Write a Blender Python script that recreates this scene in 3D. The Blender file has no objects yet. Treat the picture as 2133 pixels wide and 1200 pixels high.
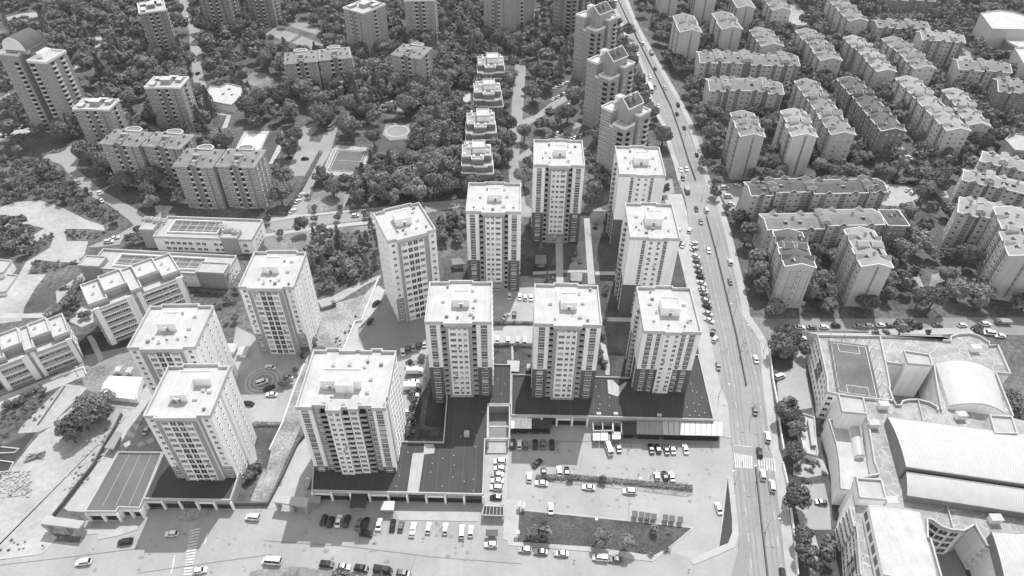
# Aerial view of a residential district: near tower complex with a shopping podium, main road, older blocks behind.
import bpy, math, random
import numpy as np
from mathutils import Vector, Matrix
random.seed(7)
RNG = np.random.default_rng(7)
SC = bpy.context.scene
COL = SC.collection
# ---------------------------------------------------------------- camera geometry (metres, camera 200 m above the ground)
CAM_H, FPX = 200.0, 1424.0
_p, _r = math.radians(40.88), math.radians(0.6)
_f = Vector((0, math.cos(_p), -math.sin(_p)))
_u0 = Vector((0, math.sin(_p), math.cos(_p)))
_x0 = Vector((1, 0, 0))
CX = _x0 * math.cos(_r) + _u0 * math.sin(_r)
CU = -_x0 * math.sin(_r) + _u0 * math.cos(_r)
CF = _f
def P(px, py, z=0.0):
    "ground plan position (x, y) of a point of the photograph lying at height z"
    d = CX * ((px - 1066.5) / FPX) - CU * ((py - 600) / FPX) + CF
    t = (z - CAM_H) / d.z
    return (d.x * t, d.y * t)
def pix(x, y, z):
    v = Vector((x, y, z - CAM_H))
    k = v.dot(CF)
    return (1066.5 + FPX * v.dot(CX) / k, 600 - FPX * v.dot(CU) / k)
ORG = {}
for _j, _y in enumerate((0, 300, 600, 860)):
    for _i, _x in enumerate((0, 533, 1066, 1533)):
        ORG['abcdefghijklmnop'[_j * 4 + _i]] = (_x, _y)
ORG.update(s=(1630, 690), t=(1630, 915), u=(800, 740))
SCL = dict(s=4.211, t=4.211, u=4.138)
def q(k, x, y):
    "survey sheet k (the photograph cut in 16 sheets, enlarged 3.53 times) to photograph pixels"
    c = SCL.get(k, 3.53)
    return (ORG[k][0] + x / c, ORG[k][1] + y / c)
def Q(k, x, y, z=0.0):
    return P(*q(k, x, y), z)
def QL(k, pts, z=0.0):
    return [Q(k, a, b, z) for a, b in pts]
def PL(pts, z=0.0):
    return [P(a, b, z) for a, b in pts]
# ---------------------------------------------------------------- tagging and objects
def tag(o, label=None, cat=None, group=None, kind=None):
    if label: o['label'] = label
    if label and len(label.split()) > 16: print('LONG', len(label.split()), label)
    if cat: o['category'] = cat
    if group: o['group'] = group
    if kind: o['kind'] = kind
    return o
def empty(name, loc=(0, 0, 0), rz=0.0):
    o = bpy.data.objects.new(name, None)
    o.empty_display_size = 0.5
    o.location = loc; o.rotation_euler = (0, 0, rz)
    COL.objects.link(o)
    return o
def inst(name, me, parent=None, loc=(0, 0, 0), rz=0.0, sc=None):
    o = bpy.data.objects.new(name, me)
    o.location = loc; o.rotation_euler = (0, 0, rz)
    if sc is not None: o.scale = sc if hasattr(sc, '__len__') else (sc, sc, sc)
    if parent: o.parent = parent
    COL.objects.link(o)
    return o
def area2(p):
    return sum(p[i][0] * p[(i + 1) % len(p)][1] - p[(i + 1) % len(p)][0] * p[i][1] for i in range(len(p)))
def ccw(p):
    p = [tuple(a[:2]) for a in p]
    return p if area2(p) > 0 else p[::-1]
def inset(poly, t):
    "offset a CCW polygon inwards by t"
    p = ccw(poly); n = len(p); out = []
    for i in range(n):
        a, b, c = Vector(p[i - 1]), Vector(p[i]), Vector(p[(i + 1) % n])
        d1 = (b - a); d2 = (c - b)
        if d1.length < 1e-6 or d2.length < 1e-6: out.append(tuple(b)); continue
        d1.normalize(); d2.normalize()
        n1 = Vector((-d1.y, d1.x)); n2 = Vector((-d2.y, d2.x))
        m = n1 + n2
        k = max(0.35, 1 + n1.dot(n2))
        out.append(tuple(b + m * (t / k)))
    return out
def inside(x, y, poly):
    r = False; n = len(poly); j = n - 1
    if n < 3: return False
    for i in range(n):
        xi, yi = poly[i]; xj, yj = poly[j]
        if (yi > y) != (yj > y) and x < (xj - xi) * (y - yi) / (yj - yi) + xi: r = not r
        j = i
    return r
class MB:
    "collects faces of one mesh"
    def __init__(s): s.v = []; s.f = []; s.m = []
    def add(s, vs, fs, m=0):
        n = len(s.v); s.v += [tuple(a) for a in vs]
        s.f += [tuple(i + n for i in f) for f in fs]
        s.m += [m] * len(fs)
        return s
    def box(s, x0, y0, z0, x1, y1, z1, m=0, bottom=True):
        v = [(x0, y0, z0), (x1, y0, z0), (x1, y1, z0), (x0, y1, z0), (x0, y0, z1), (x1, y0, z1), (x1, y1, z1), (x0, y1, z1)]
        f = [(4, 5, 6, 7), (0, 1, 5, 4), (1, 2, 6, 5), (2, 3, 7, 6), (3, 0, 4, 7)]
        if bottom: f.append((3, 2, 1, 0))
        return s.add(v, f, m)
    def bar(s, a, b, w, h, m=0):
        "box beam from a to b (3D), width w horizontally, h vertically, its top at the line"
        a, b = Vector(a), Vector(b); d = (b - a)
        side = Vector((-d.y, d.x, 0))
        if side.length < 1e-6: side = Vector((1, 0, 0))
        side.normalize(); side *= w / 2
        up = Vector((0, 0, h))
        v = [a - side - up, b - side - up, b + side - up, a + side - up, a - side, b - side, b + side, a + side]
        return s.add(v, [(4, 5, 6, 7), (0, 1, 5, 4), (1, 2, 6, 5), (2, 3, 7, 6), (3, 0, 4, 7), (3, 2, 1, 0)], m)
    def tube(s, a, b, r0, r1, n=6, m=0, cap=True):
        a, b = Vector(a), Vector(b); d = (b - a).normalized()
        x = d.orthogonal().normalized(); y = d.cross(x)
        v = []
        for c, r in ((a, r0), (b, r1)):
            for i in range(n):
                t = 2 * math.pi * i / n
                v.append(c + x * (r * math.cos(t)) + y * (r * math.sin(t)))
        f = [(i, (i + 1) % n, n + (i + 1) % n, n + i) for i in range(n)]
        if cap: f += [tuple(range(n, 2 * n)), tuple(range(n - 1, -1, -1))]
        return s.add(v, f, m)
    def prism(s, poly, z0, z1, m=0, top=None, bottom=False):
        p = ccw(poly); n = len(p)
        v = [(a, b, z0) for a, b in p] + [(a, b, z1) for a, b in p]
        s.add(v, [(i, (i + 1) % n, n + (i + 1) % n, n + i) for i in range(n)], m)
        s.add([(a, b, z1) for a, b in p], [tuple(range(n))], m if top is None else top)
        if bottom: s.add([(a, b, z0) for a, b in p], [tuple(range(n - 1, -1, -1))], m)
        return s
    def walls(s, poly, z0, z1, m=0):
        p = ccw(poly); n = len(p)
        return s.add([(a, b, z0) for a, b in p] + [(a, b, z1) for a, b in p],
                     [(i, (i + 1) % n, n + (i + 1) % n, n + i) for i in range(n)], m)
    def cap(s, poly, z, m=0):
        p = ccw(poly)
        return s.add([(a, b, z) for a, b in p], [tuple(range(len(p)))], m)
    def ring(s, outer, z0, z1, t, m=0, inner_z0=None):
        "parapet: a wall of thickness t round a polygon"
        o = ccw(outer); i_ = inset(o, t); n = len(o)
        zi = z0 if inner_z0 is None else inner_z0
        v = [(a, b, z0) for a, b in o] + [(a, b, z1) for a, b in o] + [(a, b, z1) for a, b in i_] + [(a, b, zi) for a, b in i_]
        f = []
        for k in range(n):
            l = (k + 1) % n
            f += [(k, l, n + l, n + k), (n + k, n + l, 2 * n + l, 2 * n + k), (2 * n + k, 2 * n + l, 3 * n + l, 3 * n + k), (3 * n + k, 3 * n + l, l, k)]
        return s.add(v, f, m)
    def put(s, other, mat4, off=0):
        n = len(s.v)
        s.v += [tuple(mat4 @ Vector(a)) for a in other.v]
        s.f += [tuple(i + n for i in f) for f in other.f]
        s.m += [a + off for a in other.m]
        return s
    def mesh(s, name, mats):
        me = bpy.data.meshes.new(name)
        me.from_pydata(s.v, [], s.f)
        for m in (mats if isinstance(mats, (list, tuple)) else [mats]): me.materials.append(m)
        if any(s.m): me.polygons.foreach_set('material_index', s.m)
        me.update()
        return me
    def obj(s, name, mats, parent=None, loc=(0, 0, 0), rz=0.0):
        return inst(name, s.mesh(name, mats), parent, loc, rz)
# ---------------------------------------------------------------- materials
def mat(name, g, rough=0.85, var=0.12, scale=0.25, fine=0.0, metal=0.0, spec=0.3, bump=0.0, rnd=0.0, streak=None):
    "grey procedural surface: base value g, blotches (var at scale), grain (fine), per-object spread (rnd)"
    m = bpy.data.materials.new(name); m.use_nodes = True
    nt = m.node_tree; N = nt.nodes; L = nt.links
    b = N['Principled BSDF']
    b.inputs['Roughness'].default_value = rough
    b.inputs['Metallic'].default_value = metal
    b.inputs['Specular IOR Level'].default_value = spec
    geo = N.new('ShaderNodeNewGeometry')
    val = N.new('ShaderNodeValue'); val.outputs[0].default_value = 1.0
    cur = val.outputs[0]
    def mul(sock, lo, hi):
        nonlocal cur
        mr = N.new('ShaderNodeMapRange'); mr.inputs[1].default_value = 0.25; mr.inputs[2].default_value = 0.75
        mr.inputs[3].default_value = lo; mr.inputs[4].default_value = hi
        L.new(sock, mr.inputs[0])
        mm = N.new('ShaderNodeMath'); mm.operation = 'MULTIPLY'
        L.new(cur, mm.inputs[0]); L.new(mr.outputs[0], mm.inputs[1]); cur = mm.outputs[0]
    def noise(sc, det=3, vec=None):
        n = N.new('ShaderNodeTexNoise'); n.inputs['Scale'].default_value = sc; n.inputs['Detail'].default_value = det
        L.new(vec or geo.outputs['Position'], n.inputs['Vector']); return n.outputs['Fac']
    if var: mul(noise(scale), 1 - var, 1 + var)
    if fine: mul(noise(scale * 9, 4), 1 - fine, 1 + fine)
    if streak:
        mp = N.new('ShaderNodeMapping'); mp.inputs['Scale'].default_value = streak[1]
        L.new(geo.outputs['Position'], mp.inputs['Vector'])
        mul(noise(1.0, 3, mp.outputs[0]), 1 - streak[0], 1 + streak[0])
    if rnd:
        oi = N.new('ShaderNodeObjectInfo')
        mr = N.new('ShaderNodeMapRange'); mr.inputs[3].default_value = 1 - rnd; mr.inputs[4].default_value = 1 + rnd
        L.new(oi.outputs['Random'], mr.inputs[0])
        mm = N.new('ShaderNodeMath'); mm.operation = 'MULTIPLY'
        L.new(cur, mm.inputs[0]); L.new(mr.outputs[0], mm.inputs[1]); cur = mm.outputs[0]
    mm = N.new('ShaderNodeMath'); mm.operation = 'MULTIPLY'; mm.inputs[1].default_value = g
    L.new(cur, mm.inputs[0])
    cc = N.new('ShaderNodeCombineColor')
    for i in range(3): L.new(mm.outputs[0], cc.inputs[i])
    L.new(cc.outputs[0], b.inputs['Base Color'])
    if bump:
        bp = N.new('ShaderNodeBump'); bp.inputs['Strength'].default_value = bump; bp.inputs['Distance'].default_value = 0.3
        L.new(noise(scale * 6, 4), bp.inputs['Height']); L.new(bp.outputs[0], b.inputs['Normal'])
    return m
M = {}
def mk(name, *a, **k): M[name] = mat(name, *a, **k)
V_STREAK = (0.10, (0.9, 0.9, 0.04))
mk('ground_scrub', 0.12, 0.95, 0.45, 0.06, 0.5, bump=0.6)
mk('lawn', 0.09, 0.95, 0.40, 0.14, 0.40, bump=0.3)
mk('lawn_dark', 0.06, 0.95, 0.25, 0.15, 0.25)
mk('meadow', 0.24, 0.95, 0.4, 0.09, 0.35, bump=0.4)
mk('dirt', 0.38, 0.95, 0.24, 0.06, 0.16, bump=0.5)
mk('dirt_mid', 0.30, 0.95, 0.42, 0.12, 0.42, bump=0.5)
mk('asphalt', 0.31, 0.9, 0.10, 0.05, 0.05, streak=(0.05, (0.02, 0.3, 1)))
mk('asphalt_old', 0.35, 0.9, 0.12, 0.08, 0.06, streak=(0.05, (0.3, 0.02, 1)))
mk('asphalt_dark', 0.25, 0.9, 0.12, 0.08, 0.08)
mk('asphalt_wear', 0.27, 0.9, 0.12, 0.08, 0.1)
mk('asphalt_patch', 0.27, 0.9, 0.08, 0.1, 0.05)
mk('lot_concrete', 0.37, 0.9, 0.10, 0.06, 0.06, streak=(0.05, (0.15, 0.02, 1)))
mk('concrete', 0.42, 0.9, 0.12, 0.2, 0.08)
mk('paving', 0.42, 0.9, 0.10, 0.3, 0.12)
mk('kerb', 0.5, 0.9, 0.10, 0.3, 0.1)
mk('line_paint', 0.6, 0.8, 0.2, 0.8, 0.15)
mk('white_roof', 0.48, 0.85, 0.13, 0.22, 0.08, streak=(0.07, (1.1, 0.06, 1)))
mk('white_wall', 0.84, 0.85, 0.05, 0.15, 0.02, streak=V_STREAK)
mk('light_wall', 0.86, 0.85, 0.05, 0.15, 0.02, streak=V_STREAK)
mk('mid_wall', 0.33, 0.85, 0.06, 0.15, 0.02, streak=V_STREAK)
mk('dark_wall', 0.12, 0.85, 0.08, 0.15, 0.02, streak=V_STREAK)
mk('spandrel', 0.11, 0.6, 0.1, 0.3)
mk('frame_white', 0.75, 0.6, 0.05, 0.5)
mk('slab_edge', 0.6, 0.8, 0.08, 0.4)
mk('glass_dark', 0.03, 0.12, 0.2, 0.6, spec=0.5, rnd=0.4)
mk('glass_mid', 0.10, 0.15, 0.25, 0.6, spec=0.5, rnd=0.5)
mk('glass_curtain', 0.36, 0.3, 0.2, 0.6, spec=0.5, rnd=0.3)
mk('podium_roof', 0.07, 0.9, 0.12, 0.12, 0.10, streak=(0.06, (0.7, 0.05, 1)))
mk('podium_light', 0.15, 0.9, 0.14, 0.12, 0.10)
mk('metal_grey', 0.30, 0.5, 0.1, 0.3, metal=0.2)
mk('metal_dark', 0.06, 0.5, 0.1, 0.3)
mk('metal_pale', 0.49, 0.45, 0.06, 0.3, streak=(0.05, (2.0, 0.05, 1)))
mk('brick_grey', 0.33, 0.9, 0.06, 0.2, 0.03, streak=V_STREAK)
mk('brick_dark', 0.2, 0.9, 0.08, 0.2, 0.03, streak=V_STREAK)
mk('e_wall', 0.48, 0.9, 0.05, 0.15, 0.03, streak=V_STREAK)
mk('e_wall_lt', 0.62, 0.9, 0.05, 0.15, 0.03, streak=V_STREAK)
mk('e_wall_dk', 0.22, 0.9, 0.06, 0.15, 0.03, streak=V_STREAK)
mk('tile_roof', 0.22, 0.9, 0.18, 0.35, 0.12, bump=0.2)
mk('tile_roof_lt', 0.3, 0.9, 0.18, 0.35, 0.12, bump=0.2)
mk('tile_roof_dk', 0.115, 0.9, 0.15, 0.35, 0.12, bump=0.2)
mk('eave_white', 0.72, 0.8, 0.08, 0.4)
mk('trunk', 0.09, 0.95, 0.25, 1.5, 0.2)
mk('tyre', 0.02, 0.9, 0.0)
mk('rim', 0.4, 0.4, 0.0, metal=0.5)
mk('car_white', 0.78, 0.25, 0.03, 1, spec=0.5)
mk('car_silver', 0.45, 0.25, 0.03, 1, metal=0.3, spec=0.5)
mk('car_grey', 0.16, 0.25, 0.03, 1, spec=0.5)
mk('car_black', 0.025, 0.2, 0.03, 1, spec=0.5)
mk('car_glass', 0.02, 0.08, 0.0, spec=0.6)
mk('lamp_white', 0.8, 0.4, 0.0)
mk('lamp_red', 0.08, 0.4, 0.0)
mk('rubber', 0.08, 0.9, 0.1)
mk('cloth_white', 0.78, 0.9, 0.08, 0.5)
mk('cloth_dark', 0.06, 0.9, 0.1, 2)
mk('skin', 0.35, 0.7, 0.0)
mk('turf_pitch', 0.15, 0.95, 0.25, 0.12, 0.15)
mk('water', 0.75, 0.3, 0.04, 0.2)
def crazy():
    "rough stone paving with pale joints"
    m = mat('stone_terrace', 0.33, 0.9, 0.25, 0.25, 0.12)
    nt = m.node_tree; N = nt.nodes; L = nt.links
    geo = N.new('ShaderNodeNewGeometry'); vo = N.new('ShaderNodeTexVoronoi'); vo.feature = 'DISTANCE_TO_EDGE'; vo.inputs['Scale'].default_value = 0.27
    no = N.new('ShaderNodeTexNoise'); no.inputs['Scale'].default_value = 0.5
    ad = N.new('ShaderNodeMixRGB'); ad.blend_type = 'ADD'; ad.inputs[0].default_value = 1.6
    L.new(geo.outputs['Position'], no.inputs['Vector']); L.new(geo.outputs['Position'], ad.inputs[1]); L.new(no.outputs['Color'], ad.inputs[2])
    L.new(ad.outputs[0], vo.inputs['Vector'])
    lt = N.new('ShaderNodeMath'); lt.operation = 'LESS_THAN'; lt.inputs[1].default_value = 0.022; L.new(vo.outputs['Distance'], lt.inputs[0])
    b = N['Principled BSDF']; src = b.inputs['Base Color'].links[0].from_socket
    mx = N.new('ShaderNodeMixRGB'); mx.inputs[2].default_value = (.50, .50, .50, 1); L.new(lt.outputs[0], mx.inputs[0]); L.new(src, mx.inputs[1]); L.new(mx.outputs[0], b.inputs['Base Color'])
    M['stone_terrace'] = m
crazy()
NOTREE = []          # plan polygons no tree may stand in
FOOT = []            # building footprints
def sheet(name, m, z, pts, notree=True, thick=0.0, side=None, kind='structure', label=None, cat=None):
    "flat ground surface from plan points"
    z += 0.0007 * len(NOTREE)
    mb = MB()
    if thick: mb.prism(pts, 0.0, z, 0)
    else: mb.cap(pts, z)
    o = mb.obj(name, M[m])
    if kind: o['kind'] = kind
    if label: tag(o, label, cat)
    NOTREE.append(ccw(pts) if notree else [])
    return o
def ribbon(pts_l, pts_r): return list(pts_l) + list(reversed(list(pts_r)))
def offset_line(pts, w):
    "plan polyline offset sideways by w (positive: left of travel)"
    out = []
    for i, p in enumerate(pts):
        a = Vector(pts[max(0, i - 1)]); b = Vector(pts[min(len(pts) - 1, i + 1)])
        d = (b - a).normalized()
        out.append((p[0] - d.y * w, p[1] + d.x * w))
    return out
def strip(name, m, z, pts, w, **k):
    return sheet(name, m, z, ribbon(offset_line(pts, w / 2), offset_line(pts, -w / 2)), **k)
# ---------------------------------------------------------------- ground, roads, pavements
g = MB(); g.cap([(-1500, -200), (1500, -200), (1500, 1900), (-1500, 1900)], 0.0)
o = g.obj('ground', M['ground_scrub']); o['kind'] = 'structure'
# main road (edges read every few dozen pixels), two carriageways with a median
MR_L = PL([(1258, -12), (1284, 31), (1301, 76), (1321, 105), (1338, 147), (1349, 198), (1363, 235), (1383, 269), (1392, 309), (1403, 340), (1412, 376),
           (1427, 412), (1432, 442), (1437, 498), (1463, 598), (1463, 628), (1474, 676), (1480, 705), (1491, 759), (1500, 804), (1516, 841), (1522, 883), (1522, 914),
           (1526, 939), (1534, 996), (1539, 1087), (1542, 1106), (1538, 1150), (1525, 1225), (1500, 1420)])
MR_R = PL([(1303, -12), (1332, 57), (1363, 113), (1389, 156), (1423, 215), (1443, 255), (1460, 312), (1470, 345), (1484, 385), (1502, 416), (1522, 481),
           (1548, 583), (1559, 634), (1562, 657), (1585, 690), (1599, 713), (1602, 735), (1604, 781), (1616, 872), (1622, 934), (1630, 959), (1641, 1041), (1650, 1115), (1663, 1225), (1690, 1420)])
sheet('road', 'asphalt', 0.02, ribbon(MR_L, MR_R))
# pavement bands along it
sheet('pavement', 'concrete', 0.13, ribbon(offset_line(MR_R, 0.0), offset_line(MR_R, -3.2)), thick=1)
sheet('pavement', 'concrete', 0.13, ribbon(offset_line(MR_L[:11], 2.6), MR_L[:11]), thick=1)
# street past the front of the tower complex, forecourt and car parks
sheet('road', 'asphalt_old', 0.012, PL([(-30, 1172), (88, 1153), (110, 1128), (165, 1131), (178, 1085), (300, 1062), (480, 1052), (565, 1046), (580, 1030), (650, 1020), (1008, 1030),
    (1016, 914), (1064, 858), (1225, 868), (1490, 905), (1520, 905), (1534, 996), (1541, 1106), (1537, 1150), (1500, 1400), (-120, 1400)]))
sheet('car_park', 'lot_concrete', 0.03, PL([(1060, 915), (1240, 925), (1505, 920), (1524, 930), (1530, 985), (1517, 985), (1504, 1050), (1500, 1130), (1470, 1150), (1440, 1164), (1390, 1147), (1446, 1098), (1440, 1085), (1310, 1083), (1085, 1063), (1060, 1050)]))
# side street on the right and the older estates' lanes
sheet('road', 'asphalt_dark', 0.026, PL([(1564, 660), (1600, 664), (1800, 664), (2160, 660), (2160, 699), (1950, 695), (1760, 690), (1640, 690), (1601, 712), (1585, 692)]))
sheet('pavement', 'concrete', 0.14, QL('l', [(520, 325), (700, 330), (975, 335), (975, 303), (1130, 305), (1400, 300), (1800, 290), (1900, 300), (1800, 330), (1500, 345), (600, 345)]), thick=1)
# street behind the tower complex
S3 = [((283, 462), (290, 478)), ((330, 456), (360, 478)), ((541, 466), (541, 486)), ((640, 452), (640, 473)), ((780, 438), (780, 456)), ((887, 428), (887, 444)), ((958, 416), (958, 432)), ((1090, 424), (1090, 452)), ((1110, 436), (1110, 452)), ((1230, 440), (1230, 452)), ((1400, 372), (1405, 402))]
sheet('road', 'asphalt', 0.02, ribbon([P(*a) for a, b in S3], [P(*b) for a, b in S3]))
S3b = [((545, 489), (545, 495)), ((640, 474), (640, 481)), ((780, 458), (780, 466)), ((887, 446), (887, 452))]
sheet('pavement', 'concrete', 0.13, ribbon([P(*a) for a, b in S3b], [P(*b) for a, b in S3b]), thick=1)
S3c = [((560, 455), (560, 463)), ((640, 446), (640, 451)), ((780, 433), (780, 437)), ((887, 422), (887, 427)), ((990, 414), (990, 418))]
sheet('pavement', 'concrete', 0.13, ribbon([P(*a) for a, b in S3c], [P(*b) for a, b in S3c]), thick=1)
# lane on the far left with its turning head
sheet('road', 'asphalt', 0.022, QL('e', [(300, 75), (400, 45), (560, 5), (640, -20), (600, 60), (560, 180), (760, 350), (930, 440), (1110, 540), (1180, 500), (1190, 560), (1060, 610), (900, 700), (880, 740), (700, 760), (640, 760), (880, 660), (985, 600), (950, 560), (790, 440), (700, 400), (560, 290), (450, 150), (330, 110)]))
# upper streets
sheet('road', 'asphalt', 0.02, PL([(1075, 118), (1097, 116), (1093, 180), (1088, 250), (1115, 240), (1151, 211), (1211, 174), (1300, 150), (1302, 160), (1213, 190), (1155, 226), (1105, 258), (1086, 272), (1080, 337), (1084, 372), (1096, 430), (1074, 430), (1060, 372), (1060, 337), (1064, 255), (1069, 180)]))
sheet('road', 'asphalt', 0.02, QL('a', [(1310, -30), (1385, -30), (1400, 100), (1460, 180), (1475, 240), (1480, 330), (1490, 440), (1485, 520), (1520, 640), (1500, 650), (1440, 640), (1410, 560), (1410, 440), (1395, 330), (1390, 220), (1340, 110)]))
sheet('path', 'concrete', 0.02, QL('a', [(425, -30), (465, -30), (455, 140), (425, 135)]))
sheet('path', 'dirt', 0.02, QL('a', [(40, 130), (160, 100), (310, 88), (310, 118), (150, 145), (40, 160)]))
sheet('road', 'asphalt', 0.022, PL([(600, 447), (640, 447), (646, 402), (666, 355), (688, 318), (703, 268), (688, 262), (676, 300), (655, 340), (626, 399)]))
sheet('path', 'concrete', 0.024, QL('f', [(640, 480), (700, 350), (780, 210), (850, 60), (870, 0), (830, 40), (770, 190), (690, 330), (650, 440), (600, 485)]))
# lots with parked cars
sheet('car_park', 'asphalt', 0.03, QL('b', [(900, 790), (950, 720), (1060, 740), (1060, 790), (1140, 820), (1130, 832), (900, 808)]))
sheet('car_park', 'asphalt', 0.03, QL('c', [(280, 735), (530, 605), (560, 625), (330, 760)]))
sheet('car_park', 'asphalt', 0.03, QL('c', [(130, 85), (260, 40), (275, 60), (190, 115), (200, 160), (270, 200), (250, 225), (150, 190)]))
sheet('car_park', 'asphalt', 0.03, QL('c', [(250, 1010), (480, 900), (520, 920), (330, 1010), (420, 1020), (600, 940), (620, 1000), (560, 1080), (520, 1110), (420, 1110), (180, 1110), (60, 1190), (40, 1150)]))
sheet('car_park', 'asphalt', 0.03, QL('c', [(270, 665), (420, 590), (430, 605), (290, 675)]))
sheet('car_park', 'concrete', 0.03, QL('a', [(-30, 940), (0, 925), (200, 915), (225, 970), (90, 1010), (60, 1040), (-30, 1050)]))
sheet('path', 'concrete', 0.03, QL('a', [(-30, 740), (70, 685), (80, 705), (-30, 780)]))
sheet('car_park', 'concrete', 0.03, QL('a', [(700, 265), (740, 250), (765, 300), (760, 350), (700, 350)]))
sheet('car_park', 'asphalt_old', 0.03, QL('h', [(1205, 0), (1235, 30), (1330, 150), (1310, 200), (1240, 190), (1185, 60)]))
sheet('car_park', 'concrete', 0.03, QL('h', [(1040, 345), (1110, 295), (1330, 320), (1340, 400), (1180, 470), (1040, 440)]))
sheet('car_park', 'concrete', 0.03, QL('h', [(1440, 330), (1530, 310), (1570, 400), (1500, 390)]))
sheet('car_park', 'asphalt_old', 0.03, QL('g', [(1500, 290), (1690, 290), (1700, 330), (1640, 480), (1600, 490), (1530, 360)]))
sheet('yard', 'dirt', 0.02, QL('d', [(360, 40), (460, 40), (600, 215), (560, 190), (380, 180)]))
sheet('yard', 'dirt', 0.02, QL('d', [(1610, 430), (1660, 350), (1730, 390), (1830, 450), (1700, 460)]))
sheet('path', 'dirt', 0.02, QL('h', [(1280, 960), (1340, 950), (1400, 1100), (1380, 1120), (1340, 1060)]))
sheet('garden_ground', 'dirt_mid', 0.015, QL('h', [(1440, 960), (1580, 940), (1700, 1000), (1700, 1120), (1500, 1140), (1420, 1050)]), notree=False)
sheet('path', 'dirt', 0.02, QL('l', [(1400, 200), (1440, 160), (1490, 200), (1440, 235)]))
sheet('yard', 'dirt', 0.02, QL('d', [(1800, 1130), (1860, 1110), (1990, 1160), (1980, 1210), (1810, 1190)]))
# sports grounds and gardens in the upper left
sheet('tennis_court', 'asphalt_patch', 0.03, QL('b', [(220, 185), (310, 135), (475, 230), (440, 255)]))
sheet('tennis_court', 'asphalt_patch', 0.03, QL('b', [(20, 240), (95, 195), (320, 255), (245, 310)]))
sheet('tennis_court', 'asphalt_patch', 0.03, QL('b', [(265, 315), (340, 265), (500, 330), (420, 380)]))
for pts in ([(220, 185), (310, 135), (475, 230), (440, 255)], [(20, 240), (95, 195), (320, 255), (245, 310)], [(265, 315), (340, 265), (500, 330), (420, 380)]):
    c = QL('b', pts); i1 = inset(c, 3.0); mb = MB()
    for k in range(4): mb.bar((*i1[k], 0.12), (*i1[(k + 1) % 4], 0.12), 0.25, 0.01)
    o = mb.obj('court_marking', M['line_paint']); o['kind'] = 'structure'
PITCH = QL('f', [(527, 200), (600, 40), (820, 55), (745, 210)])
sheet('football_pitch', 'turf_pitch', 0.03, PITCH)
sheet('pitch_surround', 'concrete', 0.024, QL('f', [(480, 225), (560, 40), (600, 10), (850, 30), (780, 220), (640, 235)]))
PLAY = QL('b', [(885, 1035), (960, 890), (1130, 910), (1110, 1040), (1050, 1070)])
sheet('lawn', 'lawn', 0.014, QL('b', [(860, 1000), (900, 870), (1160, 885), (1130, 1110), (880, 1100)]))
sheet('playground', 'asphalt_patch', 0.02, QL('b', [(960, 900), (1130, 912), (1112, 1020), (990, 1035), (930, 990)]))
def ring_path(name, m, z, c, r0, r1, n=40, kind='structure'):
    z += 0.085
    mb = MB(); v = []; f = []
    for i in range(n):
        t = 2 * math.pi * i / n
        for r in (r0, r1): v.append((c[0] + r * math.cos(t), c[1] + r * math.sin(t), z))
    for i in range(n):
        a, b = 2 * i, 2 * ((i + 1) % n)
        f.append((a, a + 1, b + 1, b))
    mb.add(v, f); o = mb.obj(name, M[m]); o['kind'] = kind; return o
ring_path('path', 'concrete', 0.032, Q('b', 1040, 965), 6.2, 7.6)
sheet('lawn', 'lawn', 0.014, QL('b', [(0, 1190), (140, 910), (250, 920), (190, 1040), (100, 1190)]))
sheet('path', 'concrete', 0.03, QL('b', [(95, 1205), (170, 1050), (190, 960), (230, 970), (215, 1060), (120, 1205)]))
sheet('car_park', 'asphalt', 0.026, QL('b', [(330, 940), (460, 890), (490, 920), (400, 1000), (390, 1040), (470, 1050), (500, 990), (540, 1000), (470, 1190), (440, 1290), (210, 1300), (300, 1110)]))
sheet('path', 'concrete', 0.02, QL('a', [(540, 600), (600, 585), (720, 578), (735, 590), (620, 600), (560, 615)]))
sheet('path', 'concrete', 0.02, QL('a', [(480, 600), (560, 480), (575, 490), (500, 610)]))
sheet('garden_ground', 'meadow', 0.02, QL('a', [(1760, 600), (1860, 530), (1950, 540), (2060, 620), (1900, 640)]))
sheet('lawn', 'lawn', 0.02, QL('a', [(1580, 860), (1660, 850), (1670, 900), (1620, 950), (1560, 910)]))
sheet('path', 'concrete', 0.03, QL('a', [(1600, 810), (1710, 815), (1670, 940), (1630, 945), (1670, 850), (1600, 845)]))
sheet('lawn', 'meadow', 0.012, QL('f', [(370, 470), (440, 330), (700, 350), (630, 470), (420, 510)]))
sheet('lawn', 'meadow', 0.012, QL('f', [(60, 600), (140, 640), (420, 620), (880, 600), (880, 640), (640, 660), (400, 760), (370, 830), (340, 780), (100, 780), (60, 740)]), notree=False)
# terraces of the pool gardens
sheet('pool_deck', 'white_roof', 0.05, QL('a', [(1720, 1115), (1800, 960), (1980, 965), (1910, 1120)]), thick=1)
sheet('pool_deck', 'white_roof', 0.05, QL('b', [(1465, 740), (1480, 668), (1580, 672), (1575, 765)]), thick=1)
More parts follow.
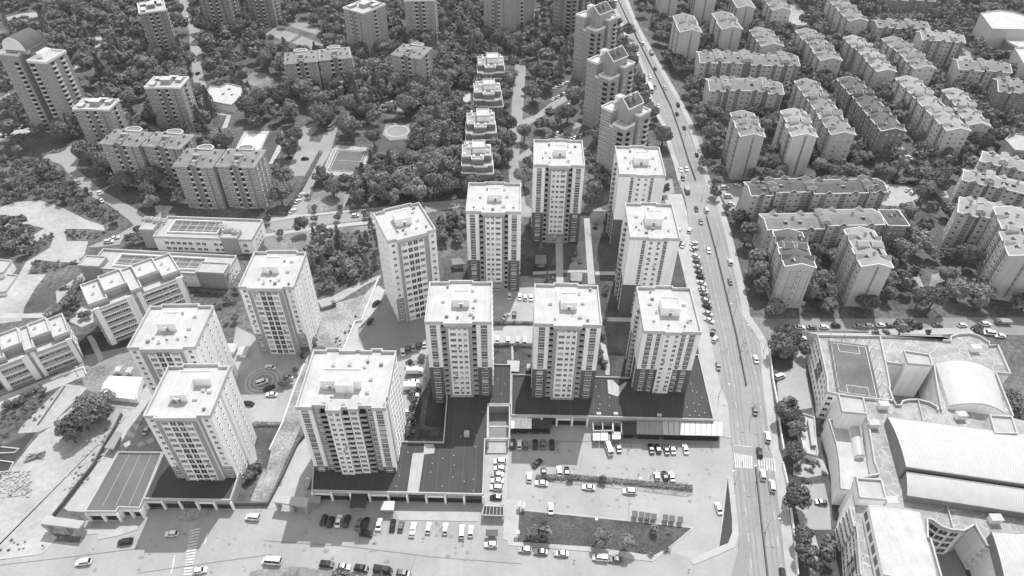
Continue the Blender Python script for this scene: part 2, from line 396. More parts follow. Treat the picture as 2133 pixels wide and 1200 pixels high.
# dirt fields on the left
sheet('dirt_field', 'dirt', 0.018, QL('e', [(-60, 490), (100, 430), (290, 415), (460, 470), (640, 560), (760, 600), (775, 640), (640, 625), (480, 625), (490, 715), (650, 715), (620, 820), (560, 870), (430, 870), (260, 850), (200, 960), (340, 960), (260, 1060), (180, 1200), (160, 1300), (-60, 1330), (-60, 1090), (140, 960), (190, 870), (370, 760), (395, 650), (230, 740), (210, 690), (330, 620), (180, 590), (-60, 630)]))
sheet('path', 'dirt', 0.02, QL('e', [(408, 1085), (560, 985), (690, 875), (720, 905), (600, 1030), (500, 1095), (455, 1200), (425, 1200)]))
sheet('path', 'concrete', 0.05, QL('i', [(-40, 185), (200, 190), (330, 185), (420, 150), (500, 30), (560, -60), (520, 20), (440, 165), (330, 220), (0, 225), (-40, 225)]), thick=1)
sheet('playground', 'paving', 0.03, QL('i', [(480, 220), (560, 180), (600, 140), (680, 170), (690, 250), (600, 290), (520, 250)]))
sheet('lawn', 'lawn', 0.012, QL('i', [(160, 170), (300, 0), (440, 20), (400, 110), (320, 170), (220, 180)]))
sheet('promenade', 'concrete', 0.05, PL([(-20, 835), (124, 778), (176, 764), (181, 782), (90, 820), (-20, 866)]), thick=1)
sheet('path', 'asphalt_dark', 0.02, PL([(-20, 822), (90, 774), (170, 742), (276, 720), (290, 742), (180, 770), (120, 775), (-20, 834)]))
sheet('lawn', 'lawn_dark', 0.012, PL([(0, 735), (60, 745), (150, 700), (215, 690), (290, 690), (280, 722), (170, 742), (60, 785), (-20, 825), (-20, 740)]))
sheet('path', 'concrete', 0.03, QL('i', [(640, 360), (670, 345), (700, 380), (765, 520), (730, 545)]))
sheet('sports_court', 'dirt', 0.04, QL('i', [(130, 1070), (165, 1010), (470, 705), (600, 720), (640, 740), (420, 960), (400, 1010), (280, 1060)]))
sheet('dirt_field', 'dirt', 0.016, PL([(-40, 1176), (-40, 1040), (17, 985), (60, 930), (82, 905), (105, 890), (125, 868), (150, 850), (205, 826), (236, 832), (284, 822), (300, 810), (318, 790), (330, 800), (258, 892), (243, 900), (214, 934), (113, 1075), (85, 1095), (120, 1120), (92, 1150), (-40, 1172)]), notree=False)
sheet('meadow', 'meadow', 0.012, QL('i', [(600, 640), (700, 560), (830, 490), (990, 500), (1060, 640), (1090, 720), (850, 620), (720, 780), (620, 740)]))
sheet('garden_ground', 'lawn_dark', 0.014, QL('m', [(-40, 280), (120, 200), (280, 120), (230, 190), (60, 420), (-40, 460)]))
# paved ground of the left towers
sheet('paving', 'asphalt_old', 0.014, PL([(492, 680), (600, 735), (650, 700), (666, 660), (640, 755), (620, 830), (600, 860), (560, 930), (530, 980), (470, 900), (470, 800)]))
sheet('ramp_road', 'concrete', 0.02, QL('i', [(1110, 750), (1120, 800), (1000, 970), (940, 1050), (870, 1180), (850, 1240), (700, 1560), (640, 1650), (500, 1640), (470, 1620), (640, 1400), (760, 1230), (830, 1130), (900, 1000), (990, 860)]))
sheet('paving', 'asphalt_dark', 0.024, QL('i', [(1065, 960), (1180, 1180), (1190, 1200), (940, 1200), (990, 1080)]))
sheet('lawn', 'lawn', 0.02, QL('i', [(1860, 1020), (2080, 1010), (2110, 960), (2000, 1170), (1960, 1340), (1900, 1300), (1870, 1150)]))
sheet('car_park', 'lot_concrete', 0.03, QL('i', [(1800, 830), (2040, 810), (1990, 990), (1890, 990)]))
C0 = Q('i', 1938, 685)
for k, (r0, r1, m) in enumerate(((0, 3.2, 'kerb'), (3.2, 6.0, 'asphalt_dark'), (6.0, 7.4, 'paving'), (7.4, 8.6, 'asphalt_dark'), (8.6, 10.4, 'paving'), (10.4, 11.2, 'asphalt_dark'), (11.2, 13.2, 'paving'))):
    ring_path('plaza_ring', m, 0.034, C0, r0 * .55, r1 * .55)
# strip of bare ground and retaining walls between left towers and the middle block
sheet('dirt_field', 'dirt_mid', 0.016, QL('j', [(440, 190), (560, 120), (800, 50), (900, -60), (870, 0), (800, 190), (640, 460), (600, 480), (520, 440), (430, 420), (460, 300)]), notree=False)
sheet('path', 'dirt', 0.022, QL('f', [(450, 1150), (560, 1120), (760, 1020), (920, 960), (920, 985), (800, 1040), (640, 1140), (520, 1200), (480, 1190)]))
sheet('dirt_field', 'dirt_mid', 0.016, QL('j', [(110, 1200), (330, 600), (390, 520), (350, 800), (340, 1000), (60, 1640), (-10, 1640), (-40, 1560)]), notree=False)
sheet('ramp_road', 'concrete', 0.02, QL('j', [(640, 475), (700, 330), (730, 260), (770, 250), (870, 10), (900, -20), (950, 20), (890, 150), (810, 240), (750, 300), (755, 390), (810, 480)]))
sheet('ramp_road', 'concrete', 0.02, QL('n', [(85, 700), (300, 250), (370, 180), (420, 380), (430, 430), (360, 620), (270, 700)]))
# tower complex: yards, drives, lawns
sheet('paving', 'asphalt_dark', 0.014, QL('j', [(750, 300), (790, 290), (960, 20), (1240, 180), (1260, 400), (1250, 560), (1180, 900), (1100, 1130), (1060, 1130), (1040, 470), (810, 480), (755, 390)]))
sheet('drive', 'lot_concrete', 0.026, QL('j', [(1035, 500), (1100, 470), (1260, 410), (1265, 490), (1150, 540), (1090, 660), (1090, 760), (1120, 790), (1180, 820), (1150, 960), (1090, 1100)]))
sheet('lawn', 'lawn_dark', 0.03, QL('j', [(1240, 1010), (1265, 820), (1290, 730), (1390, 850), (1380, 1030)]))
sheet('lawn', 'lawn_dark', 0.03, QL('j', [(1190, 1110), (1200, 1045), (1285, 1045), (1280, 1110)]))
sheet('lawn', 'lawn_dark', 0.03, QL('j', [(1140, 1000), (1190, 840), (1215, 780), (1225, 830), (1200, 1000)]))
sheet('lawn', 'lawn', 0.012, PL([(900, 590), (975, 545), (985, 480), (1105, 470), (1110, 445), (1240, 440), (1285, 440), (1440, 520), (1475, 690), (1484, 800), (1300, 790), (1030, 790), (1030, 600), (930, 620)]))
sheet('path', 'concrete', 0.03, PL([(1216, 455), (1228, 455), (1240, 592), (1225, 592)]))
sheet('path', 'concrete', 0.03, PL([(1157, 504), (1172, 504), (1174, 600), (1159, 600)]))
sheet('path', 'concrete', 0.03, PL([(1239, 566), (1281, 566), (1281, 573), (1240, 573)]))
sheet('path', 'concrete', 0.03, PL([(1110, 566), (1158, 564), (1158, 570), (1110, 573)]))
sheet('path', 'concrete', 0.03, PL([(1174, 563), (1222, 563), (1223, 568), (1174, 568)]))
sheet('car_park', 'lot_concrete', 0.026, QL('j', [(1740, 0), (1905, 0), (2150, -10), (2150, 250), (1745, 260)]))
sheet('car_park', 'paving', 0.028, QL('j', [(1740, 280), (2160, 275), (2160, 405), (1745, 410)]))
sheet('path', 'concrete', 0.03, QL('j', [(1878, 430), (1892, 430), (1895, 530), (1880, 530)]))
sheet('path', 'concrete', 0.03, QL('k', [(650, 400), (690, 420), (720, 560), (720, 640), (690, 640), (680, 530)]))
sheet('path', 'concrete', 0.03, QL('k', [(650, 215), (880, 220), (880, 250), (655, 245)]))
# wide pavement between towers and main road
sheet('pavement', 'concrete', 0.10, PL([(1380, 405), (1420, 405), (1431, 442), (1437, 498), (1463, 628), (1480, 705), (1500, 804), (1516, 841), (1522, 914), (1490, 905), (1484, 872), (1457, 744), (1440, 640), (1412, 520), (1400, 460)]), thick=1)
# islands and lawns of the front car park
sheet('pavement', 'concrete', 0.12, QL('o', [(-30, 940), (30, 650), (50, 640), (100, 650), (110, 710), (870, 790), (1340, 840), (1330, 860), (1150, 1000), (1040, 1095), (900, 1080), (560, 1020), (-30, 975)]), thick=1)
sheet('lawn', 'lawn', 0.16, QL('o', [(55, 730), (110, 725), (860, 800), (1320, 850), (1140, 1000), (1040, 1050), (900, 1030), (560, 985), (45, 950)]))
sheet('pavement', 'concrete', 0.12, QL('o', [(1585, 460), (1630, 480), (1660, 780), (1670, 900), (1640, 990), (1340, 1120), (1305, 1090), (1340, 1060), (1520, 990), (1545, 760), (1565, 560)]), thick=1)
sheet('lawn', 'lawn_dark', 0.16, QL('o', [(1587, 480), (1600, 600), (1618, 780), (1620, 880), (1590, 960), (1525, 985), (1555, 780)]))
sheet('pavement', 'dirt_mid', 0.10, QL('o', [(175, 485), (430, 470), (700, 490), (1060, 505), (1300, 515), (1330, 560), (1330, 600), (1290, 620), (800, 560), (280, 510)]), thick=1)
sheet('road', 'asphalt_patch', 0.026, QL('o', [(1700, 870), (1760, 870), (1760, 980), (1740, 1100), (1700, 1250), (1600, 1250), (1650, 1060)]))
sheet('road', 'asphalt_patch', 0.026, QL('o', [(1730, 510), (1775, 510), (1778, 585), (1740, 585)]))
sheet('road', 'asphalt_patch', 0.026, QL('o', [(1760, 690), (1800, 690), (1812, 820), (1775, 860), (1765, 800)]))
sheet('road', 'asphalt_patch', 0.026, QL('k', [(1530, 460), (1585, 460), (1590, 488), (1540, 488)]))
sheet('road', 'asphalt_patch', 0.026, QL('c', [(1300, 960), (1380, 960), (1420, 1100), (1340, 1100)]))
# front street: kerbs, islands, planted verge at the bottom edge
sheet('pavement', 'concrete', 0.12, QL('m', [(-30, 1085), (310, 1040), (335, 1000), (330, 975), (280, 1010), (200, 1040), (-30, 1060)]), thick=1)
sheet('pavement', 'concrete', 0.12, QL('m', [(640, 850), (860, 850), (1010, 825), (1015, 860), (870, 905), (720, 935), (720, 890), (610, 900)]), thick=1)
sheet('pavement', 'paving', 0.10, QL('n', [(1020, 725), (1650, 730), (1640, 800), (1050, 790)]), thick=1)
sheet('pavement', 'paving', 0.11, QL('n', [(1690, 190), (1865, 190), (1845, 640), (1950, 645), (1912, 700), (1900, 940), (1960, 975), (1815, 930), (1820, 860), (1825, 680), (1690, 700), (1675, 600)]), thick=1)
sheet('meadow', 'dirt_mid', 0.05, QL('m', [(1310, 790), (1340, 700), (1560, 690), (1550, 750), (1400, 800)]))
sheet('verge', 'meadow', 0.10, QL('n', [(-40, 1170), (100, 1140), (270, 1130), (480, 1150), (560, 1160), (690, 1190), (780, 1230), (-60, 1260)]), thick=1)
sheet('verge', 'lawn', 0.012, PL([(1662, 1225), (1650, 1115), (1640, 1041), (1625, 934), (1616, 872), (1604, 781), (1603, 740), (1640, 705), (1690, 700), (1700, 760), (1690, 870), (1740, 1000), (1760, 1200), (1790, 1230)]), notree=False)
sheet('school_yard', 'lot_concrete', 0.03, QL('l', [(300, 640), (420, 590), (420, 470), (500, 460), (520, 560), (510, 620), (560, 880), (430, 905), (310, 830)]))
sheet('school_yard', 'dirt', 0.03, QL('p', [(460, 40), (560, 30), (610, 300), (510, 330)]))
sheet('school_yard', 'dirt', 0.03, QL('p', [(420, 380), (540, 310), (640, 350), (680, 450), (520, 480), (420, 460)]))
sheet('school_yard', 'asphalt_old', 0.03, QL('p', [(480, 530), (650, 520), (690, 700), (700, 860), (480, 860), (440, 700)]))
sheet('path', 'dirt', 0.03, QL('p', [(540, 900), (580, 900), (610, 1000), (600, 1100), (620, 1210), (540, 1210), (550, 1100)]))
# ---- painted markings
def marks(pairs, w, z=0.05, name='road_marking'):
    mb = MB(); z += 0.085
    for a, b in pairs: mb.bar((*a, z), (*b, z), w, 0.006)
    o = mb.obj(name, M['line_paint']); o['kind'] = 'structure'; return o
pr = []
for i in range(16):   # crossing on the front street
    t = i / 15
    ax, ay = 1395 + (1350 - 1395) * t, 870 + (1190 - 870) * t
    bx, by = 1478 + (1408 - 1478) * t, 850 + (1185 - 850) * t
    if i % 1 == 0: pr.append((Q('m', ax, ay), Q('m', bx, by)))
marks(pr, 0.55, name='crossing')
pr = []
for i in range(9):
    t = i / 8
    pr.append((Q('o', 1637 + 125 * t, 300 + 18 * t), Q('o', 1648 + 118 * t, 405 + 8 * t)))
for i in range(7):
    t = i / 6
    pr.append((Q('o', 1815 + 115 * t, 330 + 5 * t), Q('o', 1822 + 112 * t, 420 + 12 * t)))
marks(pr, 0.42, name='crossing')
pr = [(Q('f', 250 + 14 * i, 518), Q('f', 240 + 14 * i, 532)) for i in range(9)]
marks(pr, 0.5, name='crossing')
pr = [(Q('m', 1525, 880), Q('m', 1505, 970)), (Q('m', 1288, 1050), Q('m', 1260, 1185)), (Q('o', 1630, 240), Q('o', 1770, 252))]
marks(pr, 0.35, name='stop_line')
# lane dashes of the main road, between edge and median
MED = PL([(1270, -12), (1287, 0), (1307, 42.5), (1335, 96), (1366, 158.6), (1397.5, 224), (1417, 280.5), (1434, 337), (1448.5, 376.5), (1471, 453), (1491, 526.6), (1513.6, 620), (1533.5, 702), (1553.4, 804), (1567.5, 931.5), (1573, 973), (1584.5, 1086.7), (1598, 1205)])
def walk(pts, step):
    out = []; acc = 0.0
    for a, b in zip(pts[:-1], pts[1:]):
        A, B = Vector(a), Vector(b); l = (B - A).length
        t = (step - acc) if acc else 0.0
        while t < l:
            out.append((A + (B - A) * (t / l), (B - A).normalized())); t += step
        acc = l - (t - step)
    return out
pr = []
for off in (-4.4, 4.6):
    for c, d in walk(MED, 9.0):
        n = Vector((-d.y, d.x)); s = c + n * off
        pr.append((tuple(s), tuple(s + d * 3.0)))
marks(pr, 0.16, name='lane_dash')
# worn wheel tracks along the carriageways, manholes, oil stains of the car parks
mb = MB()
for off, w_ in ((-2.3, .55), (-3.7, .45), (-5.6, .6), (-7.2, .5), (2.4, .55), (3.8, .45), (5.7, .6), (7.1, .5)):
    for i0, i1_ in ((1, 8), (9, 14), (15, 17)):
        l = offset_line(MED[i0:i1_ + 1], off); a_ = offset_line(l, w_ / 2); b_ = offset_line(l, -w_ / 2)
        for k in range(len(l) - 1): mb.cap([a_[k], a_[k + 1], b_[k + 1], b_[k]], .124)
o = mb.obj('wheel_track', M['asphalt_wear']); o['kind'] = 'structure'
mb = MB(); rs = random.Random(21)
def blot(k, x, y, r, z=.128):
    c = Q(k, x, y); n = 9
    mb.cap([(c[0] + r * rs.uniform(.6, 1.3) * math.cos(i * .698), c[1] + r * .8 * rs.uniform(.6, 1.3) * math.sin(i * .698)) for i in range(n)], z)
for _ in range(46): blot('o', rs.uniform(120, 1480), rs.choice((rs.uniform(205, 300), rs.uniform(400, 470), rs.uniform(600, 700))), rs.uniform(.25, .7))
for _ in range(40): blot('n', rs.uniform(300, 1600), rs.uniform(780, 1100), rs.uniform(.25, .8))
for _ in range(26): blot('m', rs.uniform(400, 2000), rs.uniform(880, 1180), rs.uniform(.25, .8))
for _ in range(30):
    c, d = rs.choice(walk(MED, 5.0)); n2 = Vector((-d.y, d.x)) * rs.choice((-5, -2.8, 3, 5.4)); c = c + n2; r = rs.uniform(.3, .7)
    mb.cap([(c.x + r * math.cos(i * .785), c.y + r * math.sin(i * .785)) for i in range(8)], .129)
o = mb.obj('asphalt_stain', M['asphalt_patch']); o['kind'] = 'structure'
pr = []   # long repair seams in the street and the car park
for k, pts in (('n', [(60, 940), (700, 985), (1300, 1060), (1950, 1110)]), ('n', [(1180, 1040), (1130, 1190)]), ('m', [(1010, 1180), (1500, 1110), (2000, 1040)]), ('m', [(0, 1120), (600, 1050), (1000, 1000)]), ('o', [(0, 212), (580, 210), (700, 222), (1500, 235)]), ('o', [(860, 590), (860, 790)]), ('o', [(500, 420), (520, 310)])):
    for a, b in zip(pts[:-1], pts[1:]): pr.append((Q(k, *a), Q(k, *b)))
mb = MB()
for a, b in pr: mb.bar((*a, .135), (*b, .135), .16, .006)
o = mb.obj('repair_seam', M['asphalt_patch']); o['kind'] = 'structure'
# pitch markings
mb = MB(); i1 = inset(PITCH, 1.0)
for k in range(4): mb.bar((*i1[k], 0.12), (*i1[(k + 1) % 4], 0.12), 0.25, 0.01)
mid = [tuple((Vector(i1[0]) + Vector(i1[1])) / 2), tuple((Vector(i1[2]) + Vector(i1[3])) / 2)]
mb.bar((*mid[0], 0.12), (*mid[1], 0.12), 0.22, 0.01)
o = mb.obj('pitch_marking', M['line_paint']); o['kind'] = 'structure'
# parking bay lines of the front car park and pale diamonds in the paving of the inner yard
pr = [(Q('o', 200 + 62 * i, 395 + 4 * i), Q('o', 196 + 62 * i, 465 + 4 * i)) for i in range(17)]
marks(pr, 0.09, z=0.04, name='bay_line')
def diamond(c, r, z, mb):
    z += 0.09
    mb.cap([(c[0] + r, c[1]), (c[0], c[1] + r), (c[0] - r, c[1]), (c[0], c[1] - r)], z)
mb = MB()
for k, x, y in (('j', 1785, 322), ('j', 1935, 322), ('j', 1905, 128), ('j', 2030, 130), ('j', 1795, 150)): diamond(Q(k, x, y), 1.9, 0.04, mb)
for k, x, y in (('g', 556, 620), ('g', 565, 735), ('g', 572, 800), ('g', 577, 880), ('g', 582, 970), ('g', 352, 785), ('g', 352, 848), ('g', 354, 910), ('g', 354, 970)): diamond(Q(k, x, y), 1.0, 0.04, mb)
for k, x, y in (('i', 940, 930), ('i', 935, 1150), ('i', 1105, 1125), ('i', 1035, 1150), ('i', 1865, 885)): diamond(Q(k, x, y), 1.5, 0.045, mb)
o = mb.obj('paving_pattern', M['concrete']); o['kind'] = 'structure'
# ---------------------------------------------------------------- building kit
WMAT = ('frame_white', 'glass_dark', 'glass_mid', 'glass_curtain', 'spandrel')
def WM(): return [M[a] for a in WMAT]
CACHE = {}
def win_mb(w, h, panes, tone, sill=True, frame=0):
    "window facing -y, centred on x, standing on z=0: frame proud of the wall, panes set into it"
    mb = MB(); t = 0.09; d = 0.10
    mb.box(-w / 2, -d, 0, w / 2, 0.05, t, frame); mb.box(-w / 2, -d, h - t, w / 2, 0.05, h, frame)
    n = panes
    for i in range(n + 1):
        x = -w / 2 + (w - t) * i / n
        mb.box(x, -d, t, x + t, 0.05, h - t, frame)
    for i in range(n):
        x0 = -w / 2 + (w - t) * i / n + t; x1 = -w / 2 + (w - t) * (i + 1) / n
        mb.add([(x0, -0.03, t), (x1, -0.03, t), (x1, -0.03, h - t), (x0, -0.03, h - t)], [(0, 1, 2, 3)], tone)
    if sill: mb.box(-w / 2 - 0.12, -0.22, -0.10, w / 2 + 0.12, 0.04, -0.002, 0)
    return mb
def balc_mb(w, dep, kind):
    "balcony: slab, parapet or rails, dark glazed door behind"
    mb = MB()
    if kind == 'box':
        mb.box(-w / 2, -dep, -0.16, w / 2, 0.02, 0.0, 0)
        mb.box(-w / 2, -dep, 0, w / 2, -dep + 0.10, 0.95, 0)
        mb.box(-w / 2, -dep + 0.10, 0, -w / 2 + 0.10, 0.0, 0.95, 0); mb.box(w / 2 - 0.10, -dep + 0.10, 0, w / 2, 0.0, 0.95, 0)
    elif kind == 'round':
        n = 8; o = []; i_ = []
        for k in range(n + 1):
            a = math.pi * k / n
            o.append((-w / 2 * math.cos(a), -dep * math.sin(a))); i_.append((-(w / 2 - 0.12) * math.cos(a), -(dep - 0.12) * math.sin(a)))
        v = [(x, y, -0.18) for x, y in o] + [(x, y, 0.9) for x, y in o] + [(x, y, 0.9) for x, y in i_] + [(x, y, 0.0) for x, y in i_]
        m_ = n + 1; f = []
        for k in range(n):
            for r in range(3): f.append((r * m_ + k, r * m_ + k + 1, (r + 1) * m_ + k + 1, (r + 1) * m_ + k))
        f.append(tuple(range(3 * m_, 4 * m_))); f.append(tuple(range(m_ - 1, -1, -1)))
        mb.add(v, f, 0)
    elif kind == 'loggia':   # slab with slim rail in front of a dark opening
        mb.box(-w / 2, -dep, -0.2, w / 2, 0.0, 0.0, 0)
        mb.box(-w / 2, -dep, 0.88, w / 2, -dep + 0.06, 0.95, 0)
        for k in range(int(w / 0.5) + 1):
            x = -w / 2 + 0.02 + (w - 0.08) * k / int(w / 0.5)
            mb.box(x, -dep + 0.01, 0, x + 0.04, -dep + 0.05, 0.88, 0)
    mb.add([(-w / 2 + 0.15, -0.015, 0.02), (w / 2 - 0.15, -0.015, 0.02), (w / 2 - 0.15, -0.015, 2.15), (-w / 2 + 0.15, -0.015, 2.15)], [(0, 1, 2, 3)], 1)
    return mb
def cached(key, fn, name, mats):
    if key not in CACHE:
        mb = fn(); CACHE[key] = (mb, mb.mesh(name, mats))
    return CACHE[key]
FROT = {'F': 0.0, 'R': math.pi / 2, 'B': math.pi, 'L': -math.pi / 2}
def ac_mb():
    mb = MB(); mb.box(-.42, -.36, 0, .42, -.02, .58, 0); mb.box(-.25, -.375, .08, .2, -.355, .5, 1); return mb
class Bld:
    ac = False
    "a building: an Empty at its front left base corner, x along the front, y to the back"
    def __init__(s, name, label, cat, group, loc, yaw, w, d, h):
        s.root = empty(name, (loc[0], loc[1], loc[2] if len(loc) > 2 else 0.0), yaw)
        tag(s.root, label, cat, group)
        s.w, s.d, s.h = w, d, h; s.yaw = yaw; s.items = {}
        c, sn = math.cos(yaw), math.sin(yaw)
        s.mat = Matrix.Translation(s.root.location) @ Matrix.Rotation(yaw, 4, 'Z')
        fp = [(0, 0), (w, 0), (w, d), (0, d)]
        s.foot = [(loc[0] + x * c - y * sn, loc[1] + x * sn + y * c) for x, y in fp]
        FOOT.append(inset(s.foot, -1.5))
    def pos(s, face, u, off):
        return {'F': (u, -off), 'R': (s.w + off, u), 'B': (s.w - u, s.d + off), 'L': (-off, s.d - u)}[face]
    def put(s, kind, key, fn, mats, face, u, z, off=0.0):
        s.items.setdefault(kind, []).append((key, fn, mats, face, u, z, off))
    def win(s, face, u, z, w=1.4, h=1.4, panes=2, off=0.0, tone=None, sill=True):
        t = tone or random.choice((1, 1, 1, 2, 2, 3, 3))
        if s.ac and face == 'F' and random.random() < .07:
            s.put('air_conditioner', ('ac',), ac_mb, lambda: [M['metal_pale'], M['metal_dark']], face, u + random.choice((-.5, .5)), z - .75, off)
        w = round(w, 2); h = round(h, 2)
        s.put('window', ('w', w, h, panes, t, sill), lambda: win_mb(w, h, panes, t, sill), WM, face, u, z, off)
    def balc(s, face, u, z, w, dep, kind, edge='slab_edge', off=0.0):
        s.put('balcony', ('b', w, dep, kind, edge), lambda: balc_mb(w, dep, kind), lambda: [M[edge], M['glass_dark']], face, u, z, off)
    def part(s, name, mb, mats):
        return mb.obj(name, mats, s.root)
    def finish(s, cap=96):
        for kind, L in s.items.items():
            R = []
            for it in L:
                key, fn, mats, face, u, z, off = it
                x, y = s.pos(face, u, off)
                wp = s.mat @ Vector((x, y, z)); n = s.mat.to_3x3() @ Vector({'F': (0, -1, 0), 'R': (1, 0, 0), 'B': (0, 1, 0), 'L': (-1, 0, 0)}[face])
                vis = n.normalized().dot((Vector((0, 0, CAM_H)) - wp).normalized())
                px = pix(*wp)
                fr = -20 < px[0] < 2153 and -20 < px[1] < 1220
                R.append(((0 if vis > 0.12 and fr else 1), -z - 3 * vis, it, (x, y, z)))
            R.sort(key=lambda r: r[:2])
            rest = {}
            for i, (_, _, it, loc) in enumerate(R):
                key, fn, mats, face = it[:4]
                mb, me = cached(key, fn, kind, mats()) if key in CACHE else cached(key, fn, kind, mats())
                if i < cap and R[i][0] == 0:
                    inst(kind, me, s.root, loc, FROT[face])
                else:
                    mk_ = (kind,) + tuple(a.name for a in mats())
                    rest.setdefault(mk_, (MB(), mats()))[0].put(mb, Matrix.Translation(loc) @ Matrix.Rotation(FROT[face], 4, 'Z'))
            for (mb, mats_) in rest.values():
                o = mb.obj(kind, mats_, s.root); o['kind'] = 'stuff'
        return s
def fit(FL, FR, RL, RR, z):
    "rectangle (front-left corner, yaw, width, depth) through four roof corners of the photograph at height z"
    a, b, c, d = [Vector(P(*p, z)) for p in (FL, FR, RL, RR)]
    ex = (b - a) + (d - c); ey = (c - a) + (d - b)
    e = ex + Vector((ey.y, -ey.x)); e.normalize()
    n = Vector((-e.y, e.x)); ctr = (a + b + c + d) / 4
    w = ex.dot(e) / 2; dd = ey.dot(n) / 2
    o = ctr - e * (w / 2) - n * (dd / 2)
    return (o.x, o.y), math.atan2(e.y, e.x), w, dd
def penthouse(B, x, y, w, d, z, h=3.1, wall='white_wall', lshape=None):
    mb = MB()
    poly = lshape or [(x, y), (x + w, y), (x + w, y + d), (x, y + d)]
    mb.prism(poly, z, z + h, 0, 1); mb.ring(poly, z + h, z + h + 0.35, 0.25, 0)
    o = B.part('penthouse', mb, [M[wall], M['white_roof']])
    dm = MB(); dm.box(x + w * 0.42, y - 0.06, z + 0.02, x + w * 0.42 + 0.9, y + 0.02, z + 2.1, 0)
    dm.obj('door', M['metal_grey'], o)
    hm = MB(); hm.box(x + w * 0.36, y - 0.9, z + 2.3, x + w * 0.36 + 1.5, y - 0.004, z + 2.42, 0)
    hm.obj('canopy', M['white_wall'], o)
def vents(B, pts, z):
    for x, y, sx, sy, h in pts:
        mb = MB(); mb.box(x, y, z, x + sx, y + sy, z + h, 0); mb.box(x - 0.12, y - 0.12, z + h, x + sx + 0.12, y + sy + 0.12, z + h + 0.14, 1)
        B.part('chimney', mb, [M['light_wall'], M['white_roof']])
def flat_roof(B, poly, z, par=1.1, wall='white_wall', t=0.3, raise_back=None):
    mb = MB(); mb.cap(poly, z - par + 0.0, 0)
    B.part('roof', mb, M['white_roof'])
    mb = MB(); o = inset(poly, -0.10); mb.ring(o, z - par - 0.25, z, t + 0.1, 0, inner_z0=z - par)
    v0 = ccw(o); i0 = ccw(poly)
    mb.ring(o, z - par - 0.25, z - par - 0.249, 0.12, 0)
    B.part('parapet', mb, M['white_roof'])
TOWERS = []
FLH = 2.8
def slabs(B, poly, n, fh, m='slab_edge'):
    pass
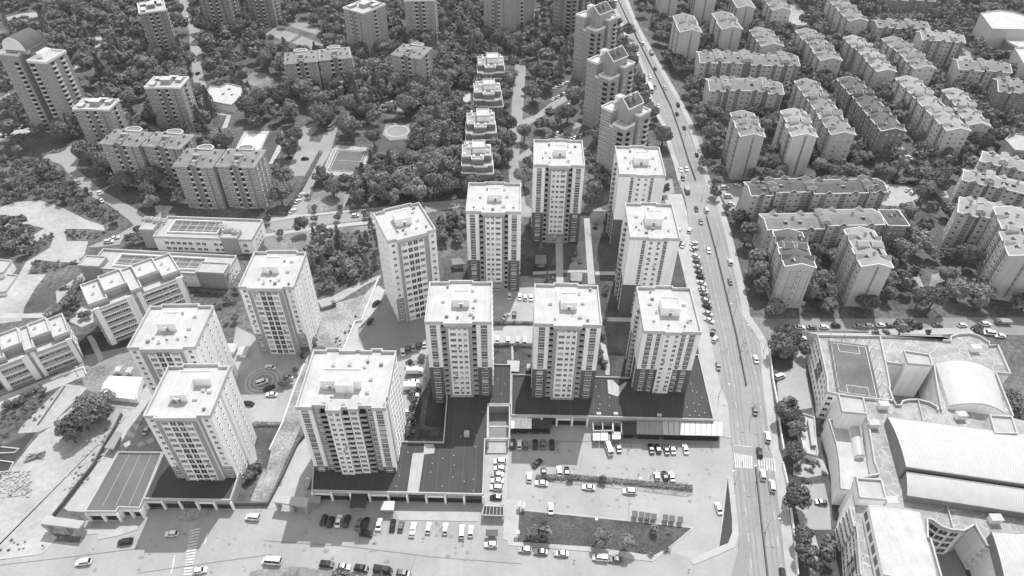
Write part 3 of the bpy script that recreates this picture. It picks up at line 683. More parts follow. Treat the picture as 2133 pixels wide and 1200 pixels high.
def tower(name, label, quad, z, style, zb=0.0, mirror=False, cat='apartment tower', group='white roofed towers of the near complex'):
    (ox, oy), yaw, w, d = fit(*quad, z)
    B = Bld(name, label, cat, group, (ox, oy, zb), yaw, w, d, z - zb)
    H = z - zb; B.ac = True
    def X(u): return (1 - u) * w if mirror else u * w     # u: share of the front
    def pl(pts):
        return ccw([(X(a), b) for a, b in pts])
    n = 15 if style != 'S4' else 13
    fh = (H - 1.6) / n
    zf = [0.35 + i * fh for i in range(n)]
    strips = MB()     # painted bands standing 3 cm proud of the wall
    panel = []; dark = []
    def fpanel(mb, u0, u1, z0, z1, off, face='F', m=0, t=0.03):
        if isinstance(mb, list): mb.append(MB()); mb = mb[-1]
        if face == 'F':
            a, b = sorted((X(u0), X(u1))); mb.box(a, -off - t, z0, b, -off + 0.02, z1, m)
        elif face == 'R': mb.box(w + off - 0.02, u0 * d, z0, w + off + t, u1 * d, z1, m)
        elif face == 'L': mb.box(-off - t, u0 * d, z0, -off + 0.02, u1 * d, z1, m)
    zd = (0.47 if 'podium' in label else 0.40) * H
    if style == 'S1':
        p = 0.9
        poly = pl([(0, 0), (.225, 0), (.225, 1.2), (.305, 1.2), (.305, -p), (.69, -p), (.69, 1.2), (.77, 1.2), (.77, 0), (1, 0), (1, d), (.69, d), (.69, d + .8), (.305, d + .8), (.305, d), (0, d)])
        rpoly = pl([(0, 0), (.285, 0), (.285, -p), (.71, -p), (.71, 0), (1, 0), (1, d), (.69, d), (.69, d + .8), (.305, d + .8), (.305, d), (0, d)])
        mb = MB(); mb.prism(poly, 0, H - 1.25, 0); B.part('wall', mb, M['light_wall'])
        # frame of the middle bay, dark foot of the outer strips
        fpanel(panel, .305, .345, 0, H - 1.3, p); fpanel(panel, .65, .69, 0, H - 1.3, p)
        fpanel(panel, .345, .65, H - 2.6, H - 1.3, p); fpanel(panel, .345, .65, 0, 2.15 * fh, p, t=0.035)
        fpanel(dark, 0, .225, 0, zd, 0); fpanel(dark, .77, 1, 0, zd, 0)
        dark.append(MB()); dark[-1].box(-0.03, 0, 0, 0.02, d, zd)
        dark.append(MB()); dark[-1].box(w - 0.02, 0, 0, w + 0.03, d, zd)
        for i, zz in enumerate(zf):
            for u, ww, pn in ((.115, 2.2, 4), (.885, 2.2, 4)):
                B.win('F', X(u), zz + .75, ww, 1.55, pn, off=0.0 if zz > zd else 0.03)
                fpanel(strips, u - .048, u + .048, zz - .35, zz + .62, 0.03 if zz < zd else 0.0)
            for u, ww, pn in ((.415, 2.0, 4), (.515, 1.2, 2), (.60, 1.2, 2)):
                B.win('F', X(u), zz + .85, ww, 1.35, pn, off=p + (0.035 if zz < 2.1 * fh else 0))
            for u in (.265, .73):
                B.balc('F', X(u), zz + .1, round(.078 * w, 2), 1.5, 'loggia', off=-1.2)
            if i > 1:
                for f in ('L', 'R'):
                    for u in (.2, .42, .60, .82): B.win(f, u * d, zz + .85, 1.2, 1.35, 2, off=0.03 if zz < zd else 0)
        penthouse(B, w * .40, d * .40, 5.6, 5.2, H - 1.1)
        vents(B, [(w * .22, d * .52, 1.1, .8, .8), (w * .72, d * .55, 1.1, .8, .8), (w * .68, d * .8, .8, 1.2, 1.0), (w * .3, d * .16, .6, .6, .8), (w * .66, d * .2, 1.3, .7, .9)], H - 1.1)
    elif style in ('S2', 'S3'):
        p = 0.5
        poly = pl([(0, 0), (.37, 0), (.37, -p), (.65, -p), (.65, 0), (1, 0), (1, d), (.68, d), (.68, d + .9), (.33, d + .9), (.33, d), (0, d)])
        rpoly = poly
        mb = MB(); mb.prism(poly, 0, H - 1.25, 0); B.part('wall', mb, M['light_wall'])
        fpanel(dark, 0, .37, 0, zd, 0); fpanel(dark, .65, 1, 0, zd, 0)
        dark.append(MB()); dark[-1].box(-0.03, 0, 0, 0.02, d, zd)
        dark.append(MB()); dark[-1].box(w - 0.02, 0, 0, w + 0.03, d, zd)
        for i, zz in enumerate(zf):
            lo = zz < zd
            if style == 'S2': cols = ((.12, 2.0, 4), (.275, 1.5, 3), (.71, 1.5, 3), (.86, 2.0, 4))
            else: cols = ((.29, 1.4, 3), (.72, 1.4, 3))
            for u, ww, pn in cols:
                if lo: B.win('F', X(u), zz + .8, ww * .8, 1.3, max(2, pn - 1), off=0.03)
                else:
                    B.win('F', X(u), zz + .75, ww, 1.6, pn, tone=random.choice((1, 1, 2)))
                    fpanel(strips, u - ww / 2 / w, u + ww / 2 / w, zz - .35, zz + .62, 0)
            for u in (.43, .585): B.win('F', X(u), zz + .9, 1.25, 1.25, 2, off=p)
            for f in ('L', 'R'):
                for u, ww in ((.10, 1.3), (.30, 1.3), (.66, 1.3), (.90, 1.3)): B.win(f, u * d, zz + .85, ww, 1.35, 2, off=0.03 if lo else 0)
                B.balc(f, .48 * d, zz + .1, 2.6, 1.1, 'box', off=0.0)
        penthouse(B, w * .36, d * .38, 6.6, 6.0, H - 1.1, 3.4)
        vents(B, [(w * .17, d * .62, 1.3, .8, .8), (w * .78, d * .62, 1.3, .8, .8), (w * .2, d * .25, .8, .6, .8), (w * .8, d * .25, .7, .6, 1.0), (w * .28, d * .45, .6, .8, 1.2)], H - 1.1)
    elif style == 'S4':
        p = 1.0
        poly = pl([(0, 0), (.17, 0), (.17, -p), (.80, -p), (.80, 0), (1, 0), (1, d * .43), (1 - .035, d * .43), (1 - .035, d * .49), (1, d * .49), (1, d), (.83, d), (.83, d + 1), (.23, d + 1), (.23, d), (0, d)]) if not mirror else \
               pl([(0, 0), (.17, 0), (.17, -p), (.80, -p), (.80, 0), (1, 0), (1, d), (.83, d), (.83, d + 1), (.23, d + 1), (.23, d), (0, d)])
        rpoly = pl([(0, 0), (.17, 0), (.17, -p), (.80, -p), (.80, 0), (1, 0), (1, d), (.83, d), (.83, d + 1), (.23, d + 1), (.23, d), (0, d)])
        mb = MB(); mb.prism(poly, 0, H - 1.25, 0); B.part('wall', mb, M['white_wall'])
        fpanel(panel, .17, .235, 0, H - 1.4, p); fpanel(panel, .72, .80, 0, H - 1.4, p)
        fpanel(panel, .80, .84, 0, H - 1.4, 0); fpanel(panel, .235, .72, H - 2.3, H - 1.4, p)
        zl = .30 * H
        tgt = dark if style == 'S4' and name == 'apartment_tower' and mirror is None else panel
        fpanel(panel, 0, .17, 0, zl, 0, t=0.025); fpanel(panel, .84, 1, 0, zl, 0, t=0.025)
        for i, zz in enumerate(zf):
            lo = zz < zl
            B.win('F', X(.09), zz + .9, 1.2, 1.25, 2, off=.025 if lo else 0)
            B.win('F', X(.92), zz + .9, 1.2, 1.25, 2, off=.025 if lo else 0)
            B.win('F', X(.30), zz + .75, 2.1, 1.5, 4, off=p)
            B.win('F', X(.425), zz + .3, 1.9, 2.2, 2, off=p, tone=random.choice((1, 1, 2)))
            B.win('F', X(.54), zz + .3, 1.9, 2.2, 2, off=p, tone=random.choice((1, 1, 2)))
            B.win('F', X(.655), zz + .75, 2.0, 1.5, 4, off=p)
            for f in ('L', 'R'):
                for u in (.14, .34, .62, .84): B.win(f, u * d, zz + .95, .75, 1.25, 1, off=0, tone=random.choice((1, 1, 2)))
        if 'L-shaped roof house' in label:
            ls = [(w * .30, d * .30), (w * .56, d * .30), (w * .56, d * .62), (w * .82, d * .62), (w * .82, d * .80), (w * .30, d * .80)]
            penthouse(B, w * .30, d * .30, 5.0, 5, H - 1.1, 3.0, lshape=ls)
            vents(B, [(w * .80, d * .48, 1.2, .8, .8), (w * .62, d * .33, 1.4, .7, .7), (w * .70, d * .50, 1.0, 1.4, .5)], H - 1.1)
        else:
            penthouse(B, w * .32, d * .42, 6.2, 6.0, H - 1.1, 3.2)
            vents(B, [(w * .75, d * .75, 1.2, .8, .8), (w * .75, d * .45, 1.2, .8, .8), (w * .66, d * .22, .8, .8, .8), (w * .4, d * .14, .8, .8, 1.3), (w * .28, d * .25, .7, .7, .8)], H - 1.1)
    elif style == 'S5':
        p = 1.1; g_ = .8
        U = (0, .17, .335, .505, .585, .69, .85, 1)
        poly = pl([(0, 0), (.17, 0), (.17, g_), (.34, g_), (.34, -p), (.5, -p), (.5, 0.2), (.585, 0.2), (.585, -.5), (.69, -.5), (.69, g_), (.85, g_), (.85, 0), (1, 0),
                   (1, 2.2), (.985, 2.2), (.985, 4.2), (1, 4.2), (1, d), (.83, d), (.83, d + .9), (.70, d + .9), (.70, d), (.58, d), (.58, d + .5), (.5, d + .5), (.5, d), (.32, d), (.32, d + .9), (.15, d + .9), (.15, d), (0, d)])
        rpoly = poly
        mb = MB(); mb.prism(poly, 0, H - 1.25, 0); B.part('wall', mb, M['light_wall'])
        fpanel(panel, .17, .34, 0, H - 1.4, -g_); fpanel(panel, .69, .85, 0, H - 1.4, -g_)
        zl = 0.2 * H
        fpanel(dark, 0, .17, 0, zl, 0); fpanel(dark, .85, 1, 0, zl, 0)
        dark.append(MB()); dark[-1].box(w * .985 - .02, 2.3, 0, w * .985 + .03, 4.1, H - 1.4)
        for i, zz in enumerate(zf):
            lo = zz < zl
            for u in (.085, .925):
                B.win('F', X(u), zz + .75, 2.1, 1.5, 4, off=.03 if lo else 0)
                if not lo: fpanel(strips, u - .04, u + .04, zz - .35, zz + .62, 0)
            B.win('F', X(.215), zz + .9, 1.1, 1.2, 2, off=-g_ + .03); B.balc('F', X(.29), zz + .1, 2.2, 1.2, 'box', edge='mid_wall', off=-g_ + .03)
            B.win('F', X(.385), zz + .9, 1.3, 1.25, 2, off=p); B.win('F', X(.46), zz + .9, 1.3, 1.25, 2, off=p)
            B.balc('F', X(.543), zz + .1, 2.1, 1.2, 'box', off=-.2)
            B.win('F', X(.637), zz + .85, 2.0, 1.35, 4, off=.5)
            B.balc('F', X(.735), zz + .1, 2.0, 1.2, 'box', edge='mid_wall', off=-g_ + .03); B.win('F', X(.81), zz + .9, 1.2, 1.2, 2, off=-g_ + .03)
            for u in (.3, .45, .6, .75, .9): B.win('R', u * d, zz + .8, 1.9, 1.4, 3, tone=3); B.win('L', u * d, zz + .8, 1.2, 1.4, 2)
        ls = [(w * .22, d * .34), (w * .40, d * .34), (w * .40, d * .27), (w * .60, d * .27), (w * .60, d * .34), (w * .68, d * .34), (w * .68, d * .56), (w * .22, d * .56)]
        penthouse(B, w * .22, d * .34, 5, 5, H - 1.1, 3.4, lshape=ls)
        vents(B, [(w * a, d * b, 1.0, .8, 1.0) for a, b in ((.27, .75), (.46, .76), (.64, .72), (.75, .5), (.74, .27), (.28, .08), (.5, .06), (.68, .08))], H - 1.1)
    for mb in panel: B.part('facade_band', mb, M['mid_wall'])
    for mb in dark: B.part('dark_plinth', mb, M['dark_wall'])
    if strips.v:
        o = B.part('spandrel', strips, M['spandrel']); o['kind'] = 'stuff'
    if style == 'S1' or style in ('S2', 'S3'): rp = rpoly
    else: rp = rpoly
    # roof deck, cornice and parapet
    mb = MB(); mb.cap(rp, H - 1.1); mb.cap(rp, H - 1.249)
    B.part('roof', mb, M['white_roof'])
    mb = MB(); mb.ring(inset(rp, -.12), H - 1.5, H, .42, 0, inner_z0=H - 1.5); B.part('parapet', mb, M['white_roof'])
    B.finish(); TOWERS.append(B)
    return B
G_T = 'white roofed towers of the near complex'
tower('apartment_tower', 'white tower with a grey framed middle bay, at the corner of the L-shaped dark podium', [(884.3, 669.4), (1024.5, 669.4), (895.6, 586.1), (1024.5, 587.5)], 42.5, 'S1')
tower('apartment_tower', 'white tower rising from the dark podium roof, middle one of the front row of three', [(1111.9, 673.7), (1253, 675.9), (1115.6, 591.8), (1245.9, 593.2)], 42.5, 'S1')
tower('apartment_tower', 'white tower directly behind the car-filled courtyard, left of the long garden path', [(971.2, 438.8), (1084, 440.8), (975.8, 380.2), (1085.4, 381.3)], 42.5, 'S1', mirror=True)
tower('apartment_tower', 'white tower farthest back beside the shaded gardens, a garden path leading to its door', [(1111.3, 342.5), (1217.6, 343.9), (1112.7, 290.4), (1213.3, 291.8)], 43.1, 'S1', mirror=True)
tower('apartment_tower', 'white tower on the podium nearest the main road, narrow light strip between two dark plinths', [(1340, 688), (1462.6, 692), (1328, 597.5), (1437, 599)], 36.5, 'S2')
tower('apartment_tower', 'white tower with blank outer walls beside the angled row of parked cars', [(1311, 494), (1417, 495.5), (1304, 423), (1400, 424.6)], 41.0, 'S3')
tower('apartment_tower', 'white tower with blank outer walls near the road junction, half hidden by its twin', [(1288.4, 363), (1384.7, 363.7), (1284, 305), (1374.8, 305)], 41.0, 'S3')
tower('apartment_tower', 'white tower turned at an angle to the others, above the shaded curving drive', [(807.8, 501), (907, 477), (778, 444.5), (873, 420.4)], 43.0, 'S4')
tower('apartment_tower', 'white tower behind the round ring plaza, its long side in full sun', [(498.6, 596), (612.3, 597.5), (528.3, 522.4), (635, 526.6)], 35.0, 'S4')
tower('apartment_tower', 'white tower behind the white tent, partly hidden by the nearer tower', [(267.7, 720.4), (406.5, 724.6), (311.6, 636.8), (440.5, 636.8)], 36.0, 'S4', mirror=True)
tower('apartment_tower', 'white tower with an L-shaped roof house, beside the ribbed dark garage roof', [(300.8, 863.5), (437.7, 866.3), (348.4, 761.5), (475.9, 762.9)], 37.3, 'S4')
tower('apartment_block', 'broad white block with stepped front and grey bands, at the front street forecourt', [(617, 846), (802, 850.7), (652, 728.9), (824.8, 730.3)], 38.2, 'S5', cat='apartment block')
# ---------------------------------------------------------------- tiled residential blocks (right side) and brick blocks (upper left)
def eblock(label, quad, z, segs=2, wall='e_wall', roof='tile_roof', name='residential_block', cat='apartment block', group='tiled residential blocks', gable='strip', dormers=True, fh=2.8, hip=False, pitch=0.28, notch=2.4, stripe=0.5):
    (ox, oy), yaw, w, d = fit(*quad, z)
    B = Bld(name, label, cat, group, (ox, oy, 0), yaw, w, d, z)
    longy = d > w
    Ln, Wd = (d, w) if longy else (w, d)
    T = (lambda u, v, zz: (v, u, zz)) if longy else (lambda u, v, zz: (u, v, zz))
    if isinstance(segs, int):
        sl = (Ln - notch * (segs - 1)) / segs
        segs = [(i * (sl + notch), i * (sl + notch) + sl) for i in range(segs)]
    else: segs = [(a * Ln, b * Ln) for a, b in segs]
    def box(mb, u0, v0, z0, u1, v1, z1, m=0):
        a = T(u0, v0, z0); b = T(u1, v1, z1)
        mb.box(min(a[0], b[0]), min(a[1], b[1]), z0, max(a[0], b[0]), max(a[1], b[1]), z1, m)
    rise = Wd / 2 * pitch
    wm = MB()
    nfl = max(3, int((z - 0.8) / fh)); fh = (z - 0.6) / nfl
    FA, FB = (('L', 'R') if longy else ('F', 'B'))
    EA, EB = (('F', 'B') if longy else ('L', 'R'))
    T0, z_ = T, z; rs = random.Random(len(label))
    for k, (u0, u1) in enumerate(segs):
        dv = (.55 if k % 2 else -.55) if len(segs) > 1 else 0.0; z = z_ + rs.choice((-.5, 0, .45)) if len(segs) > 1 else z_
        T = lambda u, v, zz, dv=dv: T0(u, v + dv, zz)
        mb = MB(); box(mb, u0, 0, 0, u1, Wd, z)
        # gable ends
        if not hip:
            for u, s_ in ((u0, 1), (u1, -1)):
                mb.add([T(u, 0, z), T(u, Wd, z), T(u, Wd / 2, z + rise)], [(0, 1, 2) if (s_ > 0) != longy else (2, 1, 0)])
        B.part('wall', mb, M[wall])
        ov = 0.55; th = 0.22
        e0 = u0 - (0.35 if not hip else ov); e1 = u1 + (0.35 if not hip else ov)
        zr = z + rise + th; ze = z - ov * pitch + th
        rb = MB()
        h0 = e0 + (Wd * .5 if hip == 'L' or hip is True else 0); h1 = e1 - (Wd * .5 if hip == 'R' or hip is True else 0)
        c = [T(e0, -ov, ze), T(e1, -ov, ze), T(e1, Wd + ov, ze), T(e0, Wd + ov, ze), T(h0, Wd / 2, zr), T(h1, Wd / 2, zr)]
        fs = [(0, 1, 5, 4), (2, 3, 4, 5), (1, 2, 5), (3, 0, 4)]
        if longy: fs = [f[::-1] for f in fs]
        if not hip: fs = fs[:2]
        rb.add(c, fs, 0)
        low = [(a, b, zz - th) for a, b, zz in c]
        rb.add(low, [f[::-1] for f in fs], 0)
        ro = B.part('roof', rb, M[roof])
        tb = MB()
        ed = [(0, 1), (2, 3)] + ([(1, 5), (5, 2), (3, 4), (4, 0)] if not hip else [(1, 2), (3, 0)])
        for i, j in ed: tb.bar(Vector(c[i]) + Vector((0, 0, .05)), Vector(c[j]) + Vector((0, 0, .05)), 0.34, 0.34, 0)
        tb.obj('eave', M['eave_white'], ro)
        # chimneys and little peaked dormers along the eaves
        cb = MB(); uc = (u0 + u1) / 2
        box(cb, uc - .5, Wd / 2 - .5, z + rise * .6, uc + .5, Wd / 2 + .4, z + rise + 1.0); box(cb, uc - .6, Wd / 2 - .6, z + rise + 1.0, uc + .6, Wd / 2 + .5, z + rise + 1.15, 1)
        B.part('chimney', cb, [M[wall], M['tile_roof_dk']])
        for _ in range(rs.randint(1, 3)):
            us_ = rs.uniform(u0 + 1.5, max(u0 + 1.6, u1 - 1.5)); vs_ = Wd * rs.choice((.24, .76)); zs_ = z + rise * .52
            hb_ = MB(); pa = [T(us_ - .9, vs_ - .6, zs_), T(us_ + .9, vs_ - .6, zs_), T(us_ + .9, vs_ + .6, zs_ + .55), T(us_ - .9, vs_ + .6, zs_ + .55)]
            hb_.add(pa, [(0, 1, 2, 3)], 0); hb_.bar((*T(us_ - .9, vs_ + .75, 0)[:2], zs_ + 1.0), (*T(us_ + .9, vs_ + .75, 0)[:2], zs_ + 1.0), .5, .5, 1)
            B.part('solar_heater', hb_, [M['glass_dark'], M['car_silver']])
        if dormers:
            nd = max(1, int((u1 - u0) / 9))
            for q_ in range(nd):
                um = u0 + (u1 - u0) * (q_ + .5) / nd
                for vs, vi in ((-ov - .35, Wd * .3), (Wd + ov + .35, Wd * .7)):
                    db = MB(); hw = 2.2; zt = z + 1.7
                    v = [T(um - hw, vs, z - .1), T(um + hw, vs, z - .1), T(um, vs, zt), T(um, vi, zt)]
                    db.add(v, [(0, 1, 2), (1, 3, 2), (0, 2, 3)], 0)
                    for i, j in ((0, 2), (1, 2)): db.bar(v[i], v[j], .26, .26, 1)
                    B.part('dormer', db, [M[roof], M['eave_white']])
        # windows of the long faces
        L_ = u1 - u0; nc = max(2, int(L_ / 3.1)); st = L_ / nc
        for face in (FA, FB):
            for ci in range(nc):
                u = u0 + (ci + .5) * st
                uf = u if face in ('F', 'R') else (Ln - u)
                wide = (ci % 3 == 1)
                if wide:
                    sb = MB(); off = .35
                    vv = -off if face in ('L', 'F') else Wd
                    box(sb, u - 1.25, vv, 1.5, u + 1.25, vv + off, z - .55)
                    B.part('bay', sb, M['e_wall_dk'])
                for i in range(nfl):
                    zz = .4 + i * fh
                    if wide: B.win(face, uf, zz + .95, 2.2, 1.35, 3, off=.35 + (-dv if face in ('L', 'F') else dv), sill=False, tone=random.choice((1, 1, 2)))
                    else: B.win(face, uf, zz + .85, 1.4, 1.5, 2, off=(-dv if face in ('L', 'F') else dv), tone=random.choice((1, 1, 1, 2)))
    T, z = T0, z_
    # blind or barely windowed end faces
    for face, us in ((EA, segs[0][0]), (EB, segs[-1][1])):
        if gable == 'strip':
            sb = MB(); vv = Wd / 2
            u_ = -0.05 if face == EA else Ln - .02
            box(sb, u_, vv - .55, 2, u_ + .07, vv + .55, z - .3)
            B.part('vertical_strip', sb, M['e_wall_dk'])
            for i in range(nfl): B.win(face, vv, .4 + i * fh + .9, .7, 1.0, 1, off=.05, tone=1, sill=False)
        elif gable == 'lines':
            for a in (.16, .60):
                lb = MB(); u_ = -0.03 if face == EA else Ln - .02
                for v0, v1, z0, z1 in ((a, a + .26, z * .12, z * .12 + .18), (a, a + .26, z * .9, z * .9 + .18), (a, a + .26, z * .5, z * .5 + .18)):
                    box(lb, u_, Wd * v0, z0, u_ + .05, Wd * v1, z1)
                for v0 in (a, a + .25): box(lb, u_ - .004, Wd * v0, z * .12, u_ + .056, Wd * v0 + .18, z * .9)
                B.part('wall_line', lb, M['brick_dark'])
            for i in range(nfl): B.win(face, Wd / 2, .4 + i * fh + .9, .8, 1.1, 1, tone=1, sill=False)
        elif gable == 'win':
            for t in (.22, .5, .78):
                for i in range(nfl): B.win(face, Wd * t, .4 + i * fh + .9, 1.4 if t != .5 else .9, 1.3, 2, sill=False)
    # recessed stair cores between the segments, their heads rising above the roofs
    for (a0, a1), (b0, b1) in zip(segs[:-1], segs[1:]):
        mb = MB(); box(mb, a1, 1.3, 0, b0, Wd - 1.3, z + .4); o = B.part('stair_core', mb, M['e_wall_dk'])
        hb = MB()
        for v0, v1 in ((Wd * .10, Wd * .42), (Wd * .56, Wd * .90)):
            box(hb, a1 - .9, v0, z + .4, b0 + .9, v1, z + 2.3)
            e = [T(a1 - 1.1, v0 - .2, z + 2.3), T(b0 + 1.1, v0 - .2, z + 2.3), T(b0 + 1.1, v1 + .2, z + 2.3), T(a1 - 1.1, v1 + .2, z + 2.3), T((a1 + b0) / 2, v0 - .2, z + 3.1), T((a1 + b0) / 2, v1 + .2, z + 3.1)]
            fs = [(0, 4, 5, 3), (1, 2, 5, 4), (0, 1, 4), (2, 3, 5)]
            hb.add(e, fs if not longy else [f[::-1] for f in fs], 1)
            tb = MB()
            for i, j in ((0, 4), (4, 1), (3, 5), (5, 2)): tb.bar(e[i], e[j], .22, .22)
            hb.put(tb, Matrix.Identity(4), 2)
        hb.obj('stair_head', [M[wall], M[roof], M['eave_white']], o)
        for i in range(nfl):
            for face in (FA, FB):
                um = (a1 + b0) / 2; uf = um if face in ('F', 'R') else Ln - um
                B.win(face, uf, .4 + i * fh + 1.4, .9, .9, 1, off=-1.3, tone=1, sill=False)
    B.finish(96)
    return B
# -- right of the main road, nearest first
eblock('grey point block with dark tiled roof and line panels on its end wall', [(1639, 556.4), (1696, 557.8), (1611, 482.7), (1669, 481.3)], 22.5, 2, roof='tile_roof_dk', gable='lines')
eblock('grey point block with pale tiled roof, right of the dark roofed point block', [(1796.5, 555), (1857.4, 556.4), (1762.5, 480), (1819, 477)], 22.5, 2, roof='tile_roof_lt')
eblock('long pale block with dormers, directly behind the two point blocks at the side street', [(1599.6, 475.6), (1836, 468.5), (1584, 446), (1822, 438)], 16.5, 2, wall='e_wall', roof='tile_roof', gable='win')
eblock('long block with dark roof facing the road junction, behind another long dormered block', [(1561, 406), (1841.8, 396.3), (1558.5, 382), (1830.5, 368)], 19.7, [(0, .15), (.185, .42), (.46, .845), (.88, 1)], roof='tile_roof_dk', gable='win')
eblock('short grey wing with dark hipped roof closing the right end of the dormered block', [(1848, 470), (1888.5, 467), (1838, 440), (1872, 437)], 16.0, 1, wall='e_wall_dk', roof='tile_roof_dk', gable='win', hip=True, dormers=False)
eblock('tall grey block cut by the right edge, beside the end of the side street', [(2101, 533.7), (2166, 536), (2078, 441), (2143, 440)], 24.0, 2, roof='tile_roof_lt')
eblock('long striped block at the right edge with zigzag white eaves, nearest of the three there', [(1990, 440), (2190, 487), (2008, 414), (2190, 455)], 20.0, [(0, .2), (.25, .62), (.67, 1)], stripe=.9, roof='tile_roof_lt', gable='win', hip='L')
eblock('long pale block at the right edge, middle one of three standing one behind another', [(2004, 371), (2170, 410), (2010, 352), (2170, 388)], 19.5, [(0, .3), (.36, 1)], roof='tile_roof_lt', gable='win')
eblock('long pale block at the right edge, rear one of three standing one behind another', [(2040, 333), (2180, 369), (2050, 316), (2180, 348)], 19.0, [(0, .3), (.36, 1)], roof='tile_roof_lt', gable='win')
eblock('slim grey tower with blank end wall and thin window strip, nearest the road trees', [(1544.8, 286), (1590, 286), (1523.5, 236.5), (1569.5, 233.7)], 26.0, 2)
eblock('slim pale tower, its blank end wall split by a dark strip', [(1652, 283), (1700, 283), (1629, 233.7), (1676, 231)], 25.5, 2, wall='e_wall_lt', roof='tile_roof_lt', fh=2.9)
eblock('long grey block stepping back in three roofs, left of the dark banded block', [(1735.5, 280.5), (1778, 280.5), (1659, 173), (1703, 170)], 21.0, 3, gable='win', roof='tile_roof')
eblock('long dark banded block with charcoal roofs and white edges', [(1837.5, 276), (1880, 273), (1751, 167), (1793.6, 164)], 20.0, 3, wall='brick_dark', roof='tile_roof_dk', gable='win')
eblock('long pale block with vertical stripes, right of the dark banded block', [(1975, 275), (2015, 273), (1871.5, 167), (1913.4, 164)], 18.0, 3, wall='e_wall_lt', roof='tile_roof_lt', gable='win', stripe=.9)
eblock('grey block with broken white roof edges, right of the striped pale block', [(2019, 260.6), (2054, 258), (1969, 193), (2006, 188)], 16.0, 2, roof='tile_roof_lt', gable='win')
eblock('wide striped block by the mall corner, its two roofs side by side', [(1988, 146), (2092.5, 148), (2000, 128), (2099.6, 130)], 17.0, 2, roof='tile_roof', gable='win', stripe=.9)
eblock('short dark striped block at the right edge below the shopping mall', [(2071, 190), (2150, 194), (2082, 166), (2150, 170)], 17.0, [(0, .3), (.36, 1)], wall='e_wall_dk', roof='tile_roof', gable='win')
eblock('tall narrow block beside the upper main road, blank pale end wall, left of its twin', [(1415.9, 68), (1458.4, 66.6), (1406, 34), (1445, 31)], 26.0, 2, roof='tile_roof', dormers=False)
eblock('tall narrow block beside the upper main road, roof court open, right of its twin', [(1503.7, 62.3), (1542, 59.5), (1488, 31), (1525, 27)], 23.0, 2, roof='tile_roof', dormers=False)
eblock('long grey slab with four stair heads, in front of a similar slab', [(1472.5, 190), (1627, 191), (1478, 166), (1622, 167)], 19.0, [(0, .2), (.27, .73), (.8, 1)], gable='win', fh=3.0)
eblock('long grey slab behind another, a white awning lying on its roof', [(1452.7, 131), (1661, 134), (1458, 110), (1655, 112)], 19.0, [(0, .17), (.22, .44), (.52, .83), (.89, 1)], gable='win', fh=3.0)
eblock('short tiled block behind the awning roofed slab, roof sloping toward the viewer', [(1587, 96), (1629, 97), (1562.7, 65), (1606, 62)], 17.0, 1, gable='win')
eblock('long grey block in the upper right, three roofs, left of the row of similar blocks', [(1711.5, 124.6), (1751, 124.6), (1664, 65), (1702, 61)], 18.0, 3, gable='win')
eblock('long pale block in the upper right with light roofs, second of the parallel row', [(1827.6, 148.7), (1863.6, 147.3), (1765, 79.3), (1796.4, 75)], 16.5, 3, roof='tile_roof_lt', gable='win')
eblock('long pale block in the upper right with darker roofs, third of the parallel row', [(1907, 141.6), (1946.6, 141.6), (1844.6, 82), (1880, 78)], 16.5, 3, wall='e_wall_lt', roof='tile_roof', gable='win')
eblock('wide pale slab in the upper right with light roof, left of the shopping mall', [(1918, 83), (2007, 88), (1914, 67), (1996, 70)], 18.0, [(0, .2), (.26, .72), (.78, 1)], roof='tile_roof_lt', gable='win', stripe=.9)
eblock('low wide slab with grey roof in the upper right, trees in front of it', [(1822, 60), (1925, 57), (1826, 46), (1922, 43)], 12.0, 3, roof='tile_roof', gable='win')
eblock('pale block end with a round gable near the pale dirt yard', [(1608, 22), (1643.5, 21), (1597, 0), (1632, -2)], 17.0, 1, wall='e_wall_lt', gable='win')
eblock('grey stepped block at the top of the picture left of the low wide slab', [(1771, 43), (1805, 42), (1726, -2), (1760, -5)], 17.0, 2, gable='win')
eblock('dark framed block with pale middle bay at the top of the picture', [(1845, 1), (1936, 1), (1852, -16), (1936, -16)], 15.0, [(0, .40), (.6, 1)], wall='brick_dark', roof='tile_roof_dk', gable='win', notch=8)
eblock('grey narrow block behind the two tall narrow ones, beside the upper road', [(1536, 17), (1570, 17), (1524, -8), (1558, -9)], 20.0, 1, dormers=False)
eblock('tall grey block at the top edge right of the upper road, blank end wall', [(1383, -32), (1416, -32), (1376, -58), (1408, -58)], 32.0, 1, dormers=False)
eblock('tall grey block at the top edge, second right of the upper road', [(1454, -26), (1494, -26), (1444, -52), (1484, -52)], 32.0, 1, dormers=False)
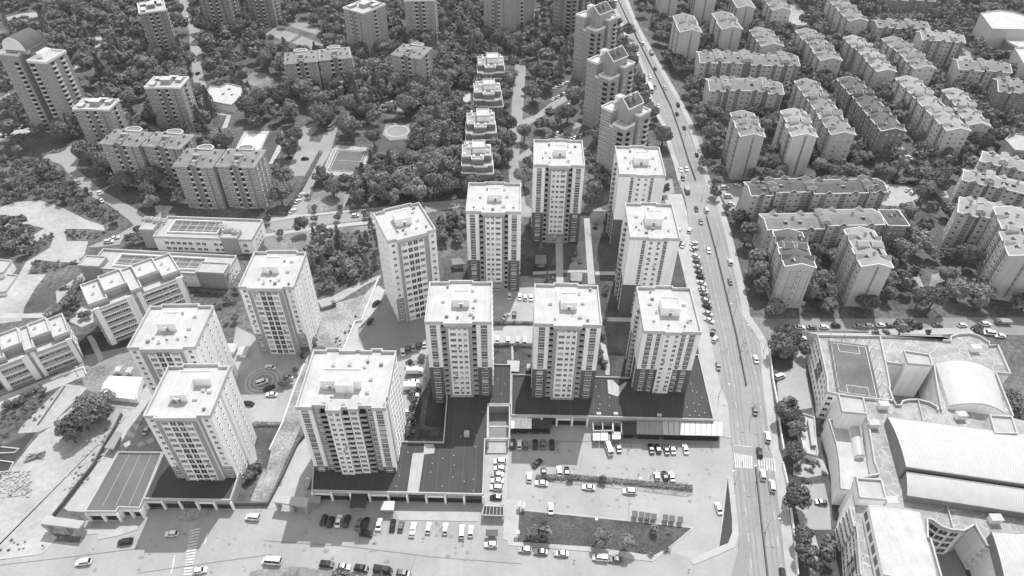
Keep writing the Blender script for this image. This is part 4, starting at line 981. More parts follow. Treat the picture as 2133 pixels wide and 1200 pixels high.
# ---------------------------------------------------------------- brick blocks and towers of the upper left
def bblock(label, quad, z, units=1, roof='hip', wall='brick_grey', name='brick_block', cat='apartment block', group='brick blocks of the upper estate', faceB=False, side='balc', fh=2.75):
    (ox, oy), yaw, w, d = fit(*quad, z)
    B = Bld(name, label, cat, group, (ox, oy, 0), yaw, w, d, z)
    nfl = max(4, int((z - .5) / fh)); fh = (z - .5) / nfl
    uw = w / units
    for k in range(units):
        x0 = k * uw; xc = x0 + uw / 2; j = .6 if units > 1 else 0
        mb = MB()
        a = .10 * uw
        poly = [(x0 + j, 0), (xc - .30 * uw, 0), (xc - .30 * uw, -.7), (xc - .16 * uw, -.7), (xc - .16 * uw, .8), (xc - .07 * uw, .8), (xc - .07 * uw, -.9), (xc + .07 * uw, -.9), (xc + .07 * uw, .8), (xc + .16 * uw, .8), (xc + .16 * uw, -.7),
                (xc + .30 * uw, -.7), (xc + .30 * uw, 0), (x0 + uw - j, 0), (x0 + uw - j, d), (x0 + j, d)]
        mb.prism(poly, 0, z, 0)
        dy = 1.8 * (k % 2)
        B.part('wall', mb, M[wall]).location.y = dy
        sb = MB(); sb.box(xc - .045 * uw, -.96, 1, xc + .045 * uw, -.88, z - .8); B.part('stair_strip', sb, M['brick_dark']).location.y = dy
        for i in range(nfl):
            zz = .3 + i * fh
            for s in (-1, 1):
                B.win('F', xc + s * .40 * uw, zz + .9, 1.2, 1.25, 2, off=-dy, tone=1)
                B.win('F', xc + s * .23 * uw, zz + .9, 1.3, 1.25, 2, off=.7 - dy, tone=1)
                B.balc('F', xc + s * .118 * uw, zz + .05, round(min(3.2, .13 * uw), 2), 1.5, 'round', edge='eave_white', off=-.75 - dy)
            if i % 1 == 0:
                for f, uu in (('L', (.2, .5, .8)), ('R', (.2, .5, .8))):
                    if (f == 'L' and k == 0) or (f == 'R' and k == units - 1):
                        for t in uu:
                            if side == 'balc' and t == .5: B.balc(f, d * t, zz + .05, 2.6, 1.2, 'round')
                            else: B.win(f, d * t, zz + .9, 1.2, 1.25, 2, tone=1)
        # roof of the unit
        rb = MB(); ov = .5; e = [(x0 + j - ov, -ov - .7), (x0 + uw - j + ov, -ov - .7), (x0 + uw - j + ov, d + ov), (x0 + j - ov, d + ov)]
        if roof == 'hip':
            rise = 1.7; rx = uw * .28
            v = [(*e[0], z + .15), (*e[1], z + .15), (*e[2], z + .15), (*e[3], z + .15), (xc - uw * .18, d * .5, z + rise), (xc + uw * .18, d * .5, z + rise)]
            rb.add(v, [(0, 1, 5, 4), (1, 2, 5), (2, 3, 4, 5), (3, 0, 4)], 0)
            rb.add([(a_, b_, z) for a_, b_ in e] + [(a_, b_, z + .15) for a_, b_ in e], [(0, 1, 5, 4), (1, 2, 6, 5), (2, 3, 7, 6), (3, 0, 4, 7), (3, 2, 1, 0)], 1)
            ro = B.part('roof', rb, [M['tile_roof'], M['eave_white']]); ro.location.y = dy; ro.location.z = -.4 * (k % 2)
            # rear bay with pale edge, front light court, pediment over the stair
            cb = MB(); bay = [(xc - .2 * uw, d - 2), (xc - .2 * uw, d + 1.2), (xc - .08 * uw, d + 3.0), (xc + .08 * uw, d + 3.0), (xc + .2 * uw, d + 1.2), (xc + .2 * uw, d - 2)]
            cb.prism(bay, 0, z + .9, 0, 1); cb.ring(bay, z + .9, z + 1.35, .35, 2); cb.obj('rear_bay', [M[wall], M['tile_roof'], M['eave_white']], ro)
            cb = MB(); cb.box(xc - 1.9, 1.2, z + .3, xc + 1.9, 1.5, z + 1.9, 0); cb.box(xc - 1.9, 1.5, z + .3, xc - 1.6, 5.5, z + 2.2, 0); cb.box(xc + 1.6, 1.5, z + .3, xc + 1.9, 5.5, z + 2.2, 0); cb.box(xc - 1.9, 5.5, z + .3, xc + 1.9, 7.2, z + 2.8, 0); cb.box(xc - 1.6, 1.5, z + .8, xc + 1.6, 4.2, z + 1.0, 1)  # white floor slab: the court's sunlit bottom put into the colour
            cb.obj('light_court', [M['brick_grey'], M['white_roof']], ro)
            pb = MB(); pb.prism([(xc - 1.6, -1.6), (xc + 1.6, -1.6), (xc + 1.6, 1.0), (xc - 1.6, 1.0)], z + .2, z + .9, 0)
            pb.add([(xc - 1.8, -1.7, z + .9), (xc + 1.8, -1.7, z + .9), (xc, -1.7, z + 1.9), (xc - 1.8, 1.2, z + .9), (xc + 1.8, 1.2, z + .9), (xc, 1.2, z + 1.9)], [(0, 1, 2), (1, 4, 5, 2), (0, 2, 5, 3)], 0)
            pb.obj('pediment', M['brick_dark'], ro)
            for (a_, b_) in ((.12, .25), (.88, .25), (.14, .7), (.84, .72), (.32, .82), (.68, .3)):
                cx, cy = x0 + uw * a_, d * b_; mb2 = MB(); mb2.box(cx - .45, cy - .45, z + .2, cx + .45, cy + .45, z + 2.0, 0); mb2.box(cx - .55, cy - .55, z + 2.0, cx + .55, cy + .55, z + 2.15, 1)
                mb2.obj('chimney', [M['brick_dark'], M['tile_roof_lt']], ro)
        else:
            poly2 = [(x0 + j, -.1), (x0 + uw - j, -.1), (x0 + uw - j, d), (x0 + j, d)]
            rb.cap(poly2, z + .03, 0); ro = B.part('roof', rb, M['paving'])
            pb = MB(); pb.ring(inset(poly2, -.25), z - .3, z + .9, .4, 0, inner_z0=z); pb.obj('parapet', M['eave_white'], ro)
            for (a_, b_, sx, sy, h) in ((.36, .38, .28, .34, 2.6), (.1, .1, .14, .3, 1.5), (.74, .55, .16, .3, 1.6), (.1, .7, .2, .16, 1.2), (.5, .8, .25, .12, 1.9)):
                mb2 = MB(); xx, yy = x0 + uw * a_, d * b_; mb2.box(xx, yy, z + .04, xx + uw * sx, yy + d * sy, z + h, 0); mb2.box(xx - .15, yy - .15, z + h, xx + uw * sx + .15, yy + d * sy + .15, z + h + .2, 1)
                mb2.obj('roof_house', [M[wall], M['white_roof']], ro)
    B.finish(96)
    return B
bblock('double brick block with round balconies on the left, trees and lane before it', [(208, 296), (377, 313), (242, 268), (395, 286)], 25.0, 2)
bblock('double brick block with round balconies and sunlit end wall, above the school roof', [(362.6, 342.5), (532.6, 352.4), (388, 308.5), (546.7, 317)], 25.0, 2, side='win')
bblock('double brick block with tiled roofs in the park, right of the tennis courts', [(582.6, 137.4), (727, 118), (600, 113), (735, 97)], 21.5, 2)
bblock('single brick tower with tiled roof and white roof edge, deep in the park trees', [(817.7, 113), (877, 123), (840, 90.7), (897, 100.6)], 24.0, 1, cat='apartment tower')
bblock('pale brick tower with a cluttered flat roof, left of the flat white pavilion', [(304.5, 182.7), (374, 185.5), (320, 162), (393, 162.5)], 28.0, 1, roof='flat', cat='apartment tower')
bblock('brick tower with flat roof standing in front of the tallest barrel roofed tower', [(154, 228), (226.6, 231), (176, 207), (246.5, 210)], 26.0, 1, roof='flat', cat='apartment tower')
bblock('dark tall tower with rows of round balconies, left of the upper lane', [(296, 27), (351, 23), (281, 8), (336, 4)], 34.0, 1, roof='flat', wall='brick_dark', cat='apartment tower')
bblock('dark tall tower cut by the top edge, right of the upper lane', [(416, -38), (470, -32), (420, -58), (474, -52)], 38.0, 1, roof='flat', wall='brick_dark', cat='apartment tower')
bblock('brick tower seen corner on with pale cluttered roof, left of the square top edge tower', [(725.6, 17), (757, 33), (761, -4), (792, 11)], 34.0, 1, roof='flat', cat='apartment tower')
bblock('square brick tower reaching the top edge, two columns of pale balconies', [(842, 2), (907, 2), (846, -20), (906, -20)], 32.0, 1, roof='flat', cat='apartment tower')
bblock('tall brick tower cut by the top edge, left of the curved upper street', [(1016, -32), (1060, -12), (1060, -52), (1106, -32)], 36.0, 1, roof='flat', cat='apartment tower', wall='brick_grey')
bblock('hazy dark tower at the top edge beyond the second lane tower', [(512, -40), (560, -36), (516, -58), (564, -54)], 34.0, 1, roof='flat', wall='brick_dark', cat='apartment tower')
# the tallest tower: twin wings, dark recess, half barrel roof
def barrel_tower():
    z = 47.0
    (ox, oy), yaw, w, d = fit((5, 110), (93, 125), (40, 86), (121, 99), z)
    B = Bld('barrel_roof_tower', 'tallest brick tower with twin wings and a dark half barrel roof, far left', 'apartment tower', None, (ox, oy, 0), yaw, w, d, z)
    a, b = w * .44, w * .60
    mb = MB(); mb.prism([(0, 0), (a, 0), (a, d), (0, d)], 0, z, 0); B.part('wing', mb, M['brick_grey'])
    mb = MB(); mb.prism([(b, 0), (w, 0), (w, d), (b, d)], 0, z - 3, 0); B.part('wing', mb, M['brick_grey'])
    mb = MB(); mb.box(a, 5, 0, b, d, z + 2, 0); B.part('core', mb, M['brick_dark'])  # shadow between the wings put into the colour: core darker than they are
    n = 16; fh = (z - 4) / n
    for i in range(n):
        zz = .4 + i * fh
        B.win('F', w * .06, zz + .9, 1.2, 1.3, 2, tone=1); B.win('F', w * .16, zz + .9, 1.2, 1.3, 2, tone=1)
        B.balc('F', w * .34, zz + .1, 3.2, 1.3, 'round')
        B.balc('F', w * .68, zz + .1, 3.2, 1.3, 'round')
        B.win('F', w * .80, zz + .9, 1.2, 1.3, 2, tone=1); B.win('F', w * .92, zz + .9, 1.2, 1.3, 2, tone=1)
        B.balc('R', d * .25, zz + .1, 3.0, 1.2, 'box', edge='eave_white'); B.balc('R', d * .7, zz + .1, 3.0, 1.2, 'box', edge='eave_white')
    for x0, x1, zz in ((0, a, z), (b, w, z - 3)):
        mb = MB(); mb.cap([(x0, 0), (x1, 0), (x1, d), (x0, d)], zz + .05, 0); o = B.part('roof', mb, M['paving'])
        mb = MB(); mb.ring([(x0 - .2, -.2), (x1 + .2, -.2), (x1 + .2, d + .2), (x0 - .2, d + .2)], zz - .4, zz + 1.0, .5, 0, inner_z0=zz); mb.obj('parapet', M['eave_white'], o)
        mb = MB(); mb.box(x0 + 2, d * .35, zz + .06, x0 + 5.5, d * .8, zz + 3.0); mb.obj('roof_house', M['light_wall'], o)
    # barrel: axis to the back, standing on the left wing and the core
    R = w * .24; cx = w * .36; n = 14; y0, y1 = d * .15, d * 1.0; zb = z + 2.2
    mb = MB(); mb.box(cx - R, y0, z + .06, cx + R, y1, zb, 2)
    v = []
    for k in range(n + 1):
        t = math.pi * k / n
        for y in (y0 - .5, y1 + .5): v.append((cx - R * math.cos(t), y, zb + R * math.sin(t)))
    mb.add(v, [(2 * k, 2 * k + 1, 2 * k + 3, 2 * k + 2)[::-1] for k in range(n)], 0)
    mb.add([v[2 * k] for k in range(n + 1)], [tuple(range(n, -1, -1))], 1); mb.add([v[2 * k + 1] for k in range(n + 1)], [tuple(range(n + 1))], 1)
    o = B.part('barrel_roof', mb, [M['tile_roof_dk'], M['light_wall'], M['brick_grey']])
    mb = MB()
    for k in range(n): mb.bar((v[2 * k][0], y0 - .55, v[2 * k][2]), (v[2 * k + 2][0], y0 - .55, v[2 * k + 2][2]), .35, .35)
    mb.obj('roof_edge', M['eave_white'], o)
    B.finish(96)
barrel_tower()
# three big dark corner-on towers by the main road with steep gabled roofs and stepped wings
def dtower(label, quad, z, wall='brick_dark'):
    (ox, oy), yaw, w, d = fit(*quad, z)
    B = Bld('gabled_tower', label, 'apartment tower', 'dark gabled towers beside the main road', (ox, oy, 0), yaw, w, d, z)
    nfl = int(z / 2.9); fh = (z - .4) / nfl
    parts = [('core', (w * .30, d * .22, w * .86, d * .86), z + 1.5), ('wing', (0, 0, w * .40, d * .46), z - 1.5), ('wing', (w * .55, -1.0, w, d * .40), z - 7), ('wing', (w * .62, d * .5, w + 1, d), z - 3), ('wing', (w * .02, d * .55, w * .5, d), z - 2), ('wing', (w * .40, -.4, w * .56, d * .22), z - 9)]
    for nm, (x0, y0, x1, y1), h in parts:
        mb = MB(); mb.box(x0, y0, 0, x1, y1, h, 0)
        o = B.part(nm, mb, M[wall])
        if nm == 'wing':
            rb = MB(); rb.cap([(x0, y0), (x1, y0), (x1, y1), (x0, y1)], h + .04, 0); rb.ring([(x0 - .15, y0 - .15), (x1 + .15, y0 - .15), (x1 + .15, y1 + .15), (x0 - .15, y1 + .15)], h - .3, h + 1.0, .35, 1, inner_z0=h)
            rb.obj('terrace', [M['white_roof'], M['eave_white']], o)
    # core roof: steep gable across
    x0, y0, x1, y1 = w * .29, d * .21, w * .87, d * .87; zz = z + 1.5; rise = 4.4
    for lo, hi, ym in ((y0, y1, (y0 + y1) / 2),):
        v = [(x0, lo, zz), (x1, lo, zz), (x1, hi, zz), (x0, hi, zz), ((x0 + x1) / 2, lo, zz + rise), ((x0 + x1) / 2, hi, zz + rise)]
        rb = MB(); rb.add(v, [(0, 4, 5, 3), (1, 2, 5, 4)], 0); rb.add(v, [(0, 1, 4), (2, 3, 5)], 1)
        o = B.part('roof', rb, [M['tile_roof_dk'], M[wall]])
        tb = MB()
        for i, j in ((0, 4), (4, 1), (3, 5), (5, 2), (0, 3), (1, 2), (4, 5)): tb.bar(Vector(v[i]) + Vector((0, 0, .1)), Vector(v[j]) + Vector((0, 0, .1)), .4, .4)
        tb.obj('roof_edge', M['eave_white'], o)
        for t in (.3, .62):
            cb = MB(); cx = x0 + (x1 - x0) * .68; cy = lo + (hi - lo) * t; cb.box(cx - .8, cy - .8, zz + 1.5, cx + .8, cy + .8, zz + 5.6); cb.obj('chimney', M['brick_grey'], o)
        cb = MB(); cb.box(x0 - 1.5, y0 + 2.2, zz - .4, x0 + 1.8, y0 + 6, zz + 2.6, 0); cb.box(x0 - 1.7, y0 + 2, zz + 2.6, x0 + 2, y0 + 6.2, zz + 2.8, 1); cb.obj('roof_house', [M['light_wall'], M['white_roof']], o)
    for i in range(nfl - 1):
        zl = .4 + i * fh
        for u, off in ((.06, 0), (.15, 0), (.24, 0), (.34, 0)): 
            if zl < z - 5: B.win('F', w * u, zl + .8, 1.1, 1.5, 2, off=off, tone=random.choice((1, 1, 2)))
        if zl < z - 10:
            B.win('F', w * .66, zl + .8, 1.2, 1.4, 2, off=1.0, tone=1); B.balc('F', w * .85, zl + .1, 3.6, 1.3, 'box', edge='mid_wall', off=1.0)
            B.balc('R', d * .12, zl + .1, 3.2, 1.3, 'box', edge='mid_wall'); B.win('R', d * .30, zl + .8, 1.2, 1.4, 2, tone=1)
        if zl < z - 6:
            B.win('R', d * .60, zl + .8, 1.3, 1.4, 2, off=1.0); B.balc('R', d * .84, zl + .1, 3.4, 1.4, 'box', edge='slab_edge', off=1.0)
        if zl < z - 5:
            for u in (.2, .5, .8): B.win('L', d * u, zl + .8, 1.2, 1.4, 2, tone=1)
    B.finish(96)
dtower('dark gabled tower nearest the white towers, beside the main road trees', [(1255.8, 219), (1308, 243), (1300, 195), (1350.7, 219.5)], 42.0, 'brick_grey')
dtower('dark gabled tower in the middle of the row along the main road', [(1227.5, 122), (1275.6, 141.6), (1270, 100), (1317, 122)], 42.0, 'brick_grey')
dtower('dark gabled tower farthest up the main road, grey terraces below its roof', [(1202, 28), (1247, 42), (1240, 10), (1284, 26)], 44.0, 'brick_grey')
dtower('dark tower at the top edge left of the row of gabled towers', [(1160, -44), (1196, -32), (1190, -60), (1226, -48)], 42.0)
# ---------------------------------------------------------------- stepped terrace houses down the slope
def terrace(label, quad, z):
    (ox, oy), yaw, w, d = fit(*quad, z)
    B = Bld('terrace_house', label, 'terraced block', 'stepped terrace houses in the park', (ox, oy, 0), yaw, w, d, z)
    lv = [([(0, d * .22), (w * .32, d * .22), (w * .32, d * .06), (w * .74, d * .06), (w * .74, d * .26), (w, d * .26), (w, d * .84), (w * .62, d * .84), (w * .62, d), (w * .08, d), (w * .08, d * .86), (0, d * .86)], z),
          ([(-.5, -.2), (w * .40, -.2), (w * .40, -1.5), (w * .86, -1.5), (w * .86, -.2), (w + .7, -.2), (w + .7, d * .62), (-.5, d * .62)], z - 3.0),
          ([(-.3, -2.2), (w * .48, -2.2), (w * .48, -3.4), (w + 1.1, -3.4), (w + 1.1, d * .5), (-.3, d * .5)], z - 6.2)]
    if 'second' in label or 'upper' in label: lv = [([(w - a_, b_) for a_, b_ in p_], h_) for p_, h_ in lv]
    for i, (poly, h) in enumerate(lv):
        mb = MB(); mb.prism(poly, 0, h - .9, 0); o = B.part('storey', mb, M['e_wall_dk'])
        rb = MB(); rb.cap(poly, h - .85, 0); rb.ring(inset(poly, -.12), h - .9, h, .28, 1, inner_z0=h - .9); rb.obj('terrace_roof', [M['asphalt'], M['eave_white']], o)
    mb = MB(); mb.box(w * .36, d * .42, z - .84, w * .80, d * .80, z + 2.4, 0); mb.ring([(w * .35, d * .40), (w * .81, d * .40), (w * .81, d * .82), (w * .35, d * .82)], z + 2.3, z + 3.0, .4, 1, inner_z0=z + 2.3); mb.cap([(w * .36, d * .41), (w * .80, d * .41), (w * .80, d * .81), (w * .36, d * .81)], z + 2.45, 1)
    B.part('roof_house', mb, [M['light_wall'], M['white_roof']])
    for (a, b) in ((.08, .35), (.22, .7), (.9, .5), (.4, .2), (.66, .2), (.18, .9), (.5, .92), (.93, .75)):
        mb = MB(); mb.box(w * a - .6, d * b - .5, z - .84, w * a + .6, d * b + .5, z + .5); B.part('chimney', mb, M['light_wall'])
    for i in range(max(2, int((z - 7) / 3))):
        zz = 1 + i * 3
        for t in (.15, .4, .65, .85): B.win('F', w * t, zz, 1.5, 1.4, 2, off=3.22 if t > .4 else 2.42); B.win('L', d * t, zz, 1.4, 1.4, 2, off=.45); B.win('R', d * t, zz, 1.4, 1.4, 2, off=1.25)
    B.finish(60)
terrace('white roofed stepped terrace house nearest the street, lowest of the four', [(961, 331), (1028.8, 334), (965, 296), (1016, 294.6)], 18)
terrace('white roofed stepped terrace house, second up the slope from the street', [(971, 264), (1039, 268), (974, 230), (1022, 228)], 17)
terrace('white roofed stepped terrace house, third up the slope beside a small pool', [(988, 196), (1047, 198), (987, 170), (1037, 167)], 16)
terrace('white roofed stepped terrace house, uppermost of the four', [(994, 140), (1054, 142), (997, 114), (1043, 112)], 16)
# ---------------------------------------------------------------- low buildings, podiums, canopies, school, walls
def plan(name, label, cat, group=None, at=(0, 0)):
    "thing whose parts are given in plan coordinates (root moved to `at`)"
    r = empty(name, (at[0], at[1], 0)); tag(r, label, cat, group); return r
def pobj(mb, name, mats, root):
    o = mb.obj(name, mats, root); l = root.location; o.location = (-l.x, -l.y, -l.z); return o
def ctr(p): return (sum(a[0] for a in p) / len(p), sum(a[1] for a in p) / len(p))
def edge_windows(root, a, b, zs, us, w, h, panes, parent=None, tone=None, kind='window'):
    "windows on the wall from a to b (plan), outside on the right hand"
    A, B_ = Vector(a), Vector(b); d = (B_ - A).normalized(); ang = math.atan2(d.y, d.x)
    l = root.location
    for z in zs:
        for u in us:
            p = A + (B_ - A) * u
            t = tone or random.choice((1, 1, 2))
            _, me = cached(('w', w, h, panes, t, True), lambda: win_mb(w, h, panes, t, True), kind, WM())
            inst(kind, me, root, (p.x - l.x, p.y - l.y, z), ang)
def flatblock(name, label, cat, poly, z, wall='white_wall', roof='podium_roof', par=0.7, group=None, z0=0.0, parmat='white_roof', t=0.35):
    r = plan(name, label, cat, group, ctr(poly))
    mb = MB(); mb.prism(poly, z0, z - par - .06, 0); pobj(mb, 'wall', M[wall], r)
    mb = MB(); mb.cap(poly, z - par); pobj(mb, 'roof', M[roof], r)
    mb = MB(); mb.ring(inset(poly, -.08), z - par - .4, z, t, 0, inner_z0=z - par); pobj(mb, 'parapet', M[parmat], r)
    FOOT.append(inset(poly, -1)); return r
ZP = 5.5
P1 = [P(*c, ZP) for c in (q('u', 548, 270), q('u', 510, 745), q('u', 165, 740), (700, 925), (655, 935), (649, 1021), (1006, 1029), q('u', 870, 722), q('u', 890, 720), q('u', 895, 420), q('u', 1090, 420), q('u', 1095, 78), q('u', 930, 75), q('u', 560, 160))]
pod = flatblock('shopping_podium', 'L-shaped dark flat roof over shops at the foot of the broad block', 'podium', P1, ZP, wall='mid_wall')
# pale repair sheet and small roof boxes on the deck
mb = MB(); mb.cap([Q('u', a, b, ZP) for a, b in ((245, 835), (340, 830), (345, 755), (425, 758), (437, 790), (430, 835), (345, 845), (295, 1180), (195, 1180))], ZP - .66); pobj(mb, 'roof_patch', M['concrete'], pod)
def dots(root, pts, z):
    for a, b, s_ in pts:
        mb = MB(); mb.box(a - s_, b - s_, z, a + s_, b + s_, z + s_ * 1.2); pobj(mb, 'roof_vent', M['white_roof'], root)
rr = random.Random(3)
def deck_seams(root, poly, step, z):
    "welded seams of the roofing felt, clipped to the deck"
    p = inset(poly, .6); xs = [a[0] for a in p]; y0 = min(a[1] for a in p); y1 = max(a[1] for a in p); x = min(xs) + step; mb = MB()
    while x < max(xs):
        y = y0; run = None
        while y <= y1 + .5:
            ins_ = inside(x, y, p)
            if ins_ and run is None: run = y
            if run is not None and (not ins_ or y + .5 > y1): mb.bar((x, run, z), (x, y - .5, z), .09, .012); run = None
            y += .5
        x += step
    pobj(mb, 'felt_seam', M['podium_light'], root)['kind'] = 'stuff'
deck_seams(pod, P1, 4.2, ZP - .675)
dots(pod, [(*Q('u', x, y, ZP), .16) for x, y in [(410, 780), (505, 880), (600, 855), (605, 940), (415, 925), (785, 780), (400, 1000), (590, 1040), (690, 1080), (770, 1060), (500, 1120), (770, 1160), (130, 1030), (100, 1120), (205, 830), (660, 690), (790, 680), (980, 200), (1010, 325), (850, 480), (940, 140), (1040, 240)]], ZP - .65)
mb = MB(); x, y = Q('u', 712, 680, ZP); mb.box(x - .9, y - .9, ZP - .65, x + .9, y + .9, ZP + .9); pobj(mb, 'roof_hatch', M['white_roof'], pod)
# shop fronts along the street side
A_, B_ = P1[5], P1[6]
def shopfront(root, a, b, n, z1=3.6, m='glass_dark', sign=True):
    A, Bv = Vector(a), Vector(b); d = (Bv - A).normalized(); nn = Vector((d.y, -d.x)); W_ = (Bv - A).length / n
    for i in range(n):
        c0 = A + d * (W_ * i + .5) + nn * .06; c1 = A + d * (W_ * (i + 1) - .5) + nn * .06
        mb = MB(); mb.add([(*c0, .3), (*c1, .3), (*c1, z1 - .9), (*c0, z1 - .9)], [(0, 1, 2, 3)], 0)
        s0, s1 = c0 + nn * .1, c1 + nn * .1
        if sign and i % 3 != 1: mb.bar((*s0, z1 + .5), (*s1, z1 + .5), .2, .9, 1)
        pobj(mb, 'shop_front', [M[m], M[('light_wall', 'mid_wall', 'metal_dark')[i % 3]]], root)
    for i in range(n + 1):
        c = A + d * (W_ * i) + nn * .3
        mb = MB(); mb.box(c.x - .3, c.y - .3, 0, c.x + .3, c.y + .3, z1 + .9); pobj(mb, 'pilaster', M['light_wall'], root)
shopfront(pod, A_, B_, 9)
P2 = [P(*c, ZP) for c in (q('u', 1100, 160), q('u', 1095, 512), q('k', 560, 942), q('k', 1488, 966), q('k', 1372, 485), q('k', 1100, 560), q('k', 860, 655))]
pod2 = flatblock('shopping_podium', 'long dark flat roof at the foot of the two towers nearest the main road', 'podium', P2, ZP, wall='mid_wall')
deck_seams(pod2, P2, 4.2, ZP - .675)
dots(pod2, [(*Q('k', x, y, ZP), .18) for x, y in [(620, 720), (715, 745), (640, 790), (720, 800), (650, 850), (720, 860), (640, 880), (1330, 750), (1360, 760), (1340, 840), (1380, 850), (1350, 900), (1290, 870), (1320, 700), (1400, 800), (1420, 910), (1380, 930), (1310, 930)]], ZP - .65)
for x, y in ((640, 925), (765, 925), (1085, 935)):
    mb = MB(); a, b = Q('k', x, y, ZP); mb.box(a - .8, b - .5, ZP - .65, a + .8, b + .5, ZP + .4); pobj(mb, 'roof_hatch', M['white_roof'], pod2)
mb = MB(); mb.cap([Q('k', a, b, ZP) for a, b in ((705, 665), (745, 668), (790, 715), (840, 680), (850, 690), (780, 790), (710, 765))], ZP - .64); pobj(mb, 'roof_patch', M['white_roof'], pod2)
shopfront(pod2, P2[1], P2[2], 5)
# middle link: ramp opening with white frame
def frame_bars(name, label, cat, pts, bars, z, w=.5, h=.5, m='white_roof', posts=True, group=None):
    r = plan(name, label, cat, group, ctr(pts))
    for i, j in bars:
        mb = MB(); mb.bar((*pts[i], z), (*pts[j], z), w, h); pobj(mb, 'beam', M[m], r)
    if posts:
        for p in pts:
            mb = MB(); mb.box(p[0] - .16, p[1] - .16, 0, p[0] + .16, p[1] + .16, z - h); pobj(mb, 'post', M[m], r)
    return r
rp = [Q('u', *c, 5.2) for c in ((897, 432), (1082, 432), (1082, 612), (1080, 716), (897, 716), (897, 612))]
frame_bars('ramp_frame', 'white open frame over the dark garage ramp between the two podium roofs', 'frame', rp, [(0, 1), (1, 2), (2, 3), (3, 4), (4, 5), (5, 0), (5, 2)], 5.2)
sheet('ramp_floor', 'asphalt_dark', 0.04, inset([Q('u', *c, 1) for c in ((893, 440), (1090, 440), (1090, 730), (893, 730))], 0))
def slabroof(name, label, cat, pts, z, roof='metal_grey', th=.25, posts=True, seams=0, wall=None, group=None, pm='metal_grey', zb=0):
    r = plan(name, label, cat, group, ctr(pts))
    mb = MB(); mb.prism(pts, z - th, z, 0, bottom=True); ro = pobj(mb, 'roof', M[roof], r)
    if seams:
        p = pts
        for i in range(1, seams):
            t = i / seams; a = Vector(p[0]) + (Vector(p[1]) - Vector(p[0])) * t; b = Vector(p[3]) + (Vector(p[2]) - Vector(p[3])) * t
            mb = MB(); mb.bar((*a, z + .07), (*b, z + .07), .12, .09); s_ = pobj(mb, 'seam', M['metal_dark' if roof == 'metal_pale' else 'metal_pale'], r)
    ins = inset(pts, .4)
    if wall:
        mb = MB(); mb.walls(inset(pts, .8), zb, z - th - .01); pobj(mb, 'wall', M[wall], r)
    elif posts:
        for p in ins:
            mb = MB(); mb.box(p[0] - .12, p[1] - .12, zb, p[0] + .12, p[1] + .12, z - th); pobj(mb, 'post', M[pm], r)
    return r
def ql(k, pts, z): return [Q(k, a, b, z) for a, b in pts]
slabroof('shop_canopy', 'pale flat canopy beside the ramp frame below the podium edge', 'canopy', ql('u', [(1092, 535), (1272, 535), (1272, 630), (1092, 628)], 3.6), 3.6, 'light_wall', seams=2, wall='glass_dark')
slabroof('shop_canopy', 'dark flat awning with grey rim below the long podium edge', 'canopy', ql('u', [(1280, 540), (1445, 540), (1445, 628), (1280, 626)], 3.6), 3.62, 'metal_dark', wall='glass_dark')
for i, (x, lab) in enumerate(((1110, 'first'), (1200, 'second'), (1300, 'third'), (1395, 'fourth'))):
    c = Q('u', x, 668); mb = MB(); mb.box(c[0] - 1.4, c[1] - .5, 0, c[0] + 1.4, c[1] + .5, .9)
    tag(mb.obj('planter', M['metal_dark']), f'dark planter box before the shaded shop canopies, {lab} from the left', 'planter', 'dark planters before the shops')
pg = ql('k', [(597, 968), (668, 968), (740, 968), (742, 1046), (670, 1047), (600, 1048)], 3.4)
frame_bars('pergola', 'white framed two bay pergola in front of the long podium', 'pergola', pg, [(0, 1), (1, 2), (2, 3), (3, 4), (4, 5), (5, 0), (1, 4)], 3.4, .35, .35)
pg = ql('k', [(748, 985), (806, 985), (806, 1060), (748, 1058)], 3.4)
frame_bars('pergola', 'smaller dark floored pergola right of the white two bay one', 'pergola', pg, [(0, 1), (1, 2), (2, 3), (3, 0)], 3.4, .25, .25)
sheet('terrace_floor', 'podium_roof', .05, ql('k', [(600, 985), (806, 990), (806, 1075), (600, 1075)], 0))
for i, (x0, y0, x1, y1) in enumerate(((598, 1062, 650, 1120), (655, 1058, 706, 1120), (740, 1058, 800, 1110))):
    pts = ql('k', [(x0, y0), (x1, y0), (x1, y1), (x0, y1)], 2.6)
    slabroof('parasol', ('leftmost', 'middle', 'rightmost')[i] + ' white cafe parasol of the terrace below the pergolas', 'parasol', pts, 2.6, 'cloth_white', th=.15)
slabroof('shop_canopy', 'low dark canopy between the pergolas and the grey panelled roof', 'canopy', ql('k', [(810, 985), (915, 985), (915, 1075), (810, 1075)], 3.4), 3.4, 'metal_dark', wall='glass_dark')
slabroof('shop_canopy', 'long canopy roof of grey panels by the car park, in the tower shadow', 'canopy', ql('k', [(918, 972), (1108, 972), (1112, 1078), (918, 1072)], 4.0), 4.0, 'metal_grey', seams=5, wall='glass_dark')
slabroof('shop_canopy', 'long canopy roof of white panels at the road end of the car park', 'canopy', ql('k', [(1110, 972), (1550, 985), (1548, 1088), (1114, 1078)], 4.0), 4.06, 'metal_pale', seams=11, wall='glass_dark')
